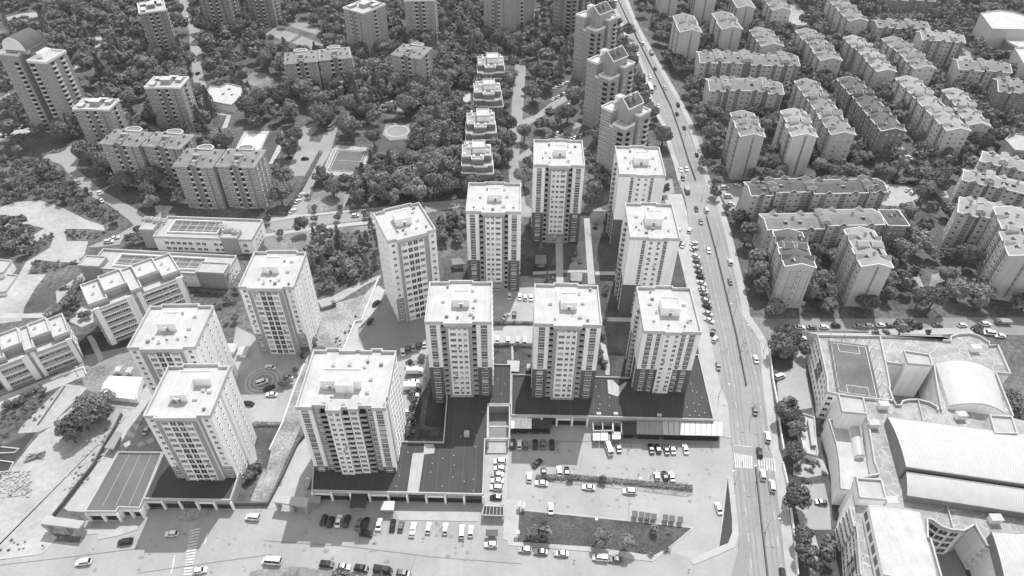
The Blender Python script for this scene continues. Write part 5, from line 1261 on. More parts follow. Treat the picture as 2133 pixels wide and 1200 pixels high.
# left garage and shops
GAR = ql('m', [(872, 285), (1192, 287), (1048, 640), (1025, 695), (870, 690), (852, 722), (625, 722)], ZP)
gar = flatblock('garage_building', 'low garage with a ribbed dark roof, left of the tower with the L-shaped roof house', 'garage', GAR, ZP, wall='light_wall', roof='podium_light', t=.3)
a0, a1, b0, b1 = Vector(GAR[0]), Vector(GAR[1]), Vector(GAR[6]), Vector(GAR[3])
for i in range(1, 4):
    t = i / 4; p0 = a0 + (a1 - a0) * t; p1 = b0 + (b1 - b0) * (t * 1.02)
    mb = MB(); mb.bar((*(p0 * .97 + p1 * .03), ZP - .62), (*(p0 * .06 + p1 * .94), ZP - .62), .22, .1); pobj(mb, 'roof_seam', M['mid_wall'], gar)
shopfront(gar, GAR[6], GAR[5], 2); shopfront(gar, GAR[4], GAR[3], 2)
SH = ql('m', [(1200, 290), (1055, 628), (1692, 638), (1745, 480), (1850, 330), (1700, 0), (1300, 0)], ZP)
sh = flatblock('shop_building', 'dark roofed shop row under the tower with the L-shaped roof house', 'shop row', [SH[0], SH[1], SH[2], SH[3], Q('m', 1760, 420, ZP), Q('m', 1300, 300, ZP)], ZP, wall='mid_wall')
shopfront(sh, SH[1], SH[2], 5)
# portals and kiosks
def portal(label, pts, z, legs):
    r = plan('entrance_portal', label, 'gate', 'entrance portals', ctr(pts))
    mb = MB(); mb.prism(pts, z - .8, z, 0, bottom=True); pobj(mb, 'roof', M['paving'], r)
    for (i, j, t0, t1) in legs:
        a = Vector(pts[i]); b = Vector(pts[j]); d = b - a
        p0, p1 = a + d * t0, a + d * t1; nn = Vector((-d.y, d.x)).normalized() * 1.6
        mb = MB(); mb.prism([tuple(p0), tuple(p1), tuple(p1 + nn), tuple(p0 + nn)], 0, z - .81); pobj(mb, 'pier', M['mid_wall'], r)
    return r
portal('grey concrete entrance portal at the corner of the bare lot and front street', ql('m', [(298, 815), (580, 850), (625, 795), (335, 755)], 5.2), 5.2, [(0, 1, .03, .12), (0, 1, .5, .62), (0, 1, .86, .98)])
portal('grey entrance portal left of the broad block, half in its shadow', ql('n', [(128, 655), (372, 690), (385, 625), (150, 605)], 5.0), 5.0, [(0, 1, .03, .12), (0, 1, .46, .56), (0, 1, .88, .98)])
for lab, k, pts, z, rf in (('small grey kiosk beside the entrance portal by the broad block', 'n', [(392, 660), (470, 665), (478, 612), (400, 608)], 3.2, 'metal_grey'),
                       ('wide black awning in front of the shops under the broad block', 'n', [(690, 695), (805, 700), (815, 610), (700, 605)], 3.2, 'metal_dark'),
                       ('striped pale gazebo roof before the shops right of the broad block', 'n', [(915, 715), (1015, 715), (1022, 648), (932, 648)], 3.2, 'metal_pale'),
                       ('dark kiosk on the triangular corner below the glazed pergola', 'n', [(1690, 905), (1780, 905), (1780, 858), (1690, 858)], 2.6, 'metal_dark'),
                       ('slim tin shelter roof beside the ramp left of the garage', 'm', [(765, 255), (835, 268), (898, 145), (845, 138)], 3.0, 'metal_grey'),
                       ('small white guard hut at the lower left end of the car park', 'o', [(40, 690), (70, 692), (72, 650), (44, 650)], 2.6, 'metal_grey'),
                       ('tiny white booth beside the guard hut of the car park', 'o', [(76, 700), (100, 702), (102, 655), (80, 655)], 2.4, 'white_roof'),
                       ('small white ticket booth on the pavement left of the front lawn', 'o', [(24, 890), (58, 890), (58, 860), (26, 860)], 2.6, 'white_roof'),
                       ('grey square garden pavilion in the shaded lawn between towers', 'g', [(170, 880), (255, 880), (252, 815), (175, 815)], 3.0, 'tile_roof'),
                       ('pale garden pavilion roof beside the long garden path', 'g', [(432, 1005), (515, 1010), (520, 950), (435, 945)], 3.0, 'tile_roof_lt'),
                       ('dark gazebo roof on the grass left of the tower behind the courtyard', 'f', [(1445, 890), (1545, 880), (1500, 835), (1438, 845)], 3.2, 'tile_roof'),
                       ('grey hut on the lawn between the two podium towers', 'j', [(1840, 610), (1935, 615), (1940, 535), (1850, 530)], 3.0, 'metal_grey'),
                       ('tiny white shed beside the podium tower, near the grey hut', 'j', [(1990, 590), (2028, 592), (2030, 558), (1993, 556)], 2.6, 'white_roof')):
    slabroof('kiosk', lab, 'kiosk', ql(k, pts, z), z, rf, wall='light_wall' if rf == 'white_roof' else 'mid_wall')
gp = ql('n', [(1665, 750), (1822, 755), (1822, 688), (1675, 682)], 3.0)
gl = frame_bars('glass_pergola', 'glazed pergola with white grid above the triangular corner', 'pergola', gp, [(0, 1), (1, 2), (2, 3), (3, 0)], 3.0, .25, .25)
for t in (.16, .33, .5, .67, .84):
    a = Vector(gp[0]) + (Vector(gp[1]) - Vector(gp[0])) * t; b = Vector(gp[3]) + (Vector(gp[2]) - Vector(gp[3])) * t
    mb = MB(); mb.bar((*a, 2.98), (*b, 2.98), .14, .14); pobj(mb, 'beam', M['white_roof'], gl)
mb = MB(); mb.cap(inset(gp, .1), 2.8); pobj(mb, 'glass', M['glass_dark'], gl)
# row of recycling shelters beside the lawn
for i, x in enumerate((905, 955, 1000, 1045, 1130, 1178, 1238)):
    y0 = 722 + i * 7; c = ql('o', [(x - 20, y0 + 45), (x + 20, y0 + 47), (x + 20, y0 + 3), (x - 20, y0)], 1.6)
    r = slabroof('cart_shelter', ('dark roofed trolley shelter behind the front lawn, ' + ('first', 'second', 'third', 'fourth', 'fifth', 'sixth', 'seventh')[i] + ' from the left'), 'shelter', c, 1.9, 'metal_dark', wall='light_wall', group='trolley shelters behind the front lawn')
# ---------------------------------------------------------------- low school and stepped white blocks on the left
def lowschool(label, quad, z, ztow, tows, court):
    (ox, oy), yaw, w, d = fit(*quad, z)
    B = Bld('school_wing', label, 'school', 'low white school wings on the left', (ox, oy, 0), yaw, w, d, z)
    mb = MB(); mb.box(0, 0, 0, w, d, z - 1.1); B.part('wall', mb, M['white_wall'])
    mb = MB(); mb.cap([(0, 0), (w, 0), (w, d), (0, d)], z - 1.05); mb.ring([(-.1, -.1), (w + .1, -.1), (w + .1, d + .1), (-.1, d + .1)], z - 1.3, z, .5, 1, inner_z0=z - 1.05); B.part('roof', mb, [M['paving'], M['white_roof']])
    x0, y0, x1, y1 = [court[0] * w, court[1] * d, court[2] * w, court[3] * d]
    mb = MB(); mb.cap([(x0, y0), (x1, y0), (x1, y1), (x0, y1)], z - 1.02, 0); mb.ring([(x0, y0), (x1, y0), (x1, y1), (x0, y1)], z - 1.05, z - .1, .35, 1)
    for i in range(1, 6): mb.bar((x0 + (x1 - x0) * i / 6, y0 + .4, z - .98), (x0 + (x1 - x0) * i / 6, y1 - .4, z - .98), .12, .03, 1)
    for i in range(1, 3): mb.bar((x0 + .4, y0 + (y1 - y0) * i / 3, z - .98), (x1 - .4, y0 + (y1 - y0) * i / 3, z - .98), .12, .03, 1)
    B.part('roof_court', mb, [M['podium_light'], M['light_wall']])
    for (a, b, c, e, h) in tows:
        mb = MB(); mb.box(a * w, b * d, 0, c * w, e * d, h); o = B.part('stair_tower', mb, M['mid_wall'])
        rb = MB(); rb.cap([(a * w, b * d), (c * w, b * d), (c * w, e * d), (a * w, e * d)], h + .02); rb.ring([(a * w - .1, b * d - .1), (c * w + .1, b * d - .1), (c * w + .1, e * d + .1), (a * w - .1, e * d + .1)], h - .2, h + .6, .35, 1); rb.obj('roof', [M['paving'], M['white_roof']], o)
    for i in range(max(1, int((z - 1.2) / 3.2))):
        for t in (.12, .18, .24, .30, .36, .44, .5, .62, .68, .92): B.win('F', t * w, .9 + i * 3.2, 2.0, 1.5, 3, tone=1)
        for t in (.3, .5, .7): B.win('R', t * d, .9 + i * 3.2, 1.6, 1.5, 2)
    B.finish(80)
lowschool('low white school wing with a gridded roof court and pale vans of machinery on top', [(337, 487), (521, 504), (338, 445), (544, 461)], 8.5, 9, [(-.14, .1, .0, .62, 10.5), (.70, -.06, .86, .35, 9.4)], (.1, .25, .62, .85))
lowschool('low white school wing half hidden behind the stepped white apartment block', [(193, 556), (469, 574), (210, 511), (487, 538)], 8.0, 9, [(-.05, -.05, .10, .45, 9.2), (.80, -.05, 1.0, .45, 9.0)], (.16, .2, .8, .8))
for i, (x, y, sx, sy) in enumerate(((1105, 580, 2, 1.2), (1165, 590, 1.5, 1.4), (1190, 560, 1.6, 1.6), (1640, 620, 1.5, 1.2), (1690, 650, 3.0, 1.0), (1640, 640, 1.2, .9), (1740, 660, 1.6, 1.2))):
    c = Q('e', x, y, 9); mb = MB(); zb = 10.55 if x < 1200 and x < 1180 else 7.6 if x < 1600 else 9.5
    mb.box(c[0] - sx, c[1] - sy, zb, c[0] + sx, c[1] + sy, zb + 1.5, 0); mb.box(c[0] - sx * .7, c[1] - sy * .7, zb + 1.5, c[0] + sx * .7, c[1] + sy * .7, zb + 1.75, 1)
    tag(mb.obj('roof_machine', [M['white_roof'], M['metal_grey']]), ('pale air conditioning unit on the left roof tower of the rear school wing', 'second pale unit on the left roof tower of the rear school wing', 'third pale unit at the left roof tower of the rear school wing', 'small unit left of the roof box on the rear school wing', 'long unit on the roof box of the rear school wing', 'narrow unit on the roof box of the rear school wing', 'rightmost unit on the roof box of the rear school wing')[i], 'roof unit', 'roof machinery of the school')
def stepped(label, quad, z, n=5):
    (ox, oy), yaw, w, d = fit(*quad, z)
    B = Bld('stepped_block', label, 'apartment block', 'white stepped blocks on the left', (ox, oy, 0), yaw, w, d, z)
    lv = ((0, .20, .12, 1.0, z), (.20, .44, .30, .96, z + 1.4), (.44, .56, .0, .98, z + .6), (.56, .80, .34, .94, z + 1.4), (.80, 1.0, .16, 1.0, z))
    nf = max(3, int(z / 2.9)); fh = (z - .4) / nf
    mb = MB(); mb.box(0, 0, 0, w, d, z - 2.9, 0); B.part('wall', mb, M['mid_wall'])
    for (a, b, c, e, h) in lv:
        poly = [(a * w, c * d), (b * w, c * d), (b * w, e * d), (a * w, e * d)]
        mb = MB(); mb.prism(poly, z - 2.9, h - .8, 0); o = B.part('roof_storey', mb, M['mid_wall'])
        mb = MB(); mb.cap(poly, h - .75); mb.ring(inset(poly, -.06), h - 1.1, h + .2, .4, 0, inner_z0=h - .76); mb.obj('roof', M['white_roof'], o)
    mb = MB(); mb.cap([(0, 0), (w, 0), (w, d), (0, d)], z - 2.86); mb.ring([(-.1, -.1), (w + .1, -.1), (w + .1, d + .1), (-.1, d + .1)], z - 3.3, z - 2.0, .5, 0, inner_z0=z - 2.88); B.part('terrace', mb, M['white_roof'])
    for a, b in ((.02, .08), (.36, .44), (.48, .53), (.92, .98)):
        mb = MB(); mb.box(a * w, -.5, 0, b * w, .02, z - 1.2); B.part('pilaster', mb, M['white_wall'])
    for a, b in ((.08, .36), (.53, .92)):
        for i in range(1, nf): 
            mb = MB(); mb.box(a * w, -.35, i * fh - .25, b * w, .02, i * fh + .35); B.part('white_band', mb, M['white_wall'])
    for i in range(nf - 1):
        zz = .5 + i * fh
        for t in (.12, .18, .24, .31, .58, .64, .70, .77, .85): B.win('F', t * w, zz + .75, 2.2, 1.45, 3, tone=random.choice((1, 1, 2)))
        for t in (.15, .4, .65, .88): B.win('R', t * d, zz + .75, 2.0, 1.4, 3); B.win('L', t * d, zz + .75, 2.0, 1.4, 3)
    vents(B, [(w * .08, d * .5, .7, .7, 1.0), (w * .12, d * .8, .7, .7, 1.0), (w * .86, d * .7, .7, .7, 1.0), (w * .9, d * .4, .7, .7, 1.0)], z - .74)
    vents(B, [(w * .30, d * .6, .9, .7, 1.0), (w * .62, d * .7, .9, .7, 1.0)], z + .66)
    B.finish(96)
stepped('white stepped block with raised roof boxes beside the lower school wing', [(187, 642), (377, 568), (166, 593), (354, 528)], 21.0)
stepped('white stepped block with raised roof boxes at the left edge of the picture', [(-22, 762), (146, 697), (-38, 712), (130, 655)], 14.0)
flatblock('utility_building', 'small low grey building at the left edge below the dirt field', 'utility building', ql('e', [(-60, 960), (20, 940), (85, 855), (-60, 835)], 5), 5, wall='light_wall', roof='paving')
flatblock('utility_building', 'flat concrete tank with rim at the left edge, beside the dirt path', 'tank', ql('e', [(-60, 1095), (40, 1080), (125, 960), (10, 950), (-60, 945)], 2.5), 2.5, wall='light_wall', roof='paving')
pav = flatblock('pavilion', 'flat bright white roofed pavilion among trees, upper left park', 'pavilion', ql('a', [(1470, 725), (1700, 770), (1830, 650), (1675, 610), (1620, 635), (1550, 630)], 5.5), 5.5, wall='light_wall', roof='white_roof')
dots(pav, [(*Q('a', x, y, 5.5), .8) for x, y in ((1640, 685), (1685, 650), (1705, 690))], 4.85)
for lab, pts in (('flat white hall with a sunken top behind the tiled double block', [(1740, 1110), (1900, 1115), (1965, 985), (1820, 975)]),):
    r = plan('pool', 'pale empty swimming pool behind the tiled double block with the sunlit end wall', 'pool', None, Q('a', 1850, 1040)); c = ql('a', pts, 0); mb = MB(); mb.ring(c, .05, .35, .5, 0); pobj(mb, 'rim', M['white_roof'], r); mb = MB(); mb.cap(inset(c, .5), .14); pobj(mb, 'basin', M['water'], r)
# white tent over the small court, sports court kerbs
tt = ql('i', [(720, 785), (1000, 815), (1045, 650), (800, 640)], 3.0)
r = plan('tent', 'big white tarpaulin tent beside the dark trees left of the towers', 'tent', None, ctr(tt))
mb = MB(); a, b, c, d = [Vector(p) for p in tt]; m0, m1 = (a + d) / 2, (b + c) / 2
mb.add([(*a, 2.6), (*b, 2.6), (*c, 2.6), (*d, 2.6), (*m0, 3.4), (*m1, 3.4)], [(0, 1, 5, 4), (2, 3, 4, 5), (1, 2, 5), (3, 0, 4)]); mb.walls(tt, .3, 2.6); pobj(mb, 'cover', M['cloth_white'], r)
for i in range(5):
    for p, q_ in ((a, b), (d, c)):
        s_ = p + (q_ - p) * (i / 4); mb = MB(); mb.tube((*s_, 0), (*s_, 4.2), .07, .07, 5); pobj(mb, 'pole', M['metal_grey'], r)
for p, q_ in ((a, b), (d, c), (a, d), (b, c)):
    mb = MB(); mb.tube((*p, 4.2), (*q_, 4.2), .06, .06, 4); pobj(mb, 'rail', M['metal_grey'], r)
for i, (x, y, w_, lab) in enumerate(((885, 625, 2.2, 'left of two pale sheds behind the white tent'), (965, 632, 2.2, 'right of two pale sheds behind the white tent'), (1710, 470, 4.2, 'larger white shed beside the ring plaza fence'), (1795, 490, 4.0, 'smaller white shed beside the ring plaza'))):
    c = Q('i', x, y); slabroof('shed', lab, 'shed', [(c[0] - w_ / 2, c[1] - w_ * .6), (c[0] + w_ / 2, c[1] - w_ * .6), (c[0] + w_ / 2, c[1] + w_ * .6), (c[0] - w_ / 2, c[1] + w_ * .6)], 2.4, 'white_roof', wall='light_wall')
def wall(label, pts, h, t=.35, m='mid_wall', name='retaining_wall', cat='wall'):
    r = None; mb = MB()
    L_ = offset_line(pts, t / 2); R_ = offset_line(pts, -t / 2)
    mb.prism(ribbon(L_, R_), 0, h)
    return tag(mb.obj(name, M[m]), label, cat)
wall('dark retaining wall between bare lot and the garage ramp', QL('m', [(900, 20), (855, 110), (765, 265), (690, 400), (560, 560), (470, 680), (400, 765)]), 1.6, .5, 'dark_wall')
wall('dark wall across the end of the weedy strip by the front street', QL('m', [(1705, 680), (1975, 680)]), 1.8, .6, 'dark_wall')
wall('slanting dark wall along the ramp left of the broad block', QL('n', [(85, 690), (200, 470), (300, 250), (370, 150)]), 1.5, .5, 'dark_wall')
wall('low white wall along the ring plaza terrace', QL('j', [(105, 1200), (200, 1000), (290, 740), (360, 570)]), 1.3, .35, 'white_wall')
wall('pale wall along the ramp below the angled tower', QL('j', [(640, 470), (700, 330), (730, 255), (780, 245), (870, 20), (900, -60)]), 1.2, .35, 'light_wall')
wall('long pale garden wall behind the hedge of the stepped block', QL('i', [(380, 680), (440, 650), (620, 590), (640, 640)]), 1.0, .3, 'light_wall')
wall('white kerb wall of the sports court beside the dark trees', QL('i', [(280, 1010), (480, 725)]), .5, .35, 'dark_wall', 'court_edge')
wall('wall along the school yard on the main road side', QL('l', [(240, 440), (270, 700), (300, 860), (330, 1100), (345, 1200)]), 1.6, .35, 'light_wall')
wall('wall along the school garden by the lower main road', QL('p', [(340, 380), (370, 520), (400, 720), (430, 980), (450, 1200)]), 1.6, .35, 'light_wall')
# main road median barrier in two lengths, street behind with bollards
for lab, pts in (('long dark median barrier of the upper main road', MED[1:9]), ('dark median barrier of the main road beside the towers', MED[9:14]), ('dark median barrier at the bottom of the main road', MED[15:])):
    r = plan('median_barrier', lab, 'barrier', None, pts[0])
    mb = MB(); mb.prism(ribbon(offset_line(pts, .45), offset_line(pts, -.45)), .02, .3); pobj(mb, 'kerb', M['kerb'], r)
    mb = MB(); mb.prism(ribbon(offset_line(pts, .22), offset_line(pts, -.22)), .3, 1.25); pobj(mb, 'fence', M['metal_dark'], r)
# shopping mall at the upper right
ml = ql('d', [(1885, 210), (2130, 215), (2300, 180), (2200, 130), (2040, 85), (1950, 72), (1850, 85), (1800, 95)], 20.5)
mall = flatblock('shopping_mall', 'huge white roofed mall with blank walls in the upper right corner', 'mall', ml, 20.5, wall='e_wall', roof='white_roof', par=.8)
mb = MB(); a, b = Vector(Q('d', 1825, 150, 19)), Vector(Q('d', 1865, 190, 19))
m2 = ql('d', [(1940, 215), (1960, 260), (2010, 310), (2080, 345), (2300, 330), (2300, 215)], 14)
flatblock('mall_wing', 'lower round cornered mall wing with pale roof, in front of the huge roof', 'mall wing', m2, 14, wall='e_wall_dk', roof='white_roof', par=.8)
m3 = ql('d', [(2050, 350), (2120, 470), (2200, 480), (2300, 350)], 17)
flatblock('mall_wing', 'blank walled mall wing at the right edge below the round cornered one', 'mall wing', m3, 17, wall='e_wall', roof='white_roof', par=.8)
m4 = ql('h', [(1985, -50), (2060, 30), (2200, 40), (2200, -70), (2050, -95)], 10)
flatblock('utility_building', 'low barred building at the right edge in front of the wooded slope', 'utility building', m4, 9, wall='e_wall', roof='paving')
flatblock('utility_building', 'small grey service hut in the trees right of the dark roofed long block', 'utility building', ql('h', [(1265, 465), (1335, 478), (1300, 420), (1250, 425)], 5), 5, wall='e_wall_dk', roof='tile_roof')
# ---------------------------------------------------------------- big school at the lower right
ZS = 14.5
def S(pts, z=ZS):
    out = []
    for k, *c in pts: out.append(Q(k, c[0], c[1], z))
    return out
def sl(k, pts): return [(k, a, b) for a, b in pts]
school = plan('school_building', 'sprawling white school with stone paved roof terraces, arched metal roofs and a rooftop pitch', 'school', None, Q('s', 1000, 700))
W_ = {
 'pitch': S(sl('s', [(305, 30), (855, 40), (905, 265), (945, 485), (935, 495), (975, 605), (700, 580), (480, 545), (400, 530), (395, 410), (335, 140)])),
 'north': S(sl('s', [(855, 40), (1405, 45), (1410, 75), (1475, 80), (1480, 45), (1520, 28), (1560, 20), (1640, 15), (1700, 28), (1740, 45), (1815, 95), (1815, 120), (1890, 120), (2000, 370), (1870, 355), (1330, 290), (1060, 285), (905, 265)])),
 'gym': S(sl('s', [(1330, 290), (1870, 355), (2025, 740), (1830, 725), (1490, 690), (1400, 690), (1362, 500)])),
 'middle': S(sl('s', [(700, 580), (975, 605), (1000, 645), (1040, 645), (1055, 610), (1110, 597), (1190, 597), (1290, 622), (1360, 662), (1365, 690), (1400, 690), (1490, 690), (1830, 725), (2025, 740), (2400, 850)]) + sl('t', [(2500, 840), (1760, 770), (1690, 742), (1590, 797), (1480, 787), (1400, 762), (1320, 702), (1270, 690), (700, 640), (590, 600), (650, 340), (850, 300)]) + sl('s', [(810, 1140), (745, 740)])),
 'hall': S(sl('t', [(590, 600), (700, 640), (1270, 690), (1275, 860), (1300, 870), (1430, 1330), (730, 1330), (690, 1190), (650, 768), (630, 765)])),
 'right': S(sl('t', [(1690, 742), (1760, 770), (2500, 840), (2500, 1400), (1970, 1330), (1835, 935), (1800, 930)])),
}
for k, poly in W_.items():
    mb = MB(); mb.prism(poly, 0, ZS - 1.0, 0); o = pobj(mb, 'wing', M['white_wall'], school)
    mb = MB(); mb.cap(poly, ZS - .96); pobj(mb, 'terrace', M['stone_terrace'], school)
    FOOT.append(inset(poly, -1))
def parapet_line(pts, w=.5, h=1.0):
    mb = MB(); mb.prism(ribbon(offset_line(pts, w / 2), offset_line(pts, -w / 2)), ZS - 1.2, ZS + .1); pobj(mb, 'parapet', M['white_roof'], school)
n_ = W_['north']; p_ = W_['pitch']; m_ = W_['middle']; h_ = W_['hall']; r_ = W_['right']; g_ = W_['gym']
parapet_line([p_[9], p_[10], p_[0], p_[1]] + n_[1:14] + [n_[14]])
parapet_line([p_[0 + 1], p_[2], p_[3], p_[4], p_[5]] + m_[2:10]); parapet_line([p_[7], p_[6], p_[5]]); parapet_line([p_[7], p_[8], p_[9]])
parapet_line([n_[17], n_[16], n_[15]]); parapet_line([g_[0], g_[6], g_[5]]); parapet_line([g_[1], g_[2]]); parapet_line([m_[-1], m_[-2], m_[-3], m_[-4]])
parapet_line([h_[0], h_[9], h_[8], h_[7]]); parapet_line([m_[22], m_[21], m_[20], m_[19], m_[18], m_[17]]); parapet_line([h_[2], h_[3], h_[4], h_[5]]); parapet_line([r_[0], r_[6], r_[5], r_[4]])
parapet_line([Q('s', 1190, 597, ZS), Q('s', 1235, 780, ZS)], .25); parapet_line([Q('t', 1445, 570, ZS), Q('t', 1500, 785, ZS)], .25)
# rooftop pitch with markings
rp_ = S(sl('s', [(405, 68), (755, 110), (865, 585), (482, 528)]))
mb = MB(); mb.cap(rp_, ZS - .9); pobj(mb, 'rooftop_pitch', M['turf_pitch'], school)
def sline(pts, w=.18):
    mb = MB()
    for a, b in zip(pts[:-1], pts[1:]): mb.bar((*a, ZS - .87), (*b, ZS - .87), w, .02)
    pobj(mb, 'pitch_line', M['line_paint'], school)
sline(S(sl('s', [(490, 98), (505, 160), (685, 183), (672, 120)]))); sline(S(sl('s', [(580, 515), (565, 455), (755, 480), (770, 545)])))
ip = inset(rp_, 1.0); sline(list(ip) + [ip[0]])
fence = plan('ball_fence', 'tall netting posts round the rooftop pitch of the school', 'fence', None, rp_[0])
for i in range(4):
    a, b = Vector(rp_[i]), Vector(rp_[(i + 1) % 4]); n = int((b - a).length / 4)
    for j in range(n):
        p = a + (b - a) * (j / n); mb = MB(); mb.tube((*p, ZS - .9), (*p, ZS + 3.6), .07, .06, 5); pobj(mb, 'post', M['metal_dark'], fence)
    for hh_ in (1.4, 3.5):
        mb = MB(); mb.tube((*a, ZS + hh_), (*b, ZS + hh_), .035, .035, 4); pobj(mb, 'rail', M['metal_grey'], fence)
# stair towers
for pts in (sl('s', [(1065, 165), (1290, 200), (1322, 295), (1105, 277)]), sl('s', [(490, 545), (710, 575), (745, 720), (525, 700)]), sl('s', [(1820, 730), (2015, 745), (2065, 895), (1865, 890)]), sl('t', [(650, 335), (870, 350), (915, 525), (680, 505)])):
    c = S(pts, 18); mb = MB(); mb.prism(c, 0, 17.2, 0); o = pobj(mb, 'stair_tower', M['white_wall'], school)
    mb = MB(); mb.cap(c, 17.24, 0); mb.ring(inset(c, -.08), 16.9, 18, .4, 1, inner_z0=17.2); mb2 = mb.obj('tower_roof', [M['paving'], M['white_roof']], o)
# arched gym roof
def barrel(L0, L1, R0, R1, z0, rise, name='metal_roof', m='metal_pale', n=14, ends='light_wall', zb=None):
    L0, L1, R0, R1 = map(Vector, (L0, L1, R0, R1)); v = []
    for i in range(n + 1):
        t = i / n; h = z0 + rise * (1 - (2 * t - 1) ** 2)
        v += [(*(L0 + (R0 - L0) * t), h), (*(L1 + (R1 - L1) * t), h)]
    mb = MB(); mb.add(v, [(2 * i, 2 * i + 1, 2 * i + 3, 2 * i + 2) for i in range(n)], 0)
    b = zb if zb is not None else z0 - .5
    for s_ in (0, 1):
        e = [v[2 * i + s_] for i in range(n + 1)]
        e = [(e[0][0], e[0][1], b)] + e + [(e[-1][0], e[-1][1], b)]
        mb.add(e, [tuple(range(len(e))) if s_ else tuple(range(len(e) - 1, -1, -1))], 1)
    for i in (0, n):
        mb.add([(v[2 * i][0], v[2 * i][1], b), (v[2 * i + 1][0], v[2 * i + 1][1], b), v[2 * i + 1], v[2 * i]], [(0, 1, 2, 3)], 1)
    o = pobj(mb, name, [M[m], M[ends]], school)
    for i in (0, 1):
        e = MB()
        for k in range(n): e.bar(Vector(v[2 * k + i]) + Vector((0, 0, .08)), Vector(v[2 * k + 2 + i]) + Vector((0, 0, .08)), .3, .3)
        ob = e.obj('roof_edge', M['metal_grey'], o)
    return v
barrel(Q('s', 1340, 275, 15.2), Q('s', 1465, 655, 15.2), Q('s', 1855, 350, 15.2), Q('s', 1950, 722, 15.2), 15.2, 3.2, zb=13.5)
# great ribbed roof in two steps
a0, a1 = Q('s', 922, 752, 17.0), Q('t', 2500, 3, 17.0); b0, b1 = Q('t', 1085, 240, 19.6), Q('t', 2500, 446, 19.6)
c0, c1 = Q('t', 1085, 290, 18.4), Q('t', 2500, 496, 18.4); d0, d1 = Q('t', 1095, 490, 16.8), Q('t', 2500, 700, 16.8)
def ribbed(p0, p1, q0, q1, z0, z1, bow, nr, nm='metal_roof'):
    p0, p1, q0, q1 = map(Vector, (p0, p1, q0, q1)); n = 8; v = []
    for i in range(n + 1):
        t = i / n; h = z0 + (z1 - z0) * t + bow * 4 * t * (1 - t)
        v += [(*(p0 + (q0 - p0) * t), h), (*(p1 + (q1 - p1) * t), h)]
    mb = MB(); mb.add(v, [(2 * i, 2 * i + 2, 2 * i + 3, 2 * i + 1) for i in range(n)], 0)
    for s_ in (0, 1):
        e = [v[2 * i + s_] for i in range(n + 1)]; e = [(e[0][0], e[0][1], ZS - 1)] + e + [(e[-1][0], e[-1][1], ZS - 1)]
        mb.add(e, [tuple(range(len(e)))], 1)
    for i in (0, n): mb.add([(v[2 * i][0], v[2 * i][1], ZS - 1), (v[2 * i + 1][0], v[2 * i + 1][1], ZS - 1), v[2 * i + 1], v[2 * i]], [(0, 1, 2, 3)], 1)
    o = pobj(mb, nm, [M['metal_pale'], M['e_wall_dk']], school)
    rb = MB()
    for j in range(1, nr):
        s_ = j / nr
        for i in range(n):
            A = Vector(v[2 * i]) + (Vector(v[2 * i + 1]) - Vector(v[2 * i])) * s_; Bq = Vector(v[2 * i + 2]) + (Vector(v[2 * i + 3]) - Vector(v[2 * i + 2])) * s_
            rb.bar(A + Vector((0, 0, .1)), Bq + Vector((0, 0, .1)), .10, .12)
    ob = rb.obj('rib', M['metal_pale'], o); ob['kind'] = 'stuff'
    eb = MB(); eb.bar(Vector(v[-2]) + Vector((0, 0, .12)), Vector(v[-1]) + Vector((0, 0, .12)), .4, .45); eb.bar(Vector(v[0]) + Vector((0, 0, .12)), Vector(v[1]) + Vector((0, 0, .12)), .3, .3); eb.obj('gutter', M['metal_grey'], o)
ribbed(a0, a1, b0, b1, 17.0, 19.6, 1.2, 70); ribbed(c0, c1, d0, d1, 18.4, 16.8, .35, 70)
e0, e1, e2, e3 = Q('t', 755, 580, 19.5), Q('t', 1205, 632, 19.5), Q('t', 1385, 1330, 19.5), Q('t', 885, 1180, 19.5)
barrel(e0, e3, e1, e2, 19.4, .7, m='white_roof', ends='white_wall', zb=13.4)
A, Bq = Vector(e3), Vector(e0)
for i in range(6):
    t = (i + .5) / 6; c = A + (Bq - A) * t; d = (Bq - A).normalized()
    mb = MB(); n2 = Vector((-d.y, d.x)) * .06; c = c + n2; mb.add([(*(c - d * 1.3), 15.2), (*(c + d * 1.3), 15.2), (*(c + d * 1.3), 17.6), (*(c - d * 1.3), 17.6)], [(0, 1, 2, 3)], 0); pobj(mb, 'hall_window', M['glass_mid'], school)
f0, f1, f2, f3 = Q('t', 1835, 812, 17), Q('t', 2500, 850, 17), Q('t', 2500, 1400, 17), Q('t', 1990, 1400, 17)
ribbed(f0, f1, f3, f2, 17, 16.4, .9, 30)
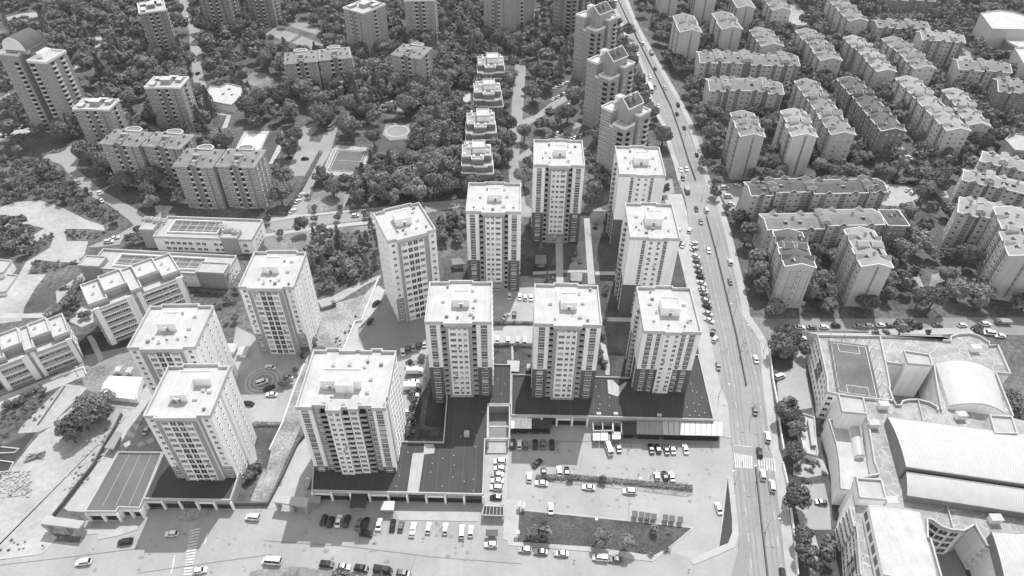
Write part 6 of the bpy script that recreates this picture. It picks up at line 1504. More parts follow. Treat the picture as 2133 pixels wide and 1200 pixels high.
# low front wing with vaulted passage
LW = ql('s', [(405, 770), (580, 772), (745, 762), (810, 1140)], 9.5) + ql('t', [(775, 330), (625, 330), (592, 440), (512, 430), (500, 200), (470, 30)], 9.5)
mb = MB(); mb.prism(LW, 0, 8.8, 0); pobj(mb, 'front_wing', M['white_wall'], school); FOOT.append(LW)
mb = MB(); mb.cap(LW, 8.84, 0); mb.ring(inset(LW, -.05), 8.5, 9.5, .35, 0, inner_z0=8.8); pobj(mb, 'front_wing_roof', M['white_roof'], school)
barrel(Q('s', 585, 825, 10), Q('s', 635, 1100, 10), Q('s', 690, 815, 10), Q('s', 722, 1095, 10), 10, 1.0, name='passage_roof', m='metal_pale', zb=8.6)
for x, y, k in ((880, 655, 's'), (1560, 745, 's'), (795, 820, 's'), (1860, 705, 't'), (1685, 155, 's'), (945, 550, 't')):
    c = Q(k, x, y, ZS); mb = MB(); mb.box(c[0] - 1.6, c[1] - 1.0, ZS - .95, c[0] + 1.6, c[1] + 1.0, ZS + 1.2); mb.box(c[0] - 1.8, c[1] - 1.2, ZS + 1.2, c[0] + 1.8, c[1] + 1.2, ZS + 1.4, 1); pobj(mb, 'roof_box', [M['light_wall'], M['white_roof']], school)
# windows of the outside walls and the light courts
def ew(a, b, us, zs, w=1.7, h=1.6): edge_windows(school, a, b, zs, us, w, h, 2, tone=random.choice((1, 2)))
zr = [1.2, 4.4, 7.6, 10.6]
U = lambda n, a=.06, b=.94: [a + (b - a) * i / (n - 1) for i in range(n)]
ew(p_[0], p_[10], U(3, .15, .85), zr); ew(p_[10], p_[9], U(6), zr); ew(p_[9], p_[8], U(2, .3, .7), zr)
ew(p_[8], p_[7], [.5], zr); ew(h_[0], h_[9], U(4), zr); ew(h_[8], h_[7], U(8, .04, .96), zr); 
ew(p_[2], p_[1] if False else p_[3], U(5), zr); ew(n_[16], n_[17], U(3, .15, .5), zr[1:])
ew(g_[6], g_[0], U(4), zr); ew(g_[5], g_[6], U(4), zr); ew(r_[5], r_[6], U(6), zr); ew(r_[4], r_[5], U(4), zr)
for i in range(17, 22): 
    ew(m_[i + 1], m_[i], [.5], zr, 2.4, 2.2)
# court floors
for pts in (sl('s', [(905, 265), (1330, 290), (1365, 690), (1000, 645), (945, 485)]), sl('t', [(1270, 690), (1690, 742), (1980, 1330), (1430, 1330)])):
    sheet('court_floor', 'asphalt_dark', 0.06, S(pts))
# flag with crescent and star, and a dark banner with a pale figure, both hung flat on the walls
def on_wall(a, b, u, off):
    A, Bv = Vector(a), Vector(b); d = (Bv - A).normalized(); n = Vector((d.y, -d.x)); return A + (Bv - A) * u + n * off, d, n
c, d, n = on_wall(p_[10], p_[9], .42, .12)
flag = plan('wall_flag', 'dark flag with a pale crescent and star hung on the school end wall', 'flag', None, (c.x, c.y))
def wq(mb, c, d, pts, z, m=0, th=0.0): mb.add([(c.x + d.x * a + n.x * th, c.y + d.y * a + n.y * th, z + b) for a, b in pts], [tuple(range(len(pts)))], m)
mb = MB(); wq(mb, c, d, [(-2.8, -3.6), (2.8, -3.6), (2.8, 3.6), (-2.8, 3.6)], 8.6); pobj(mb, 'cloth', M['spandrel'], flag)
mb = MB(); o_ = []; i_ = []
for k in range(17):
    t = math.radians(40 + 280 * k / 16); o_.append((1.5 * math.cos(t), .7 + 1.5 * math.sin(t)))
    t2 = math.radians(40 + 280 * k / 16); i_.append((.38 + 1.18 * math.cos(t2), .7 + 1.18 * math.sin(t2)))
for k in range(16): wq(mb, c, d, [o_[k], o_[k + 1], i_[k + 1], i_[k]], 8.6, th=.03)
pobj(mb, 'crescent', M['white_roof'], flag)
mb = MB(); st = []
for k in range(10):
    t = math.radians(90 + 36 * k); r0 = .7 if k % 2 == 0 else .28; st.append((1.2 + r0 * math.cos(t), .7 + r0 * math.sin(t)))
wq(mb, c, d, st, 8.6, th=.03); pobj(mb, 'star', M['white_roof'], flag)
c, d, n = on_wall(h_[8], h_[7], .62, .14)
ban = plan('wall_banner', 'dark tall banner with a pale shape on the lower school wall facing the road', 'banner', None, (c.x, c.y))
mb = MB(); wq(mb, c, d, [(-2.3, -4.2), (2.3, -4.2), (2.3, 4.2), (-2.3, 4.2)], 8.0); pobj(mb, 'cloth', M['spandrel'], ban)
mb = MB(); wq(mb, c, d, [(-1.7, -3.9), (1.7, -3.9), (1.2, -.6), (.6, -.1), (-.5, -.1), (-1.3, -.7)], 8.0, th=.03); wq(mb, c, d, [(1.0 * math.cos(i * .523), 1.2 + 1.4 * math.sin(i * .523)) for i in range(12)], 8.0, th=.05); pobj(mb, 'pale_shape', M['paving'], ban)
flatblock('annex_building', 'narrow white annex roof with a long skylight between school and road trees', 'annex', ql('s', [(120, 700), (280, 750), (310, 1090), (190, 1060)], 3.5), 3.5, wall='light_wall', roof='white_roof')
mb = MB(); mb.prism(ql('s', [(222, 775), (265, 780), (298, 1000), (255, 1000)], 4.4), 3.0, 4.4); tag(mb.obj('skylight', M['metal_grey']), 'long grey skylight box lying on the narrow annex roof', 'skylight')
# ---------------------------------------------------------------- trees
mk('leaf', 0.19, 0.9, 0.45, 0.35, 0.0, rnd=0.42, spec=0.15)
mk('leaf_light', 0.25, 0.9, 0.40, 0.35, 0.0, rnd=0.25, spec=0.15)
mk('leaf_dark', 0.12, 0.9, 0.45, 0.35, 0.0, rnd=0.30, spec=0.15)
def translucent(n, f=0.12):
    "let part of the light through the leaves"
    nt = M[n].node_tree; N = nt.nodes; L = nt.links; b = N['Principled BSDF']; out = N['Material Output']
    t = N.new('ShaderNodeBsdfTranslucent'); mx = N.new('ShaderNodeMixShader'); mx.inputs[0].default_value = f
    L.new(b.inputs['Base Color'].links[0].from_socket, t.inputs['Color'])
    L.new(b.outputs[0], mx.inputs[1]); L.new(t.outputs[0], mx.inputs[2]); L.new(mx.outputs[0], out.inputs['Surface'])
for n in ('leaf', 'leaf_light', 'leaf_dark'): translucent(n)
def np_mesh(name, V, Fq, mats):
    me = bpy.data.meshes.new(name)
    n = len(Fq)
    me.vertices.add(len(V)); me.vertices.foreach_set('co', np.asarray(V, np.float32).ravel())
    me.loops.add(n * 4); me.loops.foreach_set('vertex_index', np.asarray(Fq, np.int32).ravel())
    me.polygons.add(n); me.polygons.foreach_set('loop_start', np.arange(0, n * 4, 4, dtype=np.int32))
    for m in mats: me.materials.append(m)
    me.update(calc_edges=True)
    return me
def leaf_quads(pts, nrm, size, rng):
    "one small bent-looking leaf clump (a quad) per point, roughly facing nrm"
    n = len(pts)
    a = rng.normal(size=(n, 3)) * .38 + nrm / (np.linalg.norm(nrm, axis=1)[:, None] + 1e-9); a /= np.linalg.norm(a, axis=1)[:, None] + 1e-9
    t = rng.normal(size=(n, 3)); u = np.cross(a, t); u /= np.linalg.norm(u, axis=1)[:, None] + 1e-9
    v = np.cross(a, u); s = (size * rng.uniform(.6, 1.35, n))[:, None]
    asp = rng.uniform(.55, 1.0, n)[:, None]
    P0 = pts - u * s - v * s * asp; P1 = pts + u * s - v * s * asp; P2 = pts + u * s * .8 + v * s * asp; P3 = pts - u * s * .8 + v * s * asp
    V = np.stack([P0, P1, P2, P3], 1).reshape(-1, 3)
    return V, np.arange(n * 4).reshape(-1, 4)
def crown_points(kind, n, rng):
    "points and outward normals of a crown of radius 1 standing on z=0 (trunk foot), unit = crown radius"
    if kind == 'conifer':
        h = rng.uniform(0, 1, n) ** .8; tier = (np.floor(h * 7) + rng.uniform(0, .8, n)) / 7
        r = (1 - tier) * .85 + .05; r *= np.sqrt(rng.uniform(.25, 1, n)); a = rng.uniform(0, 2 * np.pi, n); r *= 1 + .18 * np.sin(a * 5 + tier * 9)
        p = np.stack([r * np.cos(a), r * np.sin(a), .5 + tier * 2.9 - r * .25], 1)
        nn = np.stack([np.cos(a), np.sin(a), np.full(n, .7)], 1); return p, nn
    if kind == 'cypress':
        h = rng.uniform(0, 1, n); r = .42 * np.sin(np.pi * (h * .85 + .12)) * np.sqrt(rng.uniform(.4, 1, n)); a = rng.uniform(0, 2 * np.pi, n)
        return np.stack([r * np.cos(a), r * np.sin(a), .2 + h * 3.4], 1), np.stack([np.cos(a), np.sin(a), np.full(n, .3)], 1)
    nc = {'broad': 12, 'loose': 11, 'bush': 8}[kind]
    cz, hz = {'broad': (1.35, .80), 'loose': (1.5, .95), 'bush': (.42, .40)}[kind]
    c = rng.normal(size=(nc, 3)); c /= np.linalg.norm(c, axis=1)[:, None]; c *= (rng.uniform(.15, .62, nc) ** .6)[:, None]
    c[:, 2] = np.abs(c[:, 2]) * rng.choice([1, 1, -.5], nc)
    cr = rng.uniform(.34, .58, nc) * (1.0 if kind != 'loose' else .75)
    k = rng.choice(nc, n, p=cr ** 2 / (cr ** 2).sum())
    d = rng.normal(size=(n, 3)); d /= np.linalg.norm(d, axis=1)[:, None]
    rad = cr[k] * rng.uniform(.55, 1.08, n) ** .5
    p = c[k] + d * rad[:, None]
    nn = d * 1.0 + p * .5 + np.array([0, 0, .2])
    p[:, 2] = cz + p[:, 2] * hz
    p[:, 2] = np.maximum(p[:, 2], .12)
    return p, nn
def trunk_mesh(kind, rng, name='trunk'):
    mb = MB(); top = {'broad': 1.25, 'loose': 1.4, 'bush': .3, 'conifer': 2.8, 'cypress': 2.8}[kind]
    mb.tube((0, 0, 0), (.02, .01, top * .55), .085, .06, 6); mb.tube((.02, .01, top * .55), (.0, .03, top), .06, .025, 5)
    if kind in ('broad', 'loose'):
        for i in range(5):
            a = i * 1.257 + rng.uniform(0, .5); mb.tube((.02, .01, top * (.45 + .08 * i)), (.55 * math.cos(a), .55 * math.sin(a), top * (.8 + .09 * i)), .04, .012, 4)
    return mb.mesh(name, M['trunk'])
VAR = {}; LOW = {}
for kind, nv, n_hi, n_lo, mt in (('broad', 6, 2100, 380, 'leaf'), ('loose', 3, 1100, 260, 'leaf_light'), ('conifer', 2, 1100, 180, 'leaf_dark'), ('cypress', 1, 600, 110, 'leaf_dark'), ('bush', 3, 500, 70, 'leaf')):
    VAR[kind] = []; LOW[kind] = []
    for i in range(nv):
        rng = np.random.default_rng(100 + i * 7 + len(kind))
        p, nn = crown_points(kind, n_hi, rng); V, F_ = leaf_quads(p, nn, .072 if kind != 'loose' else .085, rng)
        me = np_mesh('crown', V, F_, [M[mt]])
        VAR[kind].append((me, trunk_mesh(kind, rng)))
        p, nn = crown_points(kind, n_lo, np.random.default_rng(100 + i * 7 + len(kind))); V, F_ = leaf_quads(p, nn, .155, rng)
        LOW[kind].append(V)
BB = []
for poly in [a for a in FOOT] + [a for a in NOTREE if len(a) > 2]:
    xs = [a[0] for a in poly]; ys = [a[1] for a in poly]; BB.append((min(xs), max(xs), min(ys), max(ys), poly))
def free(x, y):
    for x0, x1, y0, y1, poly in BB:
        if x0 <= x <= x1 and y0 <= y <= y1 and inside(x, y, poly): return False
    return True
TREES = []   # (x, y, radius, kind, zone)
def shade(x, y, h):
    "would a crown of height h hide open ground (roads, courts, car parks) behind it from the usual viewpoint?"
    d = Vector((x, y)).normalized(); D = math.hypot(x, y)
    for f_ in (.45, .9):
        s_ = h * D / 200 * f_
        X_, Y_ = x + d.x * s_, y + d.y * s_
        for x0, x1, y0, y1, poly in BBG:
            if x0 <= X_ <= x1 and y0 <= Y_ <= y1 and inside(X_, Y_, poly): return True
    return False
BBG = BB[len(FOOT):]
def zone(desc, pts, step, r0, r1, kinds, keep=1.0, plan_pts=None, test=True):
    poly = plan_pts or PL(pts); xs = [a[0] for a in poly]; ys = [a[1] for a in poly]
    y = min(ys)
    while y < max(ys):
        x = min(xs)
        while x < max(xs):
            xx = x + random.uniform(-.45, .45) * step; yy = y + random.uniform(-.45, .45) * step
            x += step
            if random.random() > keep or not inside(xx, yy, poly): continue
            if test and not free(xx, yy): continue
            r_ = random.uniform(r0, r1)
            if test and random.random() < .8 and shade(xx, yy, r_ * 1.9):
                r_ *= .5
                if shade(xx, yy, r_ * 1.7): continue
            TREES.append((xx, yy, r_, random.choice(kinds), desc))
        y += step
def one(desc, k, x, y, r, kind='broad', z=2.0):
    if kind in ('broad', 'loose') and r > 1.5: z = r * 1.25
    a = Q(k, x, y, z); TREES.append((a[0], a[1], r, kind, desc))
MIXW = ['broad'] * 8 + ['loose'] * 3 + ['conifer']
MIXE = ['broad'] * 6 + ['loose'] * 3
# near, named groves first
zone('the dark grove behind the ring plaza tower', [(645, 492), (690, 482), (730, 510), (795, 478), (800, 560), (775, 572), (700, 602), (665, 615), (640, 560)], 5.0, 2.2, 3.2, ['broad', 'broad', 'conifer'])
zone('the trees between the angled and courtyard towers', [(915, 445), (975, 425), (975, 530), (930, 520), (910, 500)], 6.0, 2.4, 3.6, ['broad', 'loose', 'broad'])
zone('the trees left of the rearmost white tower', [(1215, 378), (1275, 382), (1265, 440), (1215, 436)], 7.5, 3.5, 4.8, ['loose', 'broad'])
zone('the strip between school and main road', q('p', 300, -30) and [q('p', *c) for c in ((310, 0), (450, 0), (480, 200), (520, 460), (380, 480), (330, 200))], 6.0, 2.6, 3.8, ['broad'])
zone('the upper strip between school and main road', [q('l', *c) for c in ((240, 420), (400, 350), (330, 600), (280, 700), (270, 620))], 6.5, 2.8, 4.0, ['broad'], test=False)
zone('the yard strip by the annex', [q('l', *c) for c in ((290, 850), (420, 870), (470, 1200), (330, 1200))], 6.0, 2.6, 3.8, ['broad'], test=False)
zone('the garden before the lower school wall', [q('p', *c) for c in ((430, 860), (560, 860), (720, 900), (760, 1030), (760, 1200), (460, 1200), (430, 1000))], 5.5, 2.2, 3.4, ['broad', 'loose'], test=False)
one('the school parking yard', 'p', 445, 630, 4.2)
one('the main road corner by the school', 'l', 340, 415, 5.0); one('the main road corner by the school', 'l', 420, 385, 3.6); one('the main road corner by the school', 'l', 510, 460, 3.2)
for x, y, r in ((530, 1010, 6), (600, 960, 6.5), (680, 880, 6), (740, 900, 5), (760, 820, 4.5), (520, 1080, 4.5), (640, 850, 5), (480, 1040, 4.5), (700, 960, 4)):
    one('the dark clump beside the white tent', 'i', x, y, r * .78, 'broad', 2.5)
for x, y, r, k in ((150, 885, 2.3, 'broad'), (235, 890, 2.5, 'broad'), (655, 930, 3.2, 'broad'), (840, 955, 3.2, 'loose'), (1045, 855, 1.7, 'broad'), (248, 800, 1.4, 'bush'), (970, 1000, 1.3, 'bush'), (1140, 990, 1.3, 'bush'), (1030, 1020, 1.4, 'bush'), (1155, 870, .9, 'bush')):
    one('the front lawn island', 'o', x, y, r, k)
for x, y in ((430, 470), (672, 482)): one('the car park hedge island', 'o', x, y, 1.3, 'broad', 2.5)
for x, y in ((700, 1205), (600, 1200), (920, 1215), (780, 1225), (650, 1205)): one('the verge at the bottom edge', 'n', x, y, 1.4, 'broad' if x % 200 else 'loose', 1)
for x, y in ((1870, 400), (1850, 440), (1890, 380), (1830, 460)): one('the corner below the front left tower', 'm', x, y, 1.8, 'broad', 1)
for x, y in ((430, 470), (430, 550), (600, 540), (810, 520), (715, 460), (620, 465), (800, 460), (890, 440)): one('the street behind the angled tower', 'f', x, y, 1.9, 'broad', 2)
for x, y, r in ((330, 600, 4.0), (560, 310, 5.0), (470, 250, 3.6), (650, 260, 3.4), (700, 270, 3.4), (760, 380, 4.0), (380, 380, 1.5), (520, 240, 3.2)): one('the meadow by the football pitch', 'f', x, y, r, 'broad', 2)
for x, y in ((1020, 620), (960, 690), (1000, 700), (1040, 680)): one('the bend beside the low school', 'e', x, y, 2.6, 'broad', 1)
for x, y in ((1970, 550), (1930, 590), (2060, 650)): one('the corner right of the low school', 'e', x, y, 2.2, 'broad', 1)
for x, y in ((2060, 880), (2080, 900), (2000, 870), (2040, 800), (2110, 1050), (2090, 1100)): one('the far side of the big school', 'l', x, y, 3.0, 'broad', 1)
for x, y, r in ((1230, 280, 4.2), (1290, 290, 3.5), (1100, 330, 1.8), (1030, 330, 2), (1410, 330, 1.8), (1770, 310, 3.2), (1200, 300, 3)): one('the side street pavement', 'l', x, y, r, 'loose', 2)
for x, y in ((1420, 150), (1400, 130), (1480, 340), (1500, 370), (1150, 560), (1130, 330)): one('the road junction corner', 'g', x, y, 3.0, 'loose', 2)
for x, y in ((1750, 260), (1830, 265), (1900, 250), (2000, 265), (1750, 470), (1770, 460), (1910, 450), (2010, 490)): one('the courtyard beds', 'j', x, y, 1.0, 'bush', .5)
for x, y in ((680, 240), (660, 320), (670, 350), (650, 480), (655, 530), (680, 560)): one('the bed between the podium towers', 'k', x, y, 1.3, 'broad', 1)
for x, y in ((215, 770), (190, 900), (120, 840), (300, 890), (470, 800), (440, 850), (500, 860), (690, 560), (620, 600), (700, 1050), (690, 1090), (90, 700), (110, 600), (300, 980), (260, 990)): one('the gardens behind the podium', 'g', x, y, 1.5, random.choice(['broad', 'bush', 'conifer']), .8)
for x, y in ((1130, 560), (1150, 600), (1220, 520), (1160, 850), (1150, 900), (1130, 960), (1120, 1030), (1120, 1080), (1350, 820), (1140, 780), (370, 470), (350, 520), (430, 400), (300, 620), (250, 700), (200, 720)): one('the drive beside the corner tower', 'j', x, y, 1.5, 'broad', .8)
for x, y in ((60, 860), (120, 845), (160, 830), (230, 770), (285, 745), (190, 790), (320, 770)): one('the promenade below the stepped block', 'i', x, y, 1.4, 'broad', 1)
for x, y in ((540, 40), (520, 80), (490, 120), (540, 160), (560, 100), (500, 190), (450, 210), (600, 200), (640, 190)): one('the hedge row by the stepped block', 'i', x, y, 1.7, 'broad', 1)
# wooded ground of the two estates
zone('the wood in the valley park', [(745, 150), (960, 110), (990, 200), (955, 300), (955, 410), (880, 425), (760, 430), (750, 380), (850, 330), (855, 250), (740, 250), (730, 200)], 8.2, 3.8, 6.4, MIXW)
zone('the upper left park', [(0, -20), (1262, -20), (1300, 70), (1340, 150), (1390, 300), (1380, 350), (1240, 380), (1225, 330), (1060, 425), (960, 415), (880, 430), (790, 430), (700, 380), (640, 430), (560, 445), (430, 450), (320, 440), (215, 380), (160, 330), (100, 300), (60, 310), (0, 300)], 9.8, 3.6, 6.6, MIXW, keep=.86)
zone('the estate right of the main road', [(1312, -20), (2160, -20), (2160, 665), (1760, 655), (1600, 662), (1568, 650), (1540, 560), (1505, 430), (1470, 330), (1430, 220), (1345, 60)], 8.8, 3.4, 6.0, MIXE, keep=.88)
zone('the scrub slope at the left edge', [(0, 310), (60, 312), (110, 345), (150, 400), (215, 440), (250, 470), (220, 470), (130, 430), (82, 415), (0, 435)], 6.5, 1.8, 3.6, ['bush', 'broad', 'bush'])
zone('the dark copse in the dirt field', [(0, 470), (50, 465), (70, 490), (60, 535), (20, 542), (0, 530)], 5.0, 2.4, 3.6, ['broad'], test=False)
zone('the lawn right of the lower school wing', [(490, 600), (520, 640), (500, 690), (450, 670), (440, 620)], 6, 1.6, 2.6, ['broad', 'bush'], keep=.6)
# ---- build: the nearest 290 as individuals, the rest as one wood
vis = []
for t in TREES:
    px, py = pix(t[0], t[1], 3)
    if -60 < px < 2190 and -70 < py < 1260: vis.append((math.hypot(t[0], t[1], CAM_H) / (t[2] if t[3] != 'bush' else t[2] * .6), px, py, t))
vis.sort(key=lambda a: a[0])
NEAR_T, FAR_T = vis[:292], vis[292:]
ORD = lambda n: f"{n}{'th' if 10 <= n % 100 <= 20 else {1: 'st', 2: 'nd', 3: 'rd'}.get(n % 10, 'th')}"
zones = {}
for r in NEAR_T: zones.setdefault(r[3][4], []).append(r)
ADJ = {'broad': 'round crowned tree', 'loose': 'pale loose tree', 'conifer': 'dark conifer', 'cypress': 'slim dark cypress', 'bush': 'low bush'}
NMS = {'broad': 'leafy_tree', 'loose': 'leafy_tree', 'conifer': 'conifer_tree', 'cypress': 'cypress_tree', 'bush': 'bush'}
for desc, L_ in zones.items():
    L_.sort(key=lambda r: -r[2])
    nrow = 1 if len(L_) <= 9 else math.ceil(len(L_) / 8)
    per = math.ceil(len(L_) / nrow)
    for i in range(nrow):
        row = sorted(L_[i * per:(i + 1) * per], key=lambda r: r[1])
        for j, (_, px, py, (x, y, rad, kind, _d)) in enumerate(row):
            pos = f'{ORD(j + 1)} from left' + (f', row {i + 1} of ' if nrow > 1 else ' in ')
            r = empty(NMS[kind], (x, y, 0), random.uniform(0, 6.28))
            tag(r, f'{ADJ[kind]}, {pos}{desc}', 'bush' if kind == 'bush' else 'tree', 'trees in ' + desc)
            me, tm = random.choice(VAR[kind]); sz = rad * random.uniform(.92, 1.15)
            inst('trunk', tm, r, sc=(rad, rad, sz)); inst('crown', me, r, sc=(rad, rad, sz))
def merged(name, items, label, cat, mats):
    Vs = []
    for (x, y, rad, kind) in items:
        V = random.choice(LOW[kind]); a = random.uniform(0, 6.28); c, s = math.cos(a), math.sin(a)
        W3 = V * np.array([rad, rad, rad * random.uniform(.85, 1.1)]); R = np.empty_like(W3)
        R[:, 0] = W3[:, 0] * c - W3[:, 1] * s + x; R[:, 1] = W3[:, 0] * s + W3[:, 1] * c + y; R[:, 2] = W3[:, 2]
        Vs.append(R)
    V = np.concatenate(Vs); me = np_mesh(name, V, np.arange(len(V)).reshape(-1, 4), mats)
    o = inst(name, me); tag(o, label, cat, kind='stuff'); return o
mk('leaf_mass', 0.19, 0.9, 0.6, 0.13, 0.25, spec=0.15); translucent('leaf_mass')
if FAR_T: merged('distant_trees', [r[3][:4] for r in FAR_T], 'mass of trees filling the ground between the farther blocks', 'trees', [M['leaf_mass']])
# low undergrowth on the open slopes and verges
US = []
def under(pts, step, r0, r1, keep=1.0):
    poly = PL(pts); xs = [a[0] for a in poly]; ys = [a[1] for a in poly]; y = min(ys)
    while y < max(ys):
        x = min(xs)
        while x < max(xs):
            xx = x + random.uniform(-.5, .5) * step; yy = y + random.uniform(-.5, .5) * step; x += step
            if random.random() < keep and inside(xx, yy, poly): US.append((xx, yy, random.uniform(r0, r1), 'bush'))
        y += step
under([(0, 415), (82, 405), (130, 425), (190, 455), (215, 470), (250, 475), (230, 448), (180, 405), (130, 355), (100, 340), (60, 330), (0, 320)], 2.6, .9, 1.8, .85)
under([q('e', *c) for c in ((480, 630), (820, 660), (700, 690), (490, 710))], 2.2, .7, 1.3)
under([q('e', *c) for c in ((250, 850), (420, 860), (560, 910), (430, 930), (210, 960))], 2.2, .7, 1.2)
under([q('e', *c) for c in ((380, 650), (395, 700), (230, 830), (215, 760), (330, 650))], 2.2, .7, 1.2)
under([q('e', *c) for c in ((50, 600), (200, 590), (280, 640), (210, 690), (80, 660))], 2.2, .7, 1.2)
under([(0, 860), (60, 835), (110, 830), (80, 880), (40, 890), (0, 930)], 1.9, .5, 1.1, .8)
under([q('m', *c) for c in ((830, 20), (880, 60), (760, 270), (560, 540), (490, 580), (620, 330))], 1.6, .35, .7, .45)
under([q('f', *c) for c in ((640, 650), (880, 630), (890, 700), (700, 720))], 2.2, .6, 1.2, .5)
under([q('j', *c) for c in ((560, 400), (700, 250), (780, 130), (740, 260), (640, 460))], 1.8, .4, .9, .5)
under([q('m', *c) for c in ((0, 940), (150, 930), (250, 990), (100, 1020), (0, 1030))], 1.5, .35, .7, .5)
under([q('p', *c) for c in ((440, 300), (560, 300), (680, 480), (520, 520), (400, 480))], 2.2, .7, 1.4, .7)
merged('undergrowth', US, 'low scrub and weeds on the open slopes and verges', 'undergrowth', [M['leaf_mass']])
# ---- clipped hedges
def hedge(label, pts, w, h):
    rng = np.random.default_rng(len(label)); Pn = []; Nn = []
    for c, d in walk(pts, .22):
        for _ in range(int(5 + 4 * w)):
            s_ = random.uniform(-1, 1); top = random.random() < .5
            if top: o_, zz, nn = s_ * w / 2, h, (0, 0, 1)
            else: o_ = math.copysign(w / 2, s_); zz = random.uniform(.1, h); nn = (-d.y * math.copysign(1, s_), d.x * math.copysign(1, s_), .3)
            Pn.append((c.x - d.y * o_, c.y + d.x * o_, zz + random.uniform(-.15, .15))); Nn.append(nn)
    V, F_ = leaf_quads(np.array(Pn), np.array(Nn, float), .17, rng)
    me = np_mesh('hedge', V, F_, [M['leaf']]); return tag(inst('hedge', me), label, 'hedge')
hedge('long clipped hedge along the car park island', QL('o', [(180, 482), (430, 480), (680, 500), (1000, 530), (1325, 560)]), 1.6, 1.1)
hedge('dark hedge before the courtyard cars, left half', QL('j', [(1745, 425), (1875, 428)]), 1.4, 1.1)
hedge('dark hedge before the courtyard cars, right half', QL('j', [(1895, 428), (2040, 430)]), 1.4, 1.1)
hedge('hedge along the lower edge of the ring plaza', QL('i', [(1860, 1005), (2070, 1010)]), 1.3, 1.0)
hedge('clipped hedge in front of the lower school wing', QL('e', [(1400, 1080), (1660, 1105)]), 1.6, 1.2)
hedge('thick hedge curling beside the upper stepped block', QL('i', [(340, 225), (440, 165), (500, 90), (560, 10), (590, -60)]), 3.0, 1.8)
hedge('hedge in front of the left edge stepped block', QL('i', [(20, 880), (100, 860), (200, 790), (320, 740)]), 1.6, 1.2)
hedge('hedge bordering the parked lot in the valley park', QL('b', [(905, 820), (1130, 845), (1180, 830)]), 2.0, 1.5)
hedge('hedge between courtyard parking rows', QL('j', [(1745, 262), (2040, 265)]), 1.4, .9)
hedge('dark hedge along the lane to the football pitch', QL('f', [(230, 500), (320, 360), (420, 170), (480, 60)]), 1.8, 1.4)
# ---------------------------------------------------------------- vehicles
def loft(mb, secs, m=0, caps=True):
    "closed skin through sections (lists of equal length)"
    n = len(secs[0]); v = [p for s in secs for p in s]; f = []
    for i in range(len(secs) - 1):
        for k in range(n): f.append((i * n + k, i * n + (k + 1) % n, (i + 1) * n + (k + 1) % n, (i + 1) * n + k))
    if caps: f += [tuple(range(n - 1, -1, -1)), tuple(range((len(secs) - 1) * n, len(secs) * n))]
    mb.add(v, f, m)
def sec(x, w, z0, z1, r=.12):
    h = w / 2
    return [(x, -h + r, z0), (x, -h, z0 + r), (x, -h, z1 - r), (x, -h + r, z1), (x, h - r, z1), (x, h, z1 - r), (x, h, z0 + r), (x, h - r, z0)]
SPEC = {  # length, width, body top, roof, bonnet end, windscreen top, rear top, rear bottom (shares of the length from the front)
 'sedan': (4.45, 1.76, .88, 1.43, .27, .40, .72, .86), 'hatch': (4.05, 1.74, .92, 1.48, .24, .37, .84, .96),
 'suv': (4.5, 1.86, 1.02, 1.68, .24, .36, .86, .97), 'van': (4.7, 1.86, 1.10, 1.88, .17, .28, .95, .99), 'minibus': (5.9, 2.0, 1.25, 2.45, .10, .20, .97, .995)}
def car_parts(kind):
    L_, Wd, zt, zr, a, b, c, d = SPEC[kind]; x = lambda s: L_ / 2 - L_ * s
    body = MB()
    loft(body, [sec(x(0), Wd * .80, .34, zt * .66, .1), sec(x(.03), Wd * .93, .26, zt * .78), sec(x(.12), Wd, .22, zt * .90), sec(x(a), Wd, .22, zt * .98), sec(x(.5), Wd, .22, zt), sec(x(.86), Wd, .22, zt), sec(x(.96), Wd * .96, .24, zt * (.98 if d > .9 else .95)), sec(x(1), Wd * .86, .34, zt * .8, .1)])
    g = Wd * .78; g2 = Wd * .92
    # roof skin and pillars in body colour
    r0, r1 = x(b), x(c)
    body.add([(r0, -g / 2, zr - .03), (r0, g / 2, zr - .03), (r1, g / 2, zr - .02), (r1, -g / 2, zr - .02), ((r0 * .6 + r1 * .4), -g / 2 + .06, zr + .05), ((r0 * .6 + r1 * .4), g / 2 - .06, zr + .05)], [(0, 4, 5, 1), (4, 3, 2, 5), (0, 3, 4), (1, 5, 2)])
    for s in (-1, 1):
        for xa, xb in ((x(a), r0), (x((b + c) / 2), x((b + c) / 2)), (x(d), r1)):
            body.bar((xa, s * g2 / 2 * 1.0, zt), (xb, s * (g / 2 + .015), zr), .09, .07)
        body.box(x(a) - .45, s * (Wd / 2 + .02) - .09, zt * .98, x(a) - .28, s * (Wd / 2 + .02) + .09, zt * .98 + .14)
    glass = MB()
    v = [(x(a), -g2 / 2, zt - .03), (x(a), g2 / 2, zt - .03), (x(d), g2 / 2, zt - .03), (x(d), -g2 / 2, zt - .03), (r0, -g / 2, zr - .035), (r0, g / 2, zr - .035), (r1, g / 2, zr - .035), (r1, -g / 2, zr - .035)]
    glass.add(v, [(0, 4, 5, 1), (1, 5, 6, 2), (2, 6, 7, 3), (3, 7, 4, 0), (4, 7, 6, 5)])
    wh = MB(); wh.tube((0, -.11, 0), (0, .11, 0), .32, .32, 14, 0); wh.tube((0, -.125, 0), (0, .125, 0), .19, .19, 10, 1)
    hl = MB(); hl.box(-.06, -.20, -.07, .06, .20, .07)
    wp = [(x(.17), s * (Wd / 2 - .10), .32) for s in (-1, 1)] + [(x(.80), s * (Wd / 2 - .10), .32) for s in (-1, 1)]
    lp = [(x(.012), s * Wd * .33, zt * .66) for s in (-1, 1)]; tp = [(x(.99), s * Wd * .36, zt * .72) for s in (-1, 1)]
    return body, glass, wh, hl, wp, lp, tp
CARS = {}
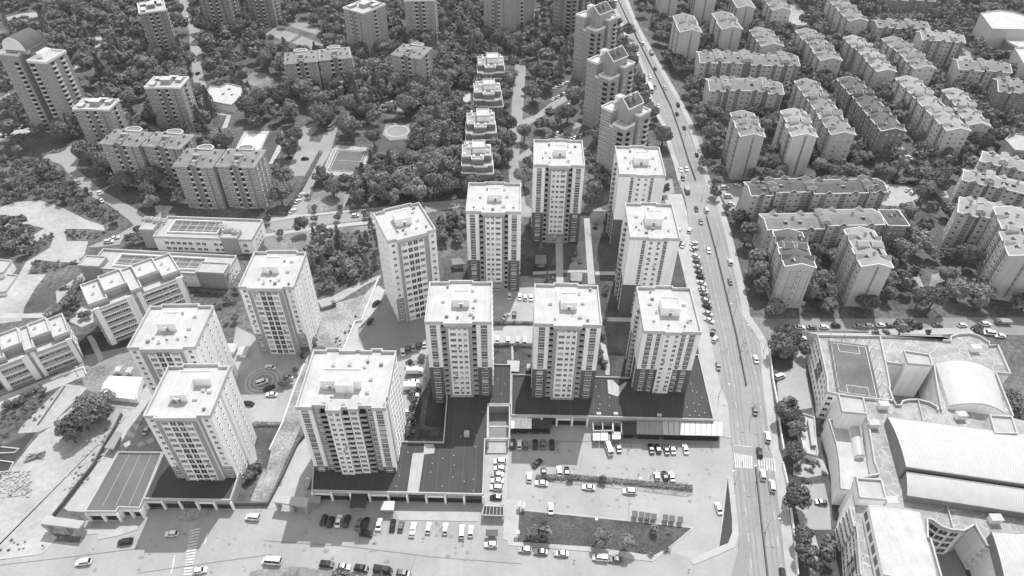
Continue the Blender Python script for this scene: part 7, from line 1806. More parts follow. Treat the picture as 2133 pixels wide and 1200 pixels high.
PAINT = {'w': ('car_white', 'white'), 's': ('car_silver', 'silver'), 'g': ('car_grey', 'grey'), 'd': ('car_black', 'dark')}
KN = {'sedan': 'sedan', 'hatch': 'hatchback', 'suv': 'SUV', 'van': 'van', 'minibus': 'minibus', 'pickup': 'pickup', 'truck': 'truck', 'bus': 'bus', 'boxvan': 'box van'}
def car_mesh(kind, col):
    key = (kind, col)
    if key not in CARS:
        body, glass, wh, hl, wp, lp, tp = car_parts(kind)
        one_ = MB(); one_.put(body, Matrix.Identity(4)); one_.put(glass, Matrix.Identity(4), 1)
        for p in wp: one_.put(wh, Matrix.Translation(p), 2)
        CARS[key] = dict(body=body.mesh('body', M[PAINT[col][0]]), glass=glass.mesh('window_glass', M['car_glass']), wheel=wh.mesh('wheel', [M['tyre'], M['rim']]),
                         hl=hl.mesh('headlight', M['lamp_white']), tl=hl.mesh('tail_light', M['lamp_red']), wp=wp, lp=lp, tp=tp,
                         one=one_.mesh('parked_car', [M[PAINT[col][0]], M['car_glass'], M['tyre'], M['rim']]))
    return CARS[key]
def put_car(k, x, y, ang, kind, col, label, group, far=False):
    px, py = q(k, x, y); c = P(px, py, .75)
    if ang is None:
        best = min(range(len(MED) - 1), key=lambda i: (Vector(MED[i]) - Vector(c)).length + (Vector(MED[i + 1]) - Vector(c)).length)
        d = Vector(MED[best + 1]) - Vector(MED[best]); side = d.x * (c[1] - MED[best][1]) - d.y * (c[0] - MED[best][0])
        a = math.atan2(d.y, d.x) + (math.pi if side > 0 else 0)   # MED runs toward the viewer
    else: a = math.radians(ang)
    nm = {'bus': 'bus', 'truck': 'truck', 'pickup': 'pickup_truck', 'boxvan': 'truck', 'van': 'van', 'minibus': 'minibus'}.get(kind, 'car')
    z0 = .11
    if kind in ('bus', 'truck', 'pickup', 'boxvan'):
        r = empty(nm, (c[0], c[1], z0), a); tag(r, label, {'pickup': 'pickup truck', 'boxvan': 'truck'}.get(kind, kind), group)
        pm = M[PAINT[col][0]]
        if kind == 'bus':
            L_, W2, H2 = 11.5, 2.5, 3.0; mb = MB(); loft(mb, [sec(L_ / 2, W2 * .94, .35, H2 * .9, .2), sec(L_ / 2 - .3, W2, .3, H2, .2), sec(-L_ / 2 + .2, W2, .3, H2, .2), sec(-L_ / 2, W2 * .95, .35, H2 * .92, .2)]); mb.box(-2.4, -.8, H2, 1.2, .8, H2 + .25); mb.obj('body', pm, r)
            mb = MB(); mb.box(-L_ / 2 + .5, -W2 / 2 - .01, 1.35, L_ / 2 - .4, W2 / 2 + .01, 2.25); mb.obj('window_glass', M['car_glass'], r); mb = MB(); mb.box(L_ / 2 - .1, -1.05, 1.2, L_ / 2 + .02, 1.05, 2.5); mb.obj('windscreen', M['car_glass'], r); wx = (L_ / 2 - 2.2, -L_ / 2 + 2.6); wy = W2 / 2 - .16
        elif kind in ('truck', 'boxvan'):
            cab = MB(); loft(cab, [sec(3.2, 1.9, .5, 1.5, .15), sec(2.95, 2.1, .45, 1.9, .15), sec(2.4, 2.1, .45, 2.3, .15), sec(1.5, 2.1, .45, 2.35, .15)]); cab.obj('cab', pm, r)
            gl = MB(); gl.add([(2.98, -.9, 1.55), (2.98, .9, 1.55), (2.5, .85, 2.24), (2.5, -.85, 2.24)], [(0, 1, 2, 3)]); gl.box(1.7, -1.07, 1.5, 2.5, 1.07, 2.1); gl.obj('window_glass', M['car_glass'], r)
            bx = MB(); bx.box(-3.3, -1.15, .85, 1.35, 1.15, 3.0 if kind == 'boxvan' else 1.9); bx.obj('cargo_box', M['metal_grey' if kind == 'truck' else 'car_white'], r); wx = (2.2, -2.0); wy = .95
        else:
            cab = MB(); loft(cab, [sec(2.5, 1.5, .4, .8, .1), sec(2.3, 1.75, .3, .95), sec(1.2, 1.8, .28, 1.05), sec(-2.4, 1.8, .3, .85), sec(-2.5, 1.7, .35, .8)]); cab.box(-.2, -.72, 1.0, .75, .72, 1.68); cab.obj('body', pm, r)
            gl = MB(); gl.add([(1.3, -.8, 1.05), (1.3, .8, 1.05), (.76, .7, 1.62), (.76, -.7, 1.62)], [(0, 1, 2, 3)]); gl.box(-.15, -.74, 1.1, .7, .74, 1.55); gl.obj('window_glass', M['car_glass'], r)
            bd = MB(); bd.box(-2.35, -.8, .86, -.35, .8, .9); bd.obj('bed', M['tyre'], r); ld_ = MB(); ld_.box(-2.1, -.6, .91, -1.0, .6, 1.3); ld_.obj('load', M['metal_pale'], r); wx = (1.55, -1.5); wy = .82
        wh = car_mesh('van', 'w')['wheel']
        for xx in wx:
            for s in (-1, 1): inst('wheel', wh, r, (xx, s * wy, .32 if kind == 'pickup' else .42), sc=1.0 if kind == 'pickup' else 1.3)
        return r
    cm = car_mesh(kind, col)
    if far: return tag(inst(nm, cm['one'], None, (c[0], c[1], z0), a), label, 'van' if kind in ('van', 'minibus') else 'car', group)
    r = empty(nm, (c[0], c[1], z0), a); tag(r, label, 'van' if kind in ('van', 'minibus') else 'car', group)
    inst('body', cm['body'], r); inst('window_glass', cm['glass'], r)
    for p in cm['wp']: inst('wheel', cm['wheel'], r, p)
    for p in cm['lp']: inst('headlight', cm['hl'], r, p)
    for p in cm['tp']: inst('tail_light', cm['tl'], r, p)
    return r
def row(desc, group, k, cars, ang=90, far=False, order='from left'):
    "cars: (x, y, colour[kind letter]) in order"
    kk = {'h': 'hatch', 'u': 'suv', 'v': 'van', 'm': 'minibus', 'p': 'pickup', 't': 'truck', 'b': 'bus', 'x': 'boxvan'}
    n = len(cars)
    for i, c in enumerate(cars):
        x, y, code = c[:3]; a = c[3] if len(c) > 3 else ang
        col = code[0]; kind = kk.get(code[1:2], 'sedan') if len(code) > 1 else random.choice(('sedan', 'hatch', 'sedan'))
        lab = f'{PAINT[col][1]} {KN[kind]} {desc}' + (f', {ORD(i + 1)} {order}' if n > 1 else '')
        if a is not None: a = a + random.uniform(-2.5, 2.5)
        put_car(k, x, y, a, kind, col, lab, group, far)
row('in the shaded row before the broad block', 'cars on the forecourt', 'n', [(500, 785, 'd'), (550, 800, 'dh'), (608, 795, 'w'), (668, 795, 'du'), (758, 815, 'g'), (808, 810, 'd')], 84)
row('parked across the shaded row before the broad block', 'cars on the forecourt', 'n', [(808, 887, 'd')], 175)
row('in the sunlit forecourt row', 'cars on the forecourt', 'n', [(905, 818, 'w'), (1006, 825, 'd'), (1067, 830, 'g'), (1154, 860, 'wp'), (1270, 845, 'wh'), (1393, 852, 'w'), (1515, 872, 'wv'), (1581, 870, 'w')], 88)
row('by the triangular corner kiosk', 'cars on the front street', 'n', [(1728, 968, 'w')], 178)
row('along the kerb below the front lawn', 'cars on the front street', 'o', [(97, 1005, 'sh'), (213, 1022, 'g'), (364, 1034, 's'), (650, 1066, 'wv'), (762, 1078, 'g')], 176)
row('along the bottom verge', 'cars on the front street', 'n', [(522, 1112, 'du'), (642, 1130, 's'), (776, 1142, 'du'), (935, 1160, 'dm'), (1088, 1182, 'gu')], -6)
row('driving left of the bottom verge', 'cars on the front street', 'n', [(120, 1092, 'wm')], 176)
row('driving on the left front street', 'cars on the front street', 'm', [(615, 1097, 'wu', 190), (920, 948, 'du', 188), (1262, 888, 'w', 186), (1470, 1160, 'w', 10), (1858, 768, 'wv', 176)], 180)
row('in the column beside the podium edge', 'cars beside the podium edge', 'n', [(1795, 358, 'wu'), (1795, 406, 'w'), (1773, 452, 's'), (1775, 498, 'w'), (1768, 550, 'wu'), (1765, 622, 'd')], 178, order='from top')
row('in the shaded top row of the car park', 'cars in the front car park', 'o', [(5, 228, 'du'), (55, 232, 'w'), (100, 235, 'g'), (172, 230, 'd'), (228, 230, 'g'), (296, 232, 'du')], 90)
row('parked below the white pergolas', 'cars in the front car park', 'o', [(712, 260, 'wm', 102), (785, 252, 'g', 92)], 90)
row('in the row before the panelled canopy', 'cars in the front car park', 'o', [(1025, 262, 'd'), (1075, 262, 'd'), (1136, 268, 'g'), (1182, 265, 's'), (1277, 263, 'w')], 93)
row('turning in the tower shadow of the car park', 'cars in the front car park', 'o', [(188, 369, 'd')], 48)
row('left of the hedge island, pointing away', 'cars in the front car park', 'o', [(128, 472, 'w')], 90)
row('nosed to the left part of the hedge island', 'cars in the front car park', 'o', [(235, 428, 'g'), (350, 430, 'w'), (405, 430, 'd')], 91)
row('nosed to the right part of the hedge island', 'cars in the front car park', 'o', [(1065, 462, 's'), (1126, 462, 'd'), (1175, 466, 's')], 95)
row('on the near side of the hedge island', 'cars in the front car park', 'o', [(218, 516, 'w'), (566, 546, 'w'), (865, 576, 'wu')], 176)
row('at the wall behind the front lawn', 'cars in the front car park', 'o', [(287, 702, 'w')], 90)
row('at the narrow lawn wedge by the main road', 'cars in the front car park', 'o', [(1521, 700, 'w')], 92)
row('in the outbound lanes of the lower main road', 'cars on the main road', 'o', [(1878, 176, 'wv'), (1822, 292, 'du'), (1846, 456, 'wu'), (1914, 536, 'wv'), (1992, 1182, 'd')], None, order='from top')
row('in the outbound lanes beside the school yard', 'cars on the main road', 'l', [(146, 520, 'w'), (140, 900, 'g')], None, order='from top')
row('driving toward the crossing beside the podium', 'cars on the main road', 'k', [(1518, 576, 'g')], None)
row('on the main road at the junction', 'cars on the main road', 'g', [(1360, 78, 'd'), (1241, 186, 'w'), (1284, 181, 'w'), (1258, 249, 'd'), (1290, 342, 'gt'), (1358, 478, 'd'), (1430, 485, 'wv'), (1390, 571, 'g'), (1447, 781, 'w'), (1605, 866, 'wu'), (1605, 1008, 'g')], None, order='from top')
row('pulled up on the wide pavement side of the road', 'cars on the main road', 'g', [(1307, 635, 'wu'), (1232, 630, 'w'), (1238, 728, 'd'), (1258, 742, 's')], 65)
PK = [(1340, 728, 'w', 28), (1342, 768, 's', 28), (1356, 825, 'w'), (1363, 864, 'g'), (1371, 903, 's'), (1380, 942, 'g'), (1389, 981, 'd'), (1398, 1021, 'w'), (1408, 1063, 's'), (1420, 1107, 'g'), (1432, 1152, 's')]
row('in the slanted roadside row, upper half', 'slanted cars along the main road', 'g', PK, -33, order='from top')
row('in the slanted roadside row, lower half', 'slanted cars along the main road', 'k', [(1412, 22, 's'), (1428, 82, 'g'), (1437, 134, 'd'), (1444, 186, 's'), (1453, 236, 'w'), (1479, 322, 'd', 68), (1494, 376, 'w', 52)], -33, order='from top')
row('on the upper main road', 'cars on the main road', 'c', [(760, 20, 'wm'), (835, 190, 'w'), (845, 272, 'wv'), (960, 320, 'wv'), (922, 398, 'w'), (1027, 390, 'gt'), (1053, 505, 'd'), (1017, 561, 'w'), (1018, 652, 'wb'), (1053, 640, 'd'), (1127, 641, 'w'), (1078, 776, 'w'), (1222, 770, 'dv'), (1215, 836, 'd'), (1268, 938, 'd')], None, far=True, order='from top')
row('on the dark lot behind the junction', 'cars behind the junction', 'g', [(1565, 320, 'wv', 4), (1650, 305, 'w', 0), (1592, 385, 'wv', 0), (1612, 440, 'w', -10)], 0)
row('on the curving drive beside the corner tower', 'cars in the tower complex', 'j', [(1080, 470, 'w'), (1118, 449, 'g'), (1158, 436, 's'), (1198, 421, 'g'), (1237, 409, 's')], 100)
row('in the nose-to-tail column on the drive', 'cars in the tower complex', 'j', [(1172, 618, 'wx', 2), (1160, 686, 'w', 2), (1155, 735, 'gx', 2), (1155, 785, 's', 2), (1125, 910, 'w', 4), (1130, 990, 'd', 10), (1125, 1055, 'g', 5)], 0, order='from top')
row('parked round the ring plaza', 'cars round the ring plaza', 'j', [(105, 580, 'w', 165), (45, 692, 'wv', 25), (98, 735, 'd', 35), (232, 655, 's', 0), (115, 782, 'w', 180)], 0, order='from top')
row('on the shaded drive behind the front left tower', 'cars in the tower complex', 'i', [(1080, 1042, 's', 80)], 80)
row('parked before the wedge paving of the ring plaza', 'cars round the ring plaza', 'i', [(1825, 848, 'd', 170)], 170)
row('in the courtyard row behind the podium', 'cars in the courtyard', 'j', [(1865, 58, 'w'), (1940, 62, 'w'), (1980, 68, 'w'), (2024, 68, 'w')], 90)
row('in the second courtyard row at the hedge', 'cars in the courtyard', 'j', [(1775, 380, 'w'), (1853, 385, 'w'), (1925, 385, 'w'), (1978, 385, 'wv')], 90)
row('in the middle of the courtyard', 'cars in the courtyard', 'j', [(1838, 205, 'w', 60), (1900, 192, 'g', 85)], 90)
row('on the dirt track right of the ring plaza tower', 'vehicles on the dirt track', 'j', [(535, 130, 'gt', 30)], 30)
row('on the ramp road beside the angled tower', 'vehicles on the dirt track', 'j', [(885, 110, 'd', 65), (840, 240, 'd', 80)], 60)
row('in the valley park lot', 'cars in the valley park lot', 'b', [(945, 786, 'd', 10), (975, 746, 's'), (1003, 752, 'w'), (1036, 760, 's'), (1000, 816, 'w', 0), (1150, 778, 'w', 40), (1075, 826, 's', 0)], 50, far=True)
row('in the gardens above the street', 'cars in the gardens', 'b', [(470, 926, 'g'), (243, 1158, 'd'), (362, 1166, 'd')], 10, far=True)
row('going down the lane to the football pitch', 'cars on the pitch lane', 'b', [(557, 935, 'wm', 66)], 66, far=True)
row('parked along the lane below the pitch', 'cars on the pitch lane', 'f', [(335, 372, 'w'), (308, 418, 'w'), (270, 490, 'w')], 60, far=True, order='from top')
row('on the street behind the angled tower', 'cars on the pitch lane', 'f', [(730, 525, 'w')], 6, far=True)
row('on the upper street beside the terrace houses', 'cars by the terrace houses', 'f', [(1872, 40, 'w'), (1868, 80, 'd')], 88, far=True, order='from top')
row('in the back row by the barrel roofed tower', 'cars in the far left lot', 'a', [(8 + 25 * i, 938 - i, 'wsgdwswdw'[i]) for i in range(8)], 60, far=True)
row('in the front row by the barrel roofed tower', 'cars in the far left lot', 'a', [(10 + 28 * i, 1000 - 2 * i, 'wdwswgw'[i]) for i in range(7)], 60, far=True)
row('along the upper left lane', 'cars along the upper left lane', 'a', [(1380, 130, 'wv', 95), (1490, 282, 'd', 95), (1425, 412, 'w', 95), (1436, 442, 'w', 95), (1455, 538, 'd', 80), (455, 90, 'w', 90), (395, 40, 'w', 0)], 95, far=True, order='down the lane')
row('along the lane below the left brick block', 'cars along the left lane', 'e', [(405, 52, 's', 20), (575, 276, 's', 130), (632, 330, 'd', 130), (662, 356, 's', 130), (730, 356, 'w', 130), (747, 412, 'w', 130), (800, 716, 'wu', 10), (842, 690, 'w', 30)], 130, far=True, order='from top')
row('alone in the dirt field', 'cars on the left ground', 'e', [(545, 866, 's')], 5)
row('on the ramp road beside the stepped block', 'cars on the left ground', 'e', [(472, 1056, 'g')], 15)
row('in the upper slanting row below the gabled towers', 'cars below the gabled towers', 'c', [(306 + 19.5 * i, 727 - 9.7 * i, 'wswdwgwswwdw'[i]) for i in range(12)], 70, far=True)
row('in the lower slanting row below the gabled towers', 'cars below the gabled towers', 'c', [(375 + 22 * i, 788 - 9 * i, 'dgwdsd'[i]) for i in range(6)], 70, far=True)
row('in the small top lot below the gabled towers', 'cars below the gabled towers', 'c', [(300 + 26 * i, 654 - 12 * i, 'wwsww'[i]) for i in range(5)], 70, far=True)
row('in the left lot beside the rearmost white tower', 'cars below the gabled towers', 'c', [(262 + 25 * i, 1004 - 9 * i, 'wsgwdw'[i]) for i in range(5)], 60, far=True)
row('in the right lot beside the rearmost white tower', 'cars below the gabled towers', 'c', [(442 + 22 * i, 1018 - 8 * i, 'swgwdsd'[i]) for i in range(7)], 60, far=True)
row('in the highest lot by the top edge tower', 'cars below the gabled towers', 'c', [(150 + 18 * i, 96 - 7.5 * i, 'wdswwgw'[i]) for i in range(7)], 50, far=True)
row('along the lane right of the dark banded block', 'cars in the right estate', 'h', [(1236, 56, 'd', 120), (1270, 96, 'w', 120), (1226, 126, 'w', 150), (1300, 132, 'd', 120), (1264, 170, 'w', 150)], 120, far=True, order='from top')
row('in the yard beside the dark roofed long block', 'cars in the right estate', 'h', [(1105, 322, 'w', 50), (1124, 348, 'w', 50), (1216, 276, 'wv', 0), (1170, 278, 'd', 0), (1262, 336, 'w', 40), (1300, 360, 'w', 30), (1290, 280, 'd', 0)], 40, far=True)
row('along the side street, first batch', 'cars along the side street', 'l', [(390, 286, 'd'), (470, 286, 'w'), (560, 288, 'g'), (648, 286, 'w'), (736, 276, 'd')], 0)
row('along the side street, middle batch', 'cars along the side street', 'l', [(905, 278, 's'), (980, 276, 'w'), (1068, 273, 'w'), (1128, 273, 'g')], 0)
row('along the side street, right batch', 'cars along the side street', 'l', [(1485, 270, 'g', 0), (1667, 273, 'w', 5), (1835, 264, 'wu', 0), (1960, 252, 'gt', 180), (1862, 331, 'wv', 175), (1942, 350, 'w', 175)], 0)
row('beside the school corner trees', 'cars along the side street', 'l', [(482, 366, 'w')], 0)
row('in the school parking yard', 'cars at the school', 'p', [(625, 657, 'g')], 175)
row('half hidden at the school yard hedge', 'cars at the school', 'l', [(322, 650, 'wv')], 20)
# ---------------------------------------------------------------- lamps, people, rubble, roof clutter, pitch fence
def lamp(k, x, y, h, label, arm=1.8, dirx=1):
    c = Q(k, x, y); r = empty('street_lamp', (c[0], c[1], 0)); tag(r, label, 'street lamp', 'street lamps')
    mb = MB(); mb.tube((0, 0, 0), (0, 0, h), .09, .05, 6); mb.box(-.18, -.18, 0, .18, .18, .5); mb.obj('pole', M['metal_grey'], r)
    mb = MB(); mb.tube((0, 0, h - .1), (dirx * arm, 0, h + .35), .05, .04, 5); mb.obj('arm', M['metal_grey'], r)
    mb = MB(); mb.box(min(dirx * arm, dirx * (arm + .8)), -.16, h + .28, max(dirx * arm, dirx * (arm + .8)), .16, h + .42); mb.obj('lamp_head', M['car_white'], r)
for a in (('k', 1655, 392, 9, 'street lamp on the median beside the side street mouth', 2, 1), ('k', 1622, 235, 9, 'street lamp on the median above the side street mouth', 2, -1), ('o', 1795, 510, 9, 'street lamp at the head of the lower median barrier', 2, -1),
          ('o', 1862, 880, 8, 'street lamp by the lower median barrier', 2, 1), ('g', 1395, 415, 8, 'signal post in the middle of the road junction', 2.5, -1), ('g', 1225, 330, 8, 'lamp post on the near corner of the road junction', 2, 1),
          ('k', 1850, 470, 8, 'lamp post on the right pavement by the school trees', 2, -1), ('k', 1520, 800, 7, 'leaning lamp post at the podium end of the pavement', 2, 1), ('o', 1640, 520, 7, 'lamp post beside the narrow lawn wedge', 1.6, -1),
          ('e', 1565, 525, 7, 'white lamp post below the brick block above the low school', 1.5, -1), ('e', 1915, 512, 7, 'second white lamp post below the brick block above the low school', 1.5, -1), ('f', 1320, 440, 7, 'white lamp post at the edge of the valley wood', 1.5, 1),
          ('f', 925, 440, 7, 'white lamp post behind the angled tower', 1.5, -1), ('o', 640, 850, 5, 'lamp post standing in the front lawn among the trees', .8, -1), ('o', 905, 545, 5, 'lamp post at the hedge island of the car park', .8, 1),
          ('j', 1240, 30, 5, 'lamp post on the lawn left of the courtyard tower', .8, 1), ('n', 370, 560, 6, 'lamp post at the ramp beside the broad block', 1.2, 1), ('i', 575, 650, 5, 'lamp post on the road bend below the stepped blocks', 1, 1)):
    lamp(*a)
for i, (c, d) in enumerate(walk(MED[:15], 34.0)[1:]):
    r = empty('street_lamp', (c.x, c.y, .3), math.atan2(d.y, d.x) + math.pi / 2); tag(r, f'twin armed lamp post on the main road median, {ORD(i + 1)} from the far end', 'street lamp', 'street lamps')
    mb = MB(); mb.tube((0, 0, 0), (0, 0, 9), .10, .06, 6); mb.obj('pole', M['metal_grey'], r)
    for s_ in (-1, 1):
        mb = MB(); mb.tube((0, 0, 8.9), (s_ * 2, 0, 9.4), .05, .04, 5); mb.obj('arm', M['metal_grey'], r)
        mb = MB(); mb.box(min(s_ * 2, s_ * 2.8), -.16, 9.33, max(s_ * 2, s_ * 2.8), .16, 9.47); mb.obj('lamp_head', M['metal_grey'], r)
def person_mesh():
    import bmesh
    J = [((0, 0, .95), .14), ((0, 0, 1.15), .13), ((0, 0, 1.36), .17), ((0, .01, 1.50), .06), ((0, .03, 1.64), .105), ((.09, .02, .90), .095), ((.10, .14, .50), .07), ((.10, .08, .08), .045), ((.10, .22, .04), .04), ((-.09, -.02, .90), .095), ((-.10, -.08, .48), .07), ((-.10, -.30, .12), .045), ((-.10, -.20, .04), .04),
         ((.20, 0, 1.38), .07), ((.26, -.06, 1.10), .048), ((.26, .06, .88), .035), ((.26, .12, .80), .03), ((-.20, 0, 1.38), .07), ((-.26, .08, 1.10), .048), ((-.26, .22, .92), .035), ((-.26, .28, .85), .03)]
    E_ = [(0, 1), (1, 2), (2, 3), (3, 4), (0, 5), (5, 6), (6, 7), (7, 8), (0, 9), (9, 10), (10, 11), (11, 12), (2, 13), (13, 14), (14, 15), (15, 16), (2, 17), (17, 18), (18, 19), (19, 20)]
    me = bpy.data.meshes.new('person_rig'); me.from_pydata([j[0] for j in J], E_, [])
    o = bpy.data.objects.new('person_rig', me); COL.objects.link(o)
    mod = o.modifiers.new('skin', 'SKIN')
    if not me.skin_vertices: 
        bm = bmesh.new(); bm.from_mesh(me); bm.verts.layers.skin.verify(); bm.to_mesh(me); bm.free()
    for i, (p, r) in enumerate(J): me.skin_vertices[0].data[i].radius = (r, r)
    me.skin_vertices[0].data[0].use_root = True
    sub = o.modifiers.new('smooth', 'SUBSURF'); sub.levels = 1; sub.render_levels = 1
    dg = bpy.context.evaluated_depsgraph_get(); out = bpy.data.meshes.new_from_object(o.evaluated_get(dg))
    bpy.data.objects.remove(o); return out
try:
    PM = person_mesh()
except Exception as ex:
    PM = None; print('person', ex)
if PM:
    for nm, shirt, leg in (('a', 'car_white', 'cloth_dark'), ('b', 'cloth_dark', 'metal_grey'), ('c', 'metal_grey', 'cloth_dark')):
        pm = PM.copy(); pm.name = 'person'; pm.materials.clear()
        for m_ in (shirt, leg, 'skin', 'cloth_dark'): pm.materials.append(M[m_])
        for p in pm.polygons:
            z = p.center.z; x = abs(p.center.x); p.material_index = 3 if z > 1.69 or (z > 1.6 and p.center.y < .0) else 2 if z > 1.5 or (x > .2 and z < 1.02) else 1 if z < .98 else 0
            p.use_smooth = True
        CACHE['person_' + nm] = pm
    for i, (k, x, y, v, rz, lab) in enumerate((('o', 458, 1098, 'b', 2, 'person crossing the front street below the lawn'), ('o', 1300, 1165, 'b', 1, 'person in dark clothes at the tip of the white pavement'), ('k', 1715, 422, 'b', 0, 'person on the road beside the median, upper of two'), ('k', 1728, 472, 'a', 0, 'person on the road beside the median, lower of two'),
            ('m', 326, 992, 'b', 1, 'person on the pavement corner below the entrance portal'), ('o', 1020, 475, 'a', 0, 'person walking left of the three grey parked cars'), ('o', 1467, 258, 'c', 1.5, 'person at the rail below the white canopy end'), ('n', 1843, 230, 'c', 0, 'person on the pale paving beside the ramp frame'),
            ('j', 1063, 660, 'b', 3, 'person on the drive beside the broad block'), ('o', 855, 288, 'b', 1, 'person beside the shaded bay of the car park'), ('o', 878, 250, 'c', 1, 'person standing before the low dark canopy'), ('n', 1525, 965, 'b', 2, 'person on the street below the sunlit forecourt row'), ('n', 188, 520, 'b', 0, 'person on the ramp left of the broad block'), ('g', 575, 680, 'a', 0, 'person on the long garden path'))):
        c = Q(k, x, y); tag(inst('person', CACHE['person_' + v], None, (c[0], c[1], .12), rz), lab, 'person')
# rubble and timber on the bare lot
mb = MB(); rr = random.Random(11)
for _ in range(420):
    if rr.random() < .6: x, y = rr.uniform(10, 230), rr.uniform(430, 620)
    else: x, y = rr.uniform(470, 900), rr.uniform(60, 600)
    if x > 300 and abs((x - 860) * .8 + (y - 100) * .65) > 90: continue
    c = Q('m', x, y); s_ = rr.uniform(.12, .5); a = rr.uniform(0, 3)
    t = MB(); t.box(-s_, -s_ * rr.uniform(.4, 1), 0, s_, s_ * rr.uniform(.4, 1), s_ * rr.uniform(.5, 1.2), rr.choice((0, 0, 1)))
    mb.put(t, Matrix.Translation((c[0], c[1], 0)) @ Matrix.Rotation(a, 4, 'Z') @ Matrix.Rotation(rr.uniform(-.3, .3), 4, 'X'))
o = mb.obj('rubble', [M['concrete'], M['dirt_mid']]); tag(o, 'scattered broken stones on the bare lot', 'rubble', kind='stuff')
c = Q('m', 265, 325); r = empty('timber_stack', (c[0], c[1], 0), .2); tag(r, 'dark stack of timber and scrap on the bare lot', 'timber stack')
for i in range(9):
    mb = MB(); L_ = rr.uniform(4, 6.5); mb.box(-L_ / 2, -.16, 0, L_ / 2, .16, .22)
    o = mb.obj('plank', M['brick_dark'], r, (rr.uniform(-.5, .5), (i % 5) * .55 - 1, .15 + .5 * (i // 5)), rr.uniform(-.3, .3))
# garden plots with kerbs at the left edge
for i, (y0, y1) in enumerate(((245, 300), (345, 440))):
    mb = MB(); p = QL('m', [(-40, y0), (150 - i * 40, y0 + 20), (110 - i * 40, y1), (-40, y1 + 5)]); mb.ring(p, .02, .5, .4); tag(mb.obj('plot_kerb', M['concrete']), ('pale kerb round the upper dark garden plot at the left edge', 'pale kerb round the lower dark garden plot at the left edge')[i], 'kerb')
# netting posts of the park football pitch
r = empty('pitch_fence', (*PITCH[0], 0)); tag(r, 'tall thin netting posts round the dark park football pitch', 'fence')
op = inset(PITCH, -1.0)
for i in range(4):
    a, b = Vector(op[i]), Vector(op[(i + 1) % 4]); n = max(2, int((b - a).length / 4))
    for j in range(n):
        p = a + (b - a) * (j / n) - Vector(PITCH[0]); mb = MB(); mb.tube((p.x, p.y, 0), (p.x, p.y, 4.5), .08, .06, 5); mb.obj('post', M['metal_grey'], r)
    for h in (.5, 2.4, 4.4):
        p, q_ = a - Vector(PITCH[0]), b - Vector(PITCH[0]); mb = MB(); mb.tube((p.x, p.y, h), (q_.x, q_.y, h), .04, .04, 4); mb.obj('rail', M['metal_grey'], r)
# bollards along the street behind the towers
pts = [P(*b) for a, b in S3[2:7]]
for i, (cc, d) in enumerate(walk(pts, 3.4)):
    if i >= 60: break
    mb = MB()
    o = inst('bollard', cached('bollard', lambda: MB().tube((0, 0, 0), (0, 0, .75), .11, .09, 6).box(-.16, -.16, 0, .16, .16, .12), 'bollard', M['metal_dark'])[1], None, (cc.x - d.y * -.6, cc.y + d.x * -.6, .1))
    tag(o, f'short dark bollard on the street behind the towers, {ORD(i + 1)} from left', 'bollard', 'bollards on the street behind the towers')
# small clutter on the white tower roofs: aerials, dishes, outdoor units
rr = random.Random(5)
for B in TOWERS:
    z = B.h - 1.1
    for _ in range(rr.randint(2, 4)):
        x, y = B.w * rr.uniform(.12, .9), B.d * rr.choice((rr.uniform(.08, .3), rr.uniform(.72, .92)))
        mb = MB(); s_ = rr.uniform(.35, .6); mb.box(x - s_, y - s_ * .6, z + .15, x + s_, y + s_ * .6, z + 1.0, 0); mb.box(x - s_ * .8, y - s_ * .5, z, x + s_ * .8, y + s_ * .5, z + .15, 1); B.part('outdoor_unit', mb, [M['metal_grey'], M['metal_dark']])
    for _ in range(2):
        x, y = B.w * rr.uniform(.3, .75), B.d * rr.uniform(.62, .9); mb = MB(); mb.tube((x, y, z), (x, y, z + rr.uniform(2.5, 4)), .05, .03, 5); mb.tube((x - .6, y, z + 2.2), (x + .6, y, z + 2.2), .03, .03, 4); B.part('aerial', mb, M['metal_grey'])
    for _ in range(rr.randint(1, 3)):
        x, y = B.w * rr.uniform(.1, .9), B.d * rr.uniform(.1, .35); mb = MB(); n = 10; v = [(x, y - .15, z + .9)] + [(x + .5 * math.cos(i * .628), y + .12 * math.sin(i * .628) - .3, z + .9 + .5 * math.sin(i * .628)) for i in range(n)]
        mb.add(v, [(0, 1 + i, 1 + (i + 1) % n) for i in range(n)]); mb.tube((x, y, z), (x, y - .1, z + .9), .04, .04, 4); B.part('dish', mb, M['metal_grey'])
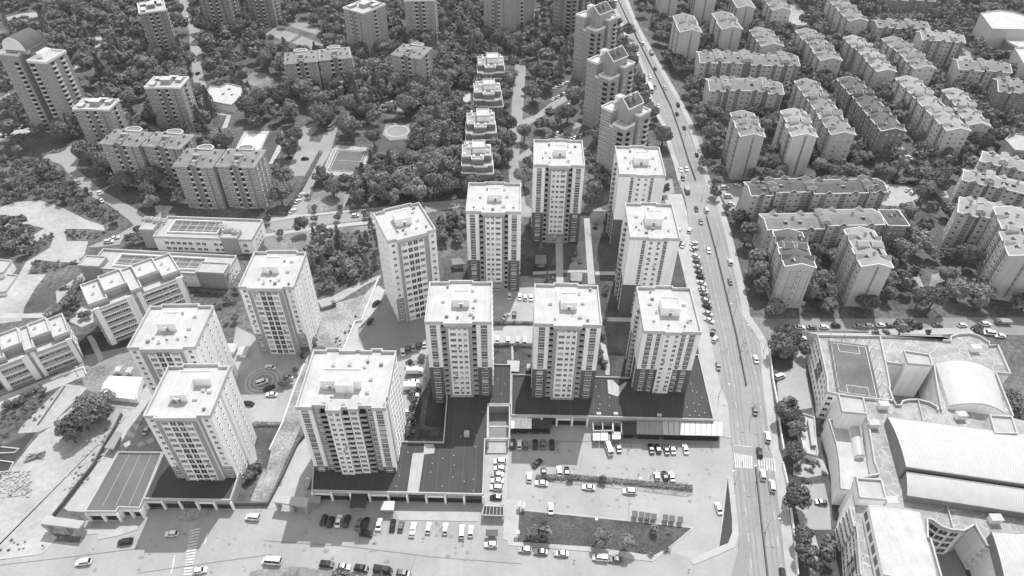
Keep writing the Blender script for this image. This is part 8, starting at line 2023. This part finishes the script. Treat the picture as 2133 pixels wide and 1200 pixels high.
# ---------------------------------------------------------------- air
hb = MB(); hb.box(-1520, -220, -1.0, 1520, 1920, 212)
hm = bpy.data.materials.new('haze'); hm.use_nodes = True
hn = hm.node_tree; pv = hn.nodes.new('ShaderNodeVolumePrincipled'); pv.inputs['Density'].default_value = 0.00006
pv.inputs['Color'].default_value = (.9, .9, .9, 1); pv.inputs['Anisotropy'].default_value = 0.2
hn.nodes.remove(hn.nodes['Principled BSDF']); hn.links.new(pv.outputs[0], hn.nodes['Material Output'].inputs['Volume'])
ho = hb.obj('haze', hm); ho['kind'] = 'stuff'
# ---------------------------------------------------------------- sky, sun, camera
wd = bpy.data.worlds.new("World"); SC.world = wd; wd.use_nodes = True
nt = wd.node_tree; N = nt.nodes; L = nt.links
bg = N['Background']
sky = N.new('ShaderNodeTexSky'); sky.sky_type = 'NISHITA'; sky.sun_disc = False
SUN_EL, SUN_AZ = math.radians(58.0), Vector((6.4, 23.0))   # the sun stands behind the scene, a little to the right
sky.dust_density = 0.3; sky.air_density = 2.2
sky.sun_elevation = SUN_EL
sky.sun_rotation = math.atan2(SUN_AZ.x, SUN_AZ.y)
bw = N.new('ShaderNodeRGBToBW'); L.new(sky.outputs[0], bw.inputs[0])
L.new(bw.outputs[0], bg.inputs['Color']); bg.inputs['Strength'].default_value = 0.15
ld = bpy.data.lights.new('sun', 'SUN'); ld.energy = 2.75; ld.angle = math.radians(0.5)
lo = bpy.data.objects.new('sun', ld); COL.objects.link(lo)
sd = Vector((SUN_AZ.x, SUN_AZ.y, 0)).normalized() * math.cos(SUN_EL) + Vector((0, 0, math.sin(SUN_EL)))
lo.rotation_euler = sd.to_track_quat('Z', 'Y').to_euler(); lo.location = (0, 300, 400)
cd = bpy.data.cameras.new('camera'); cam = bpy.data.objects.new('camera', cd); COL.objects.link(cam)
cd.sensor_fit = 'HORIZONTAL'; cd.sensor_width = 36; cd.lens = FPX / 2133 * 36
cd.clip_start = 1; cd.clip_end = 6000
cam.matrix_world = Matrix(((CX.x, CU.x, -CF.x, 0), (CX.y, CU.y, -CF.y, 0), (CX.z, CU.z, -CF.z, CAM_H), (0, 0, 0, 1)))
SC.camera = cam
SC.view_settings.view_transform = 'Standard'; SC.view_settings.look = 'None'
SC.view_settings.exposure = 0.58; SC.view_settings.gamma = 1.0
SC.cycles.max_bounces = 5; SC.cycles.diffuse_bounces = 4; SC.cycles.glossy_bounces = 2
SC.cycles.use_adaptive_sampling = True
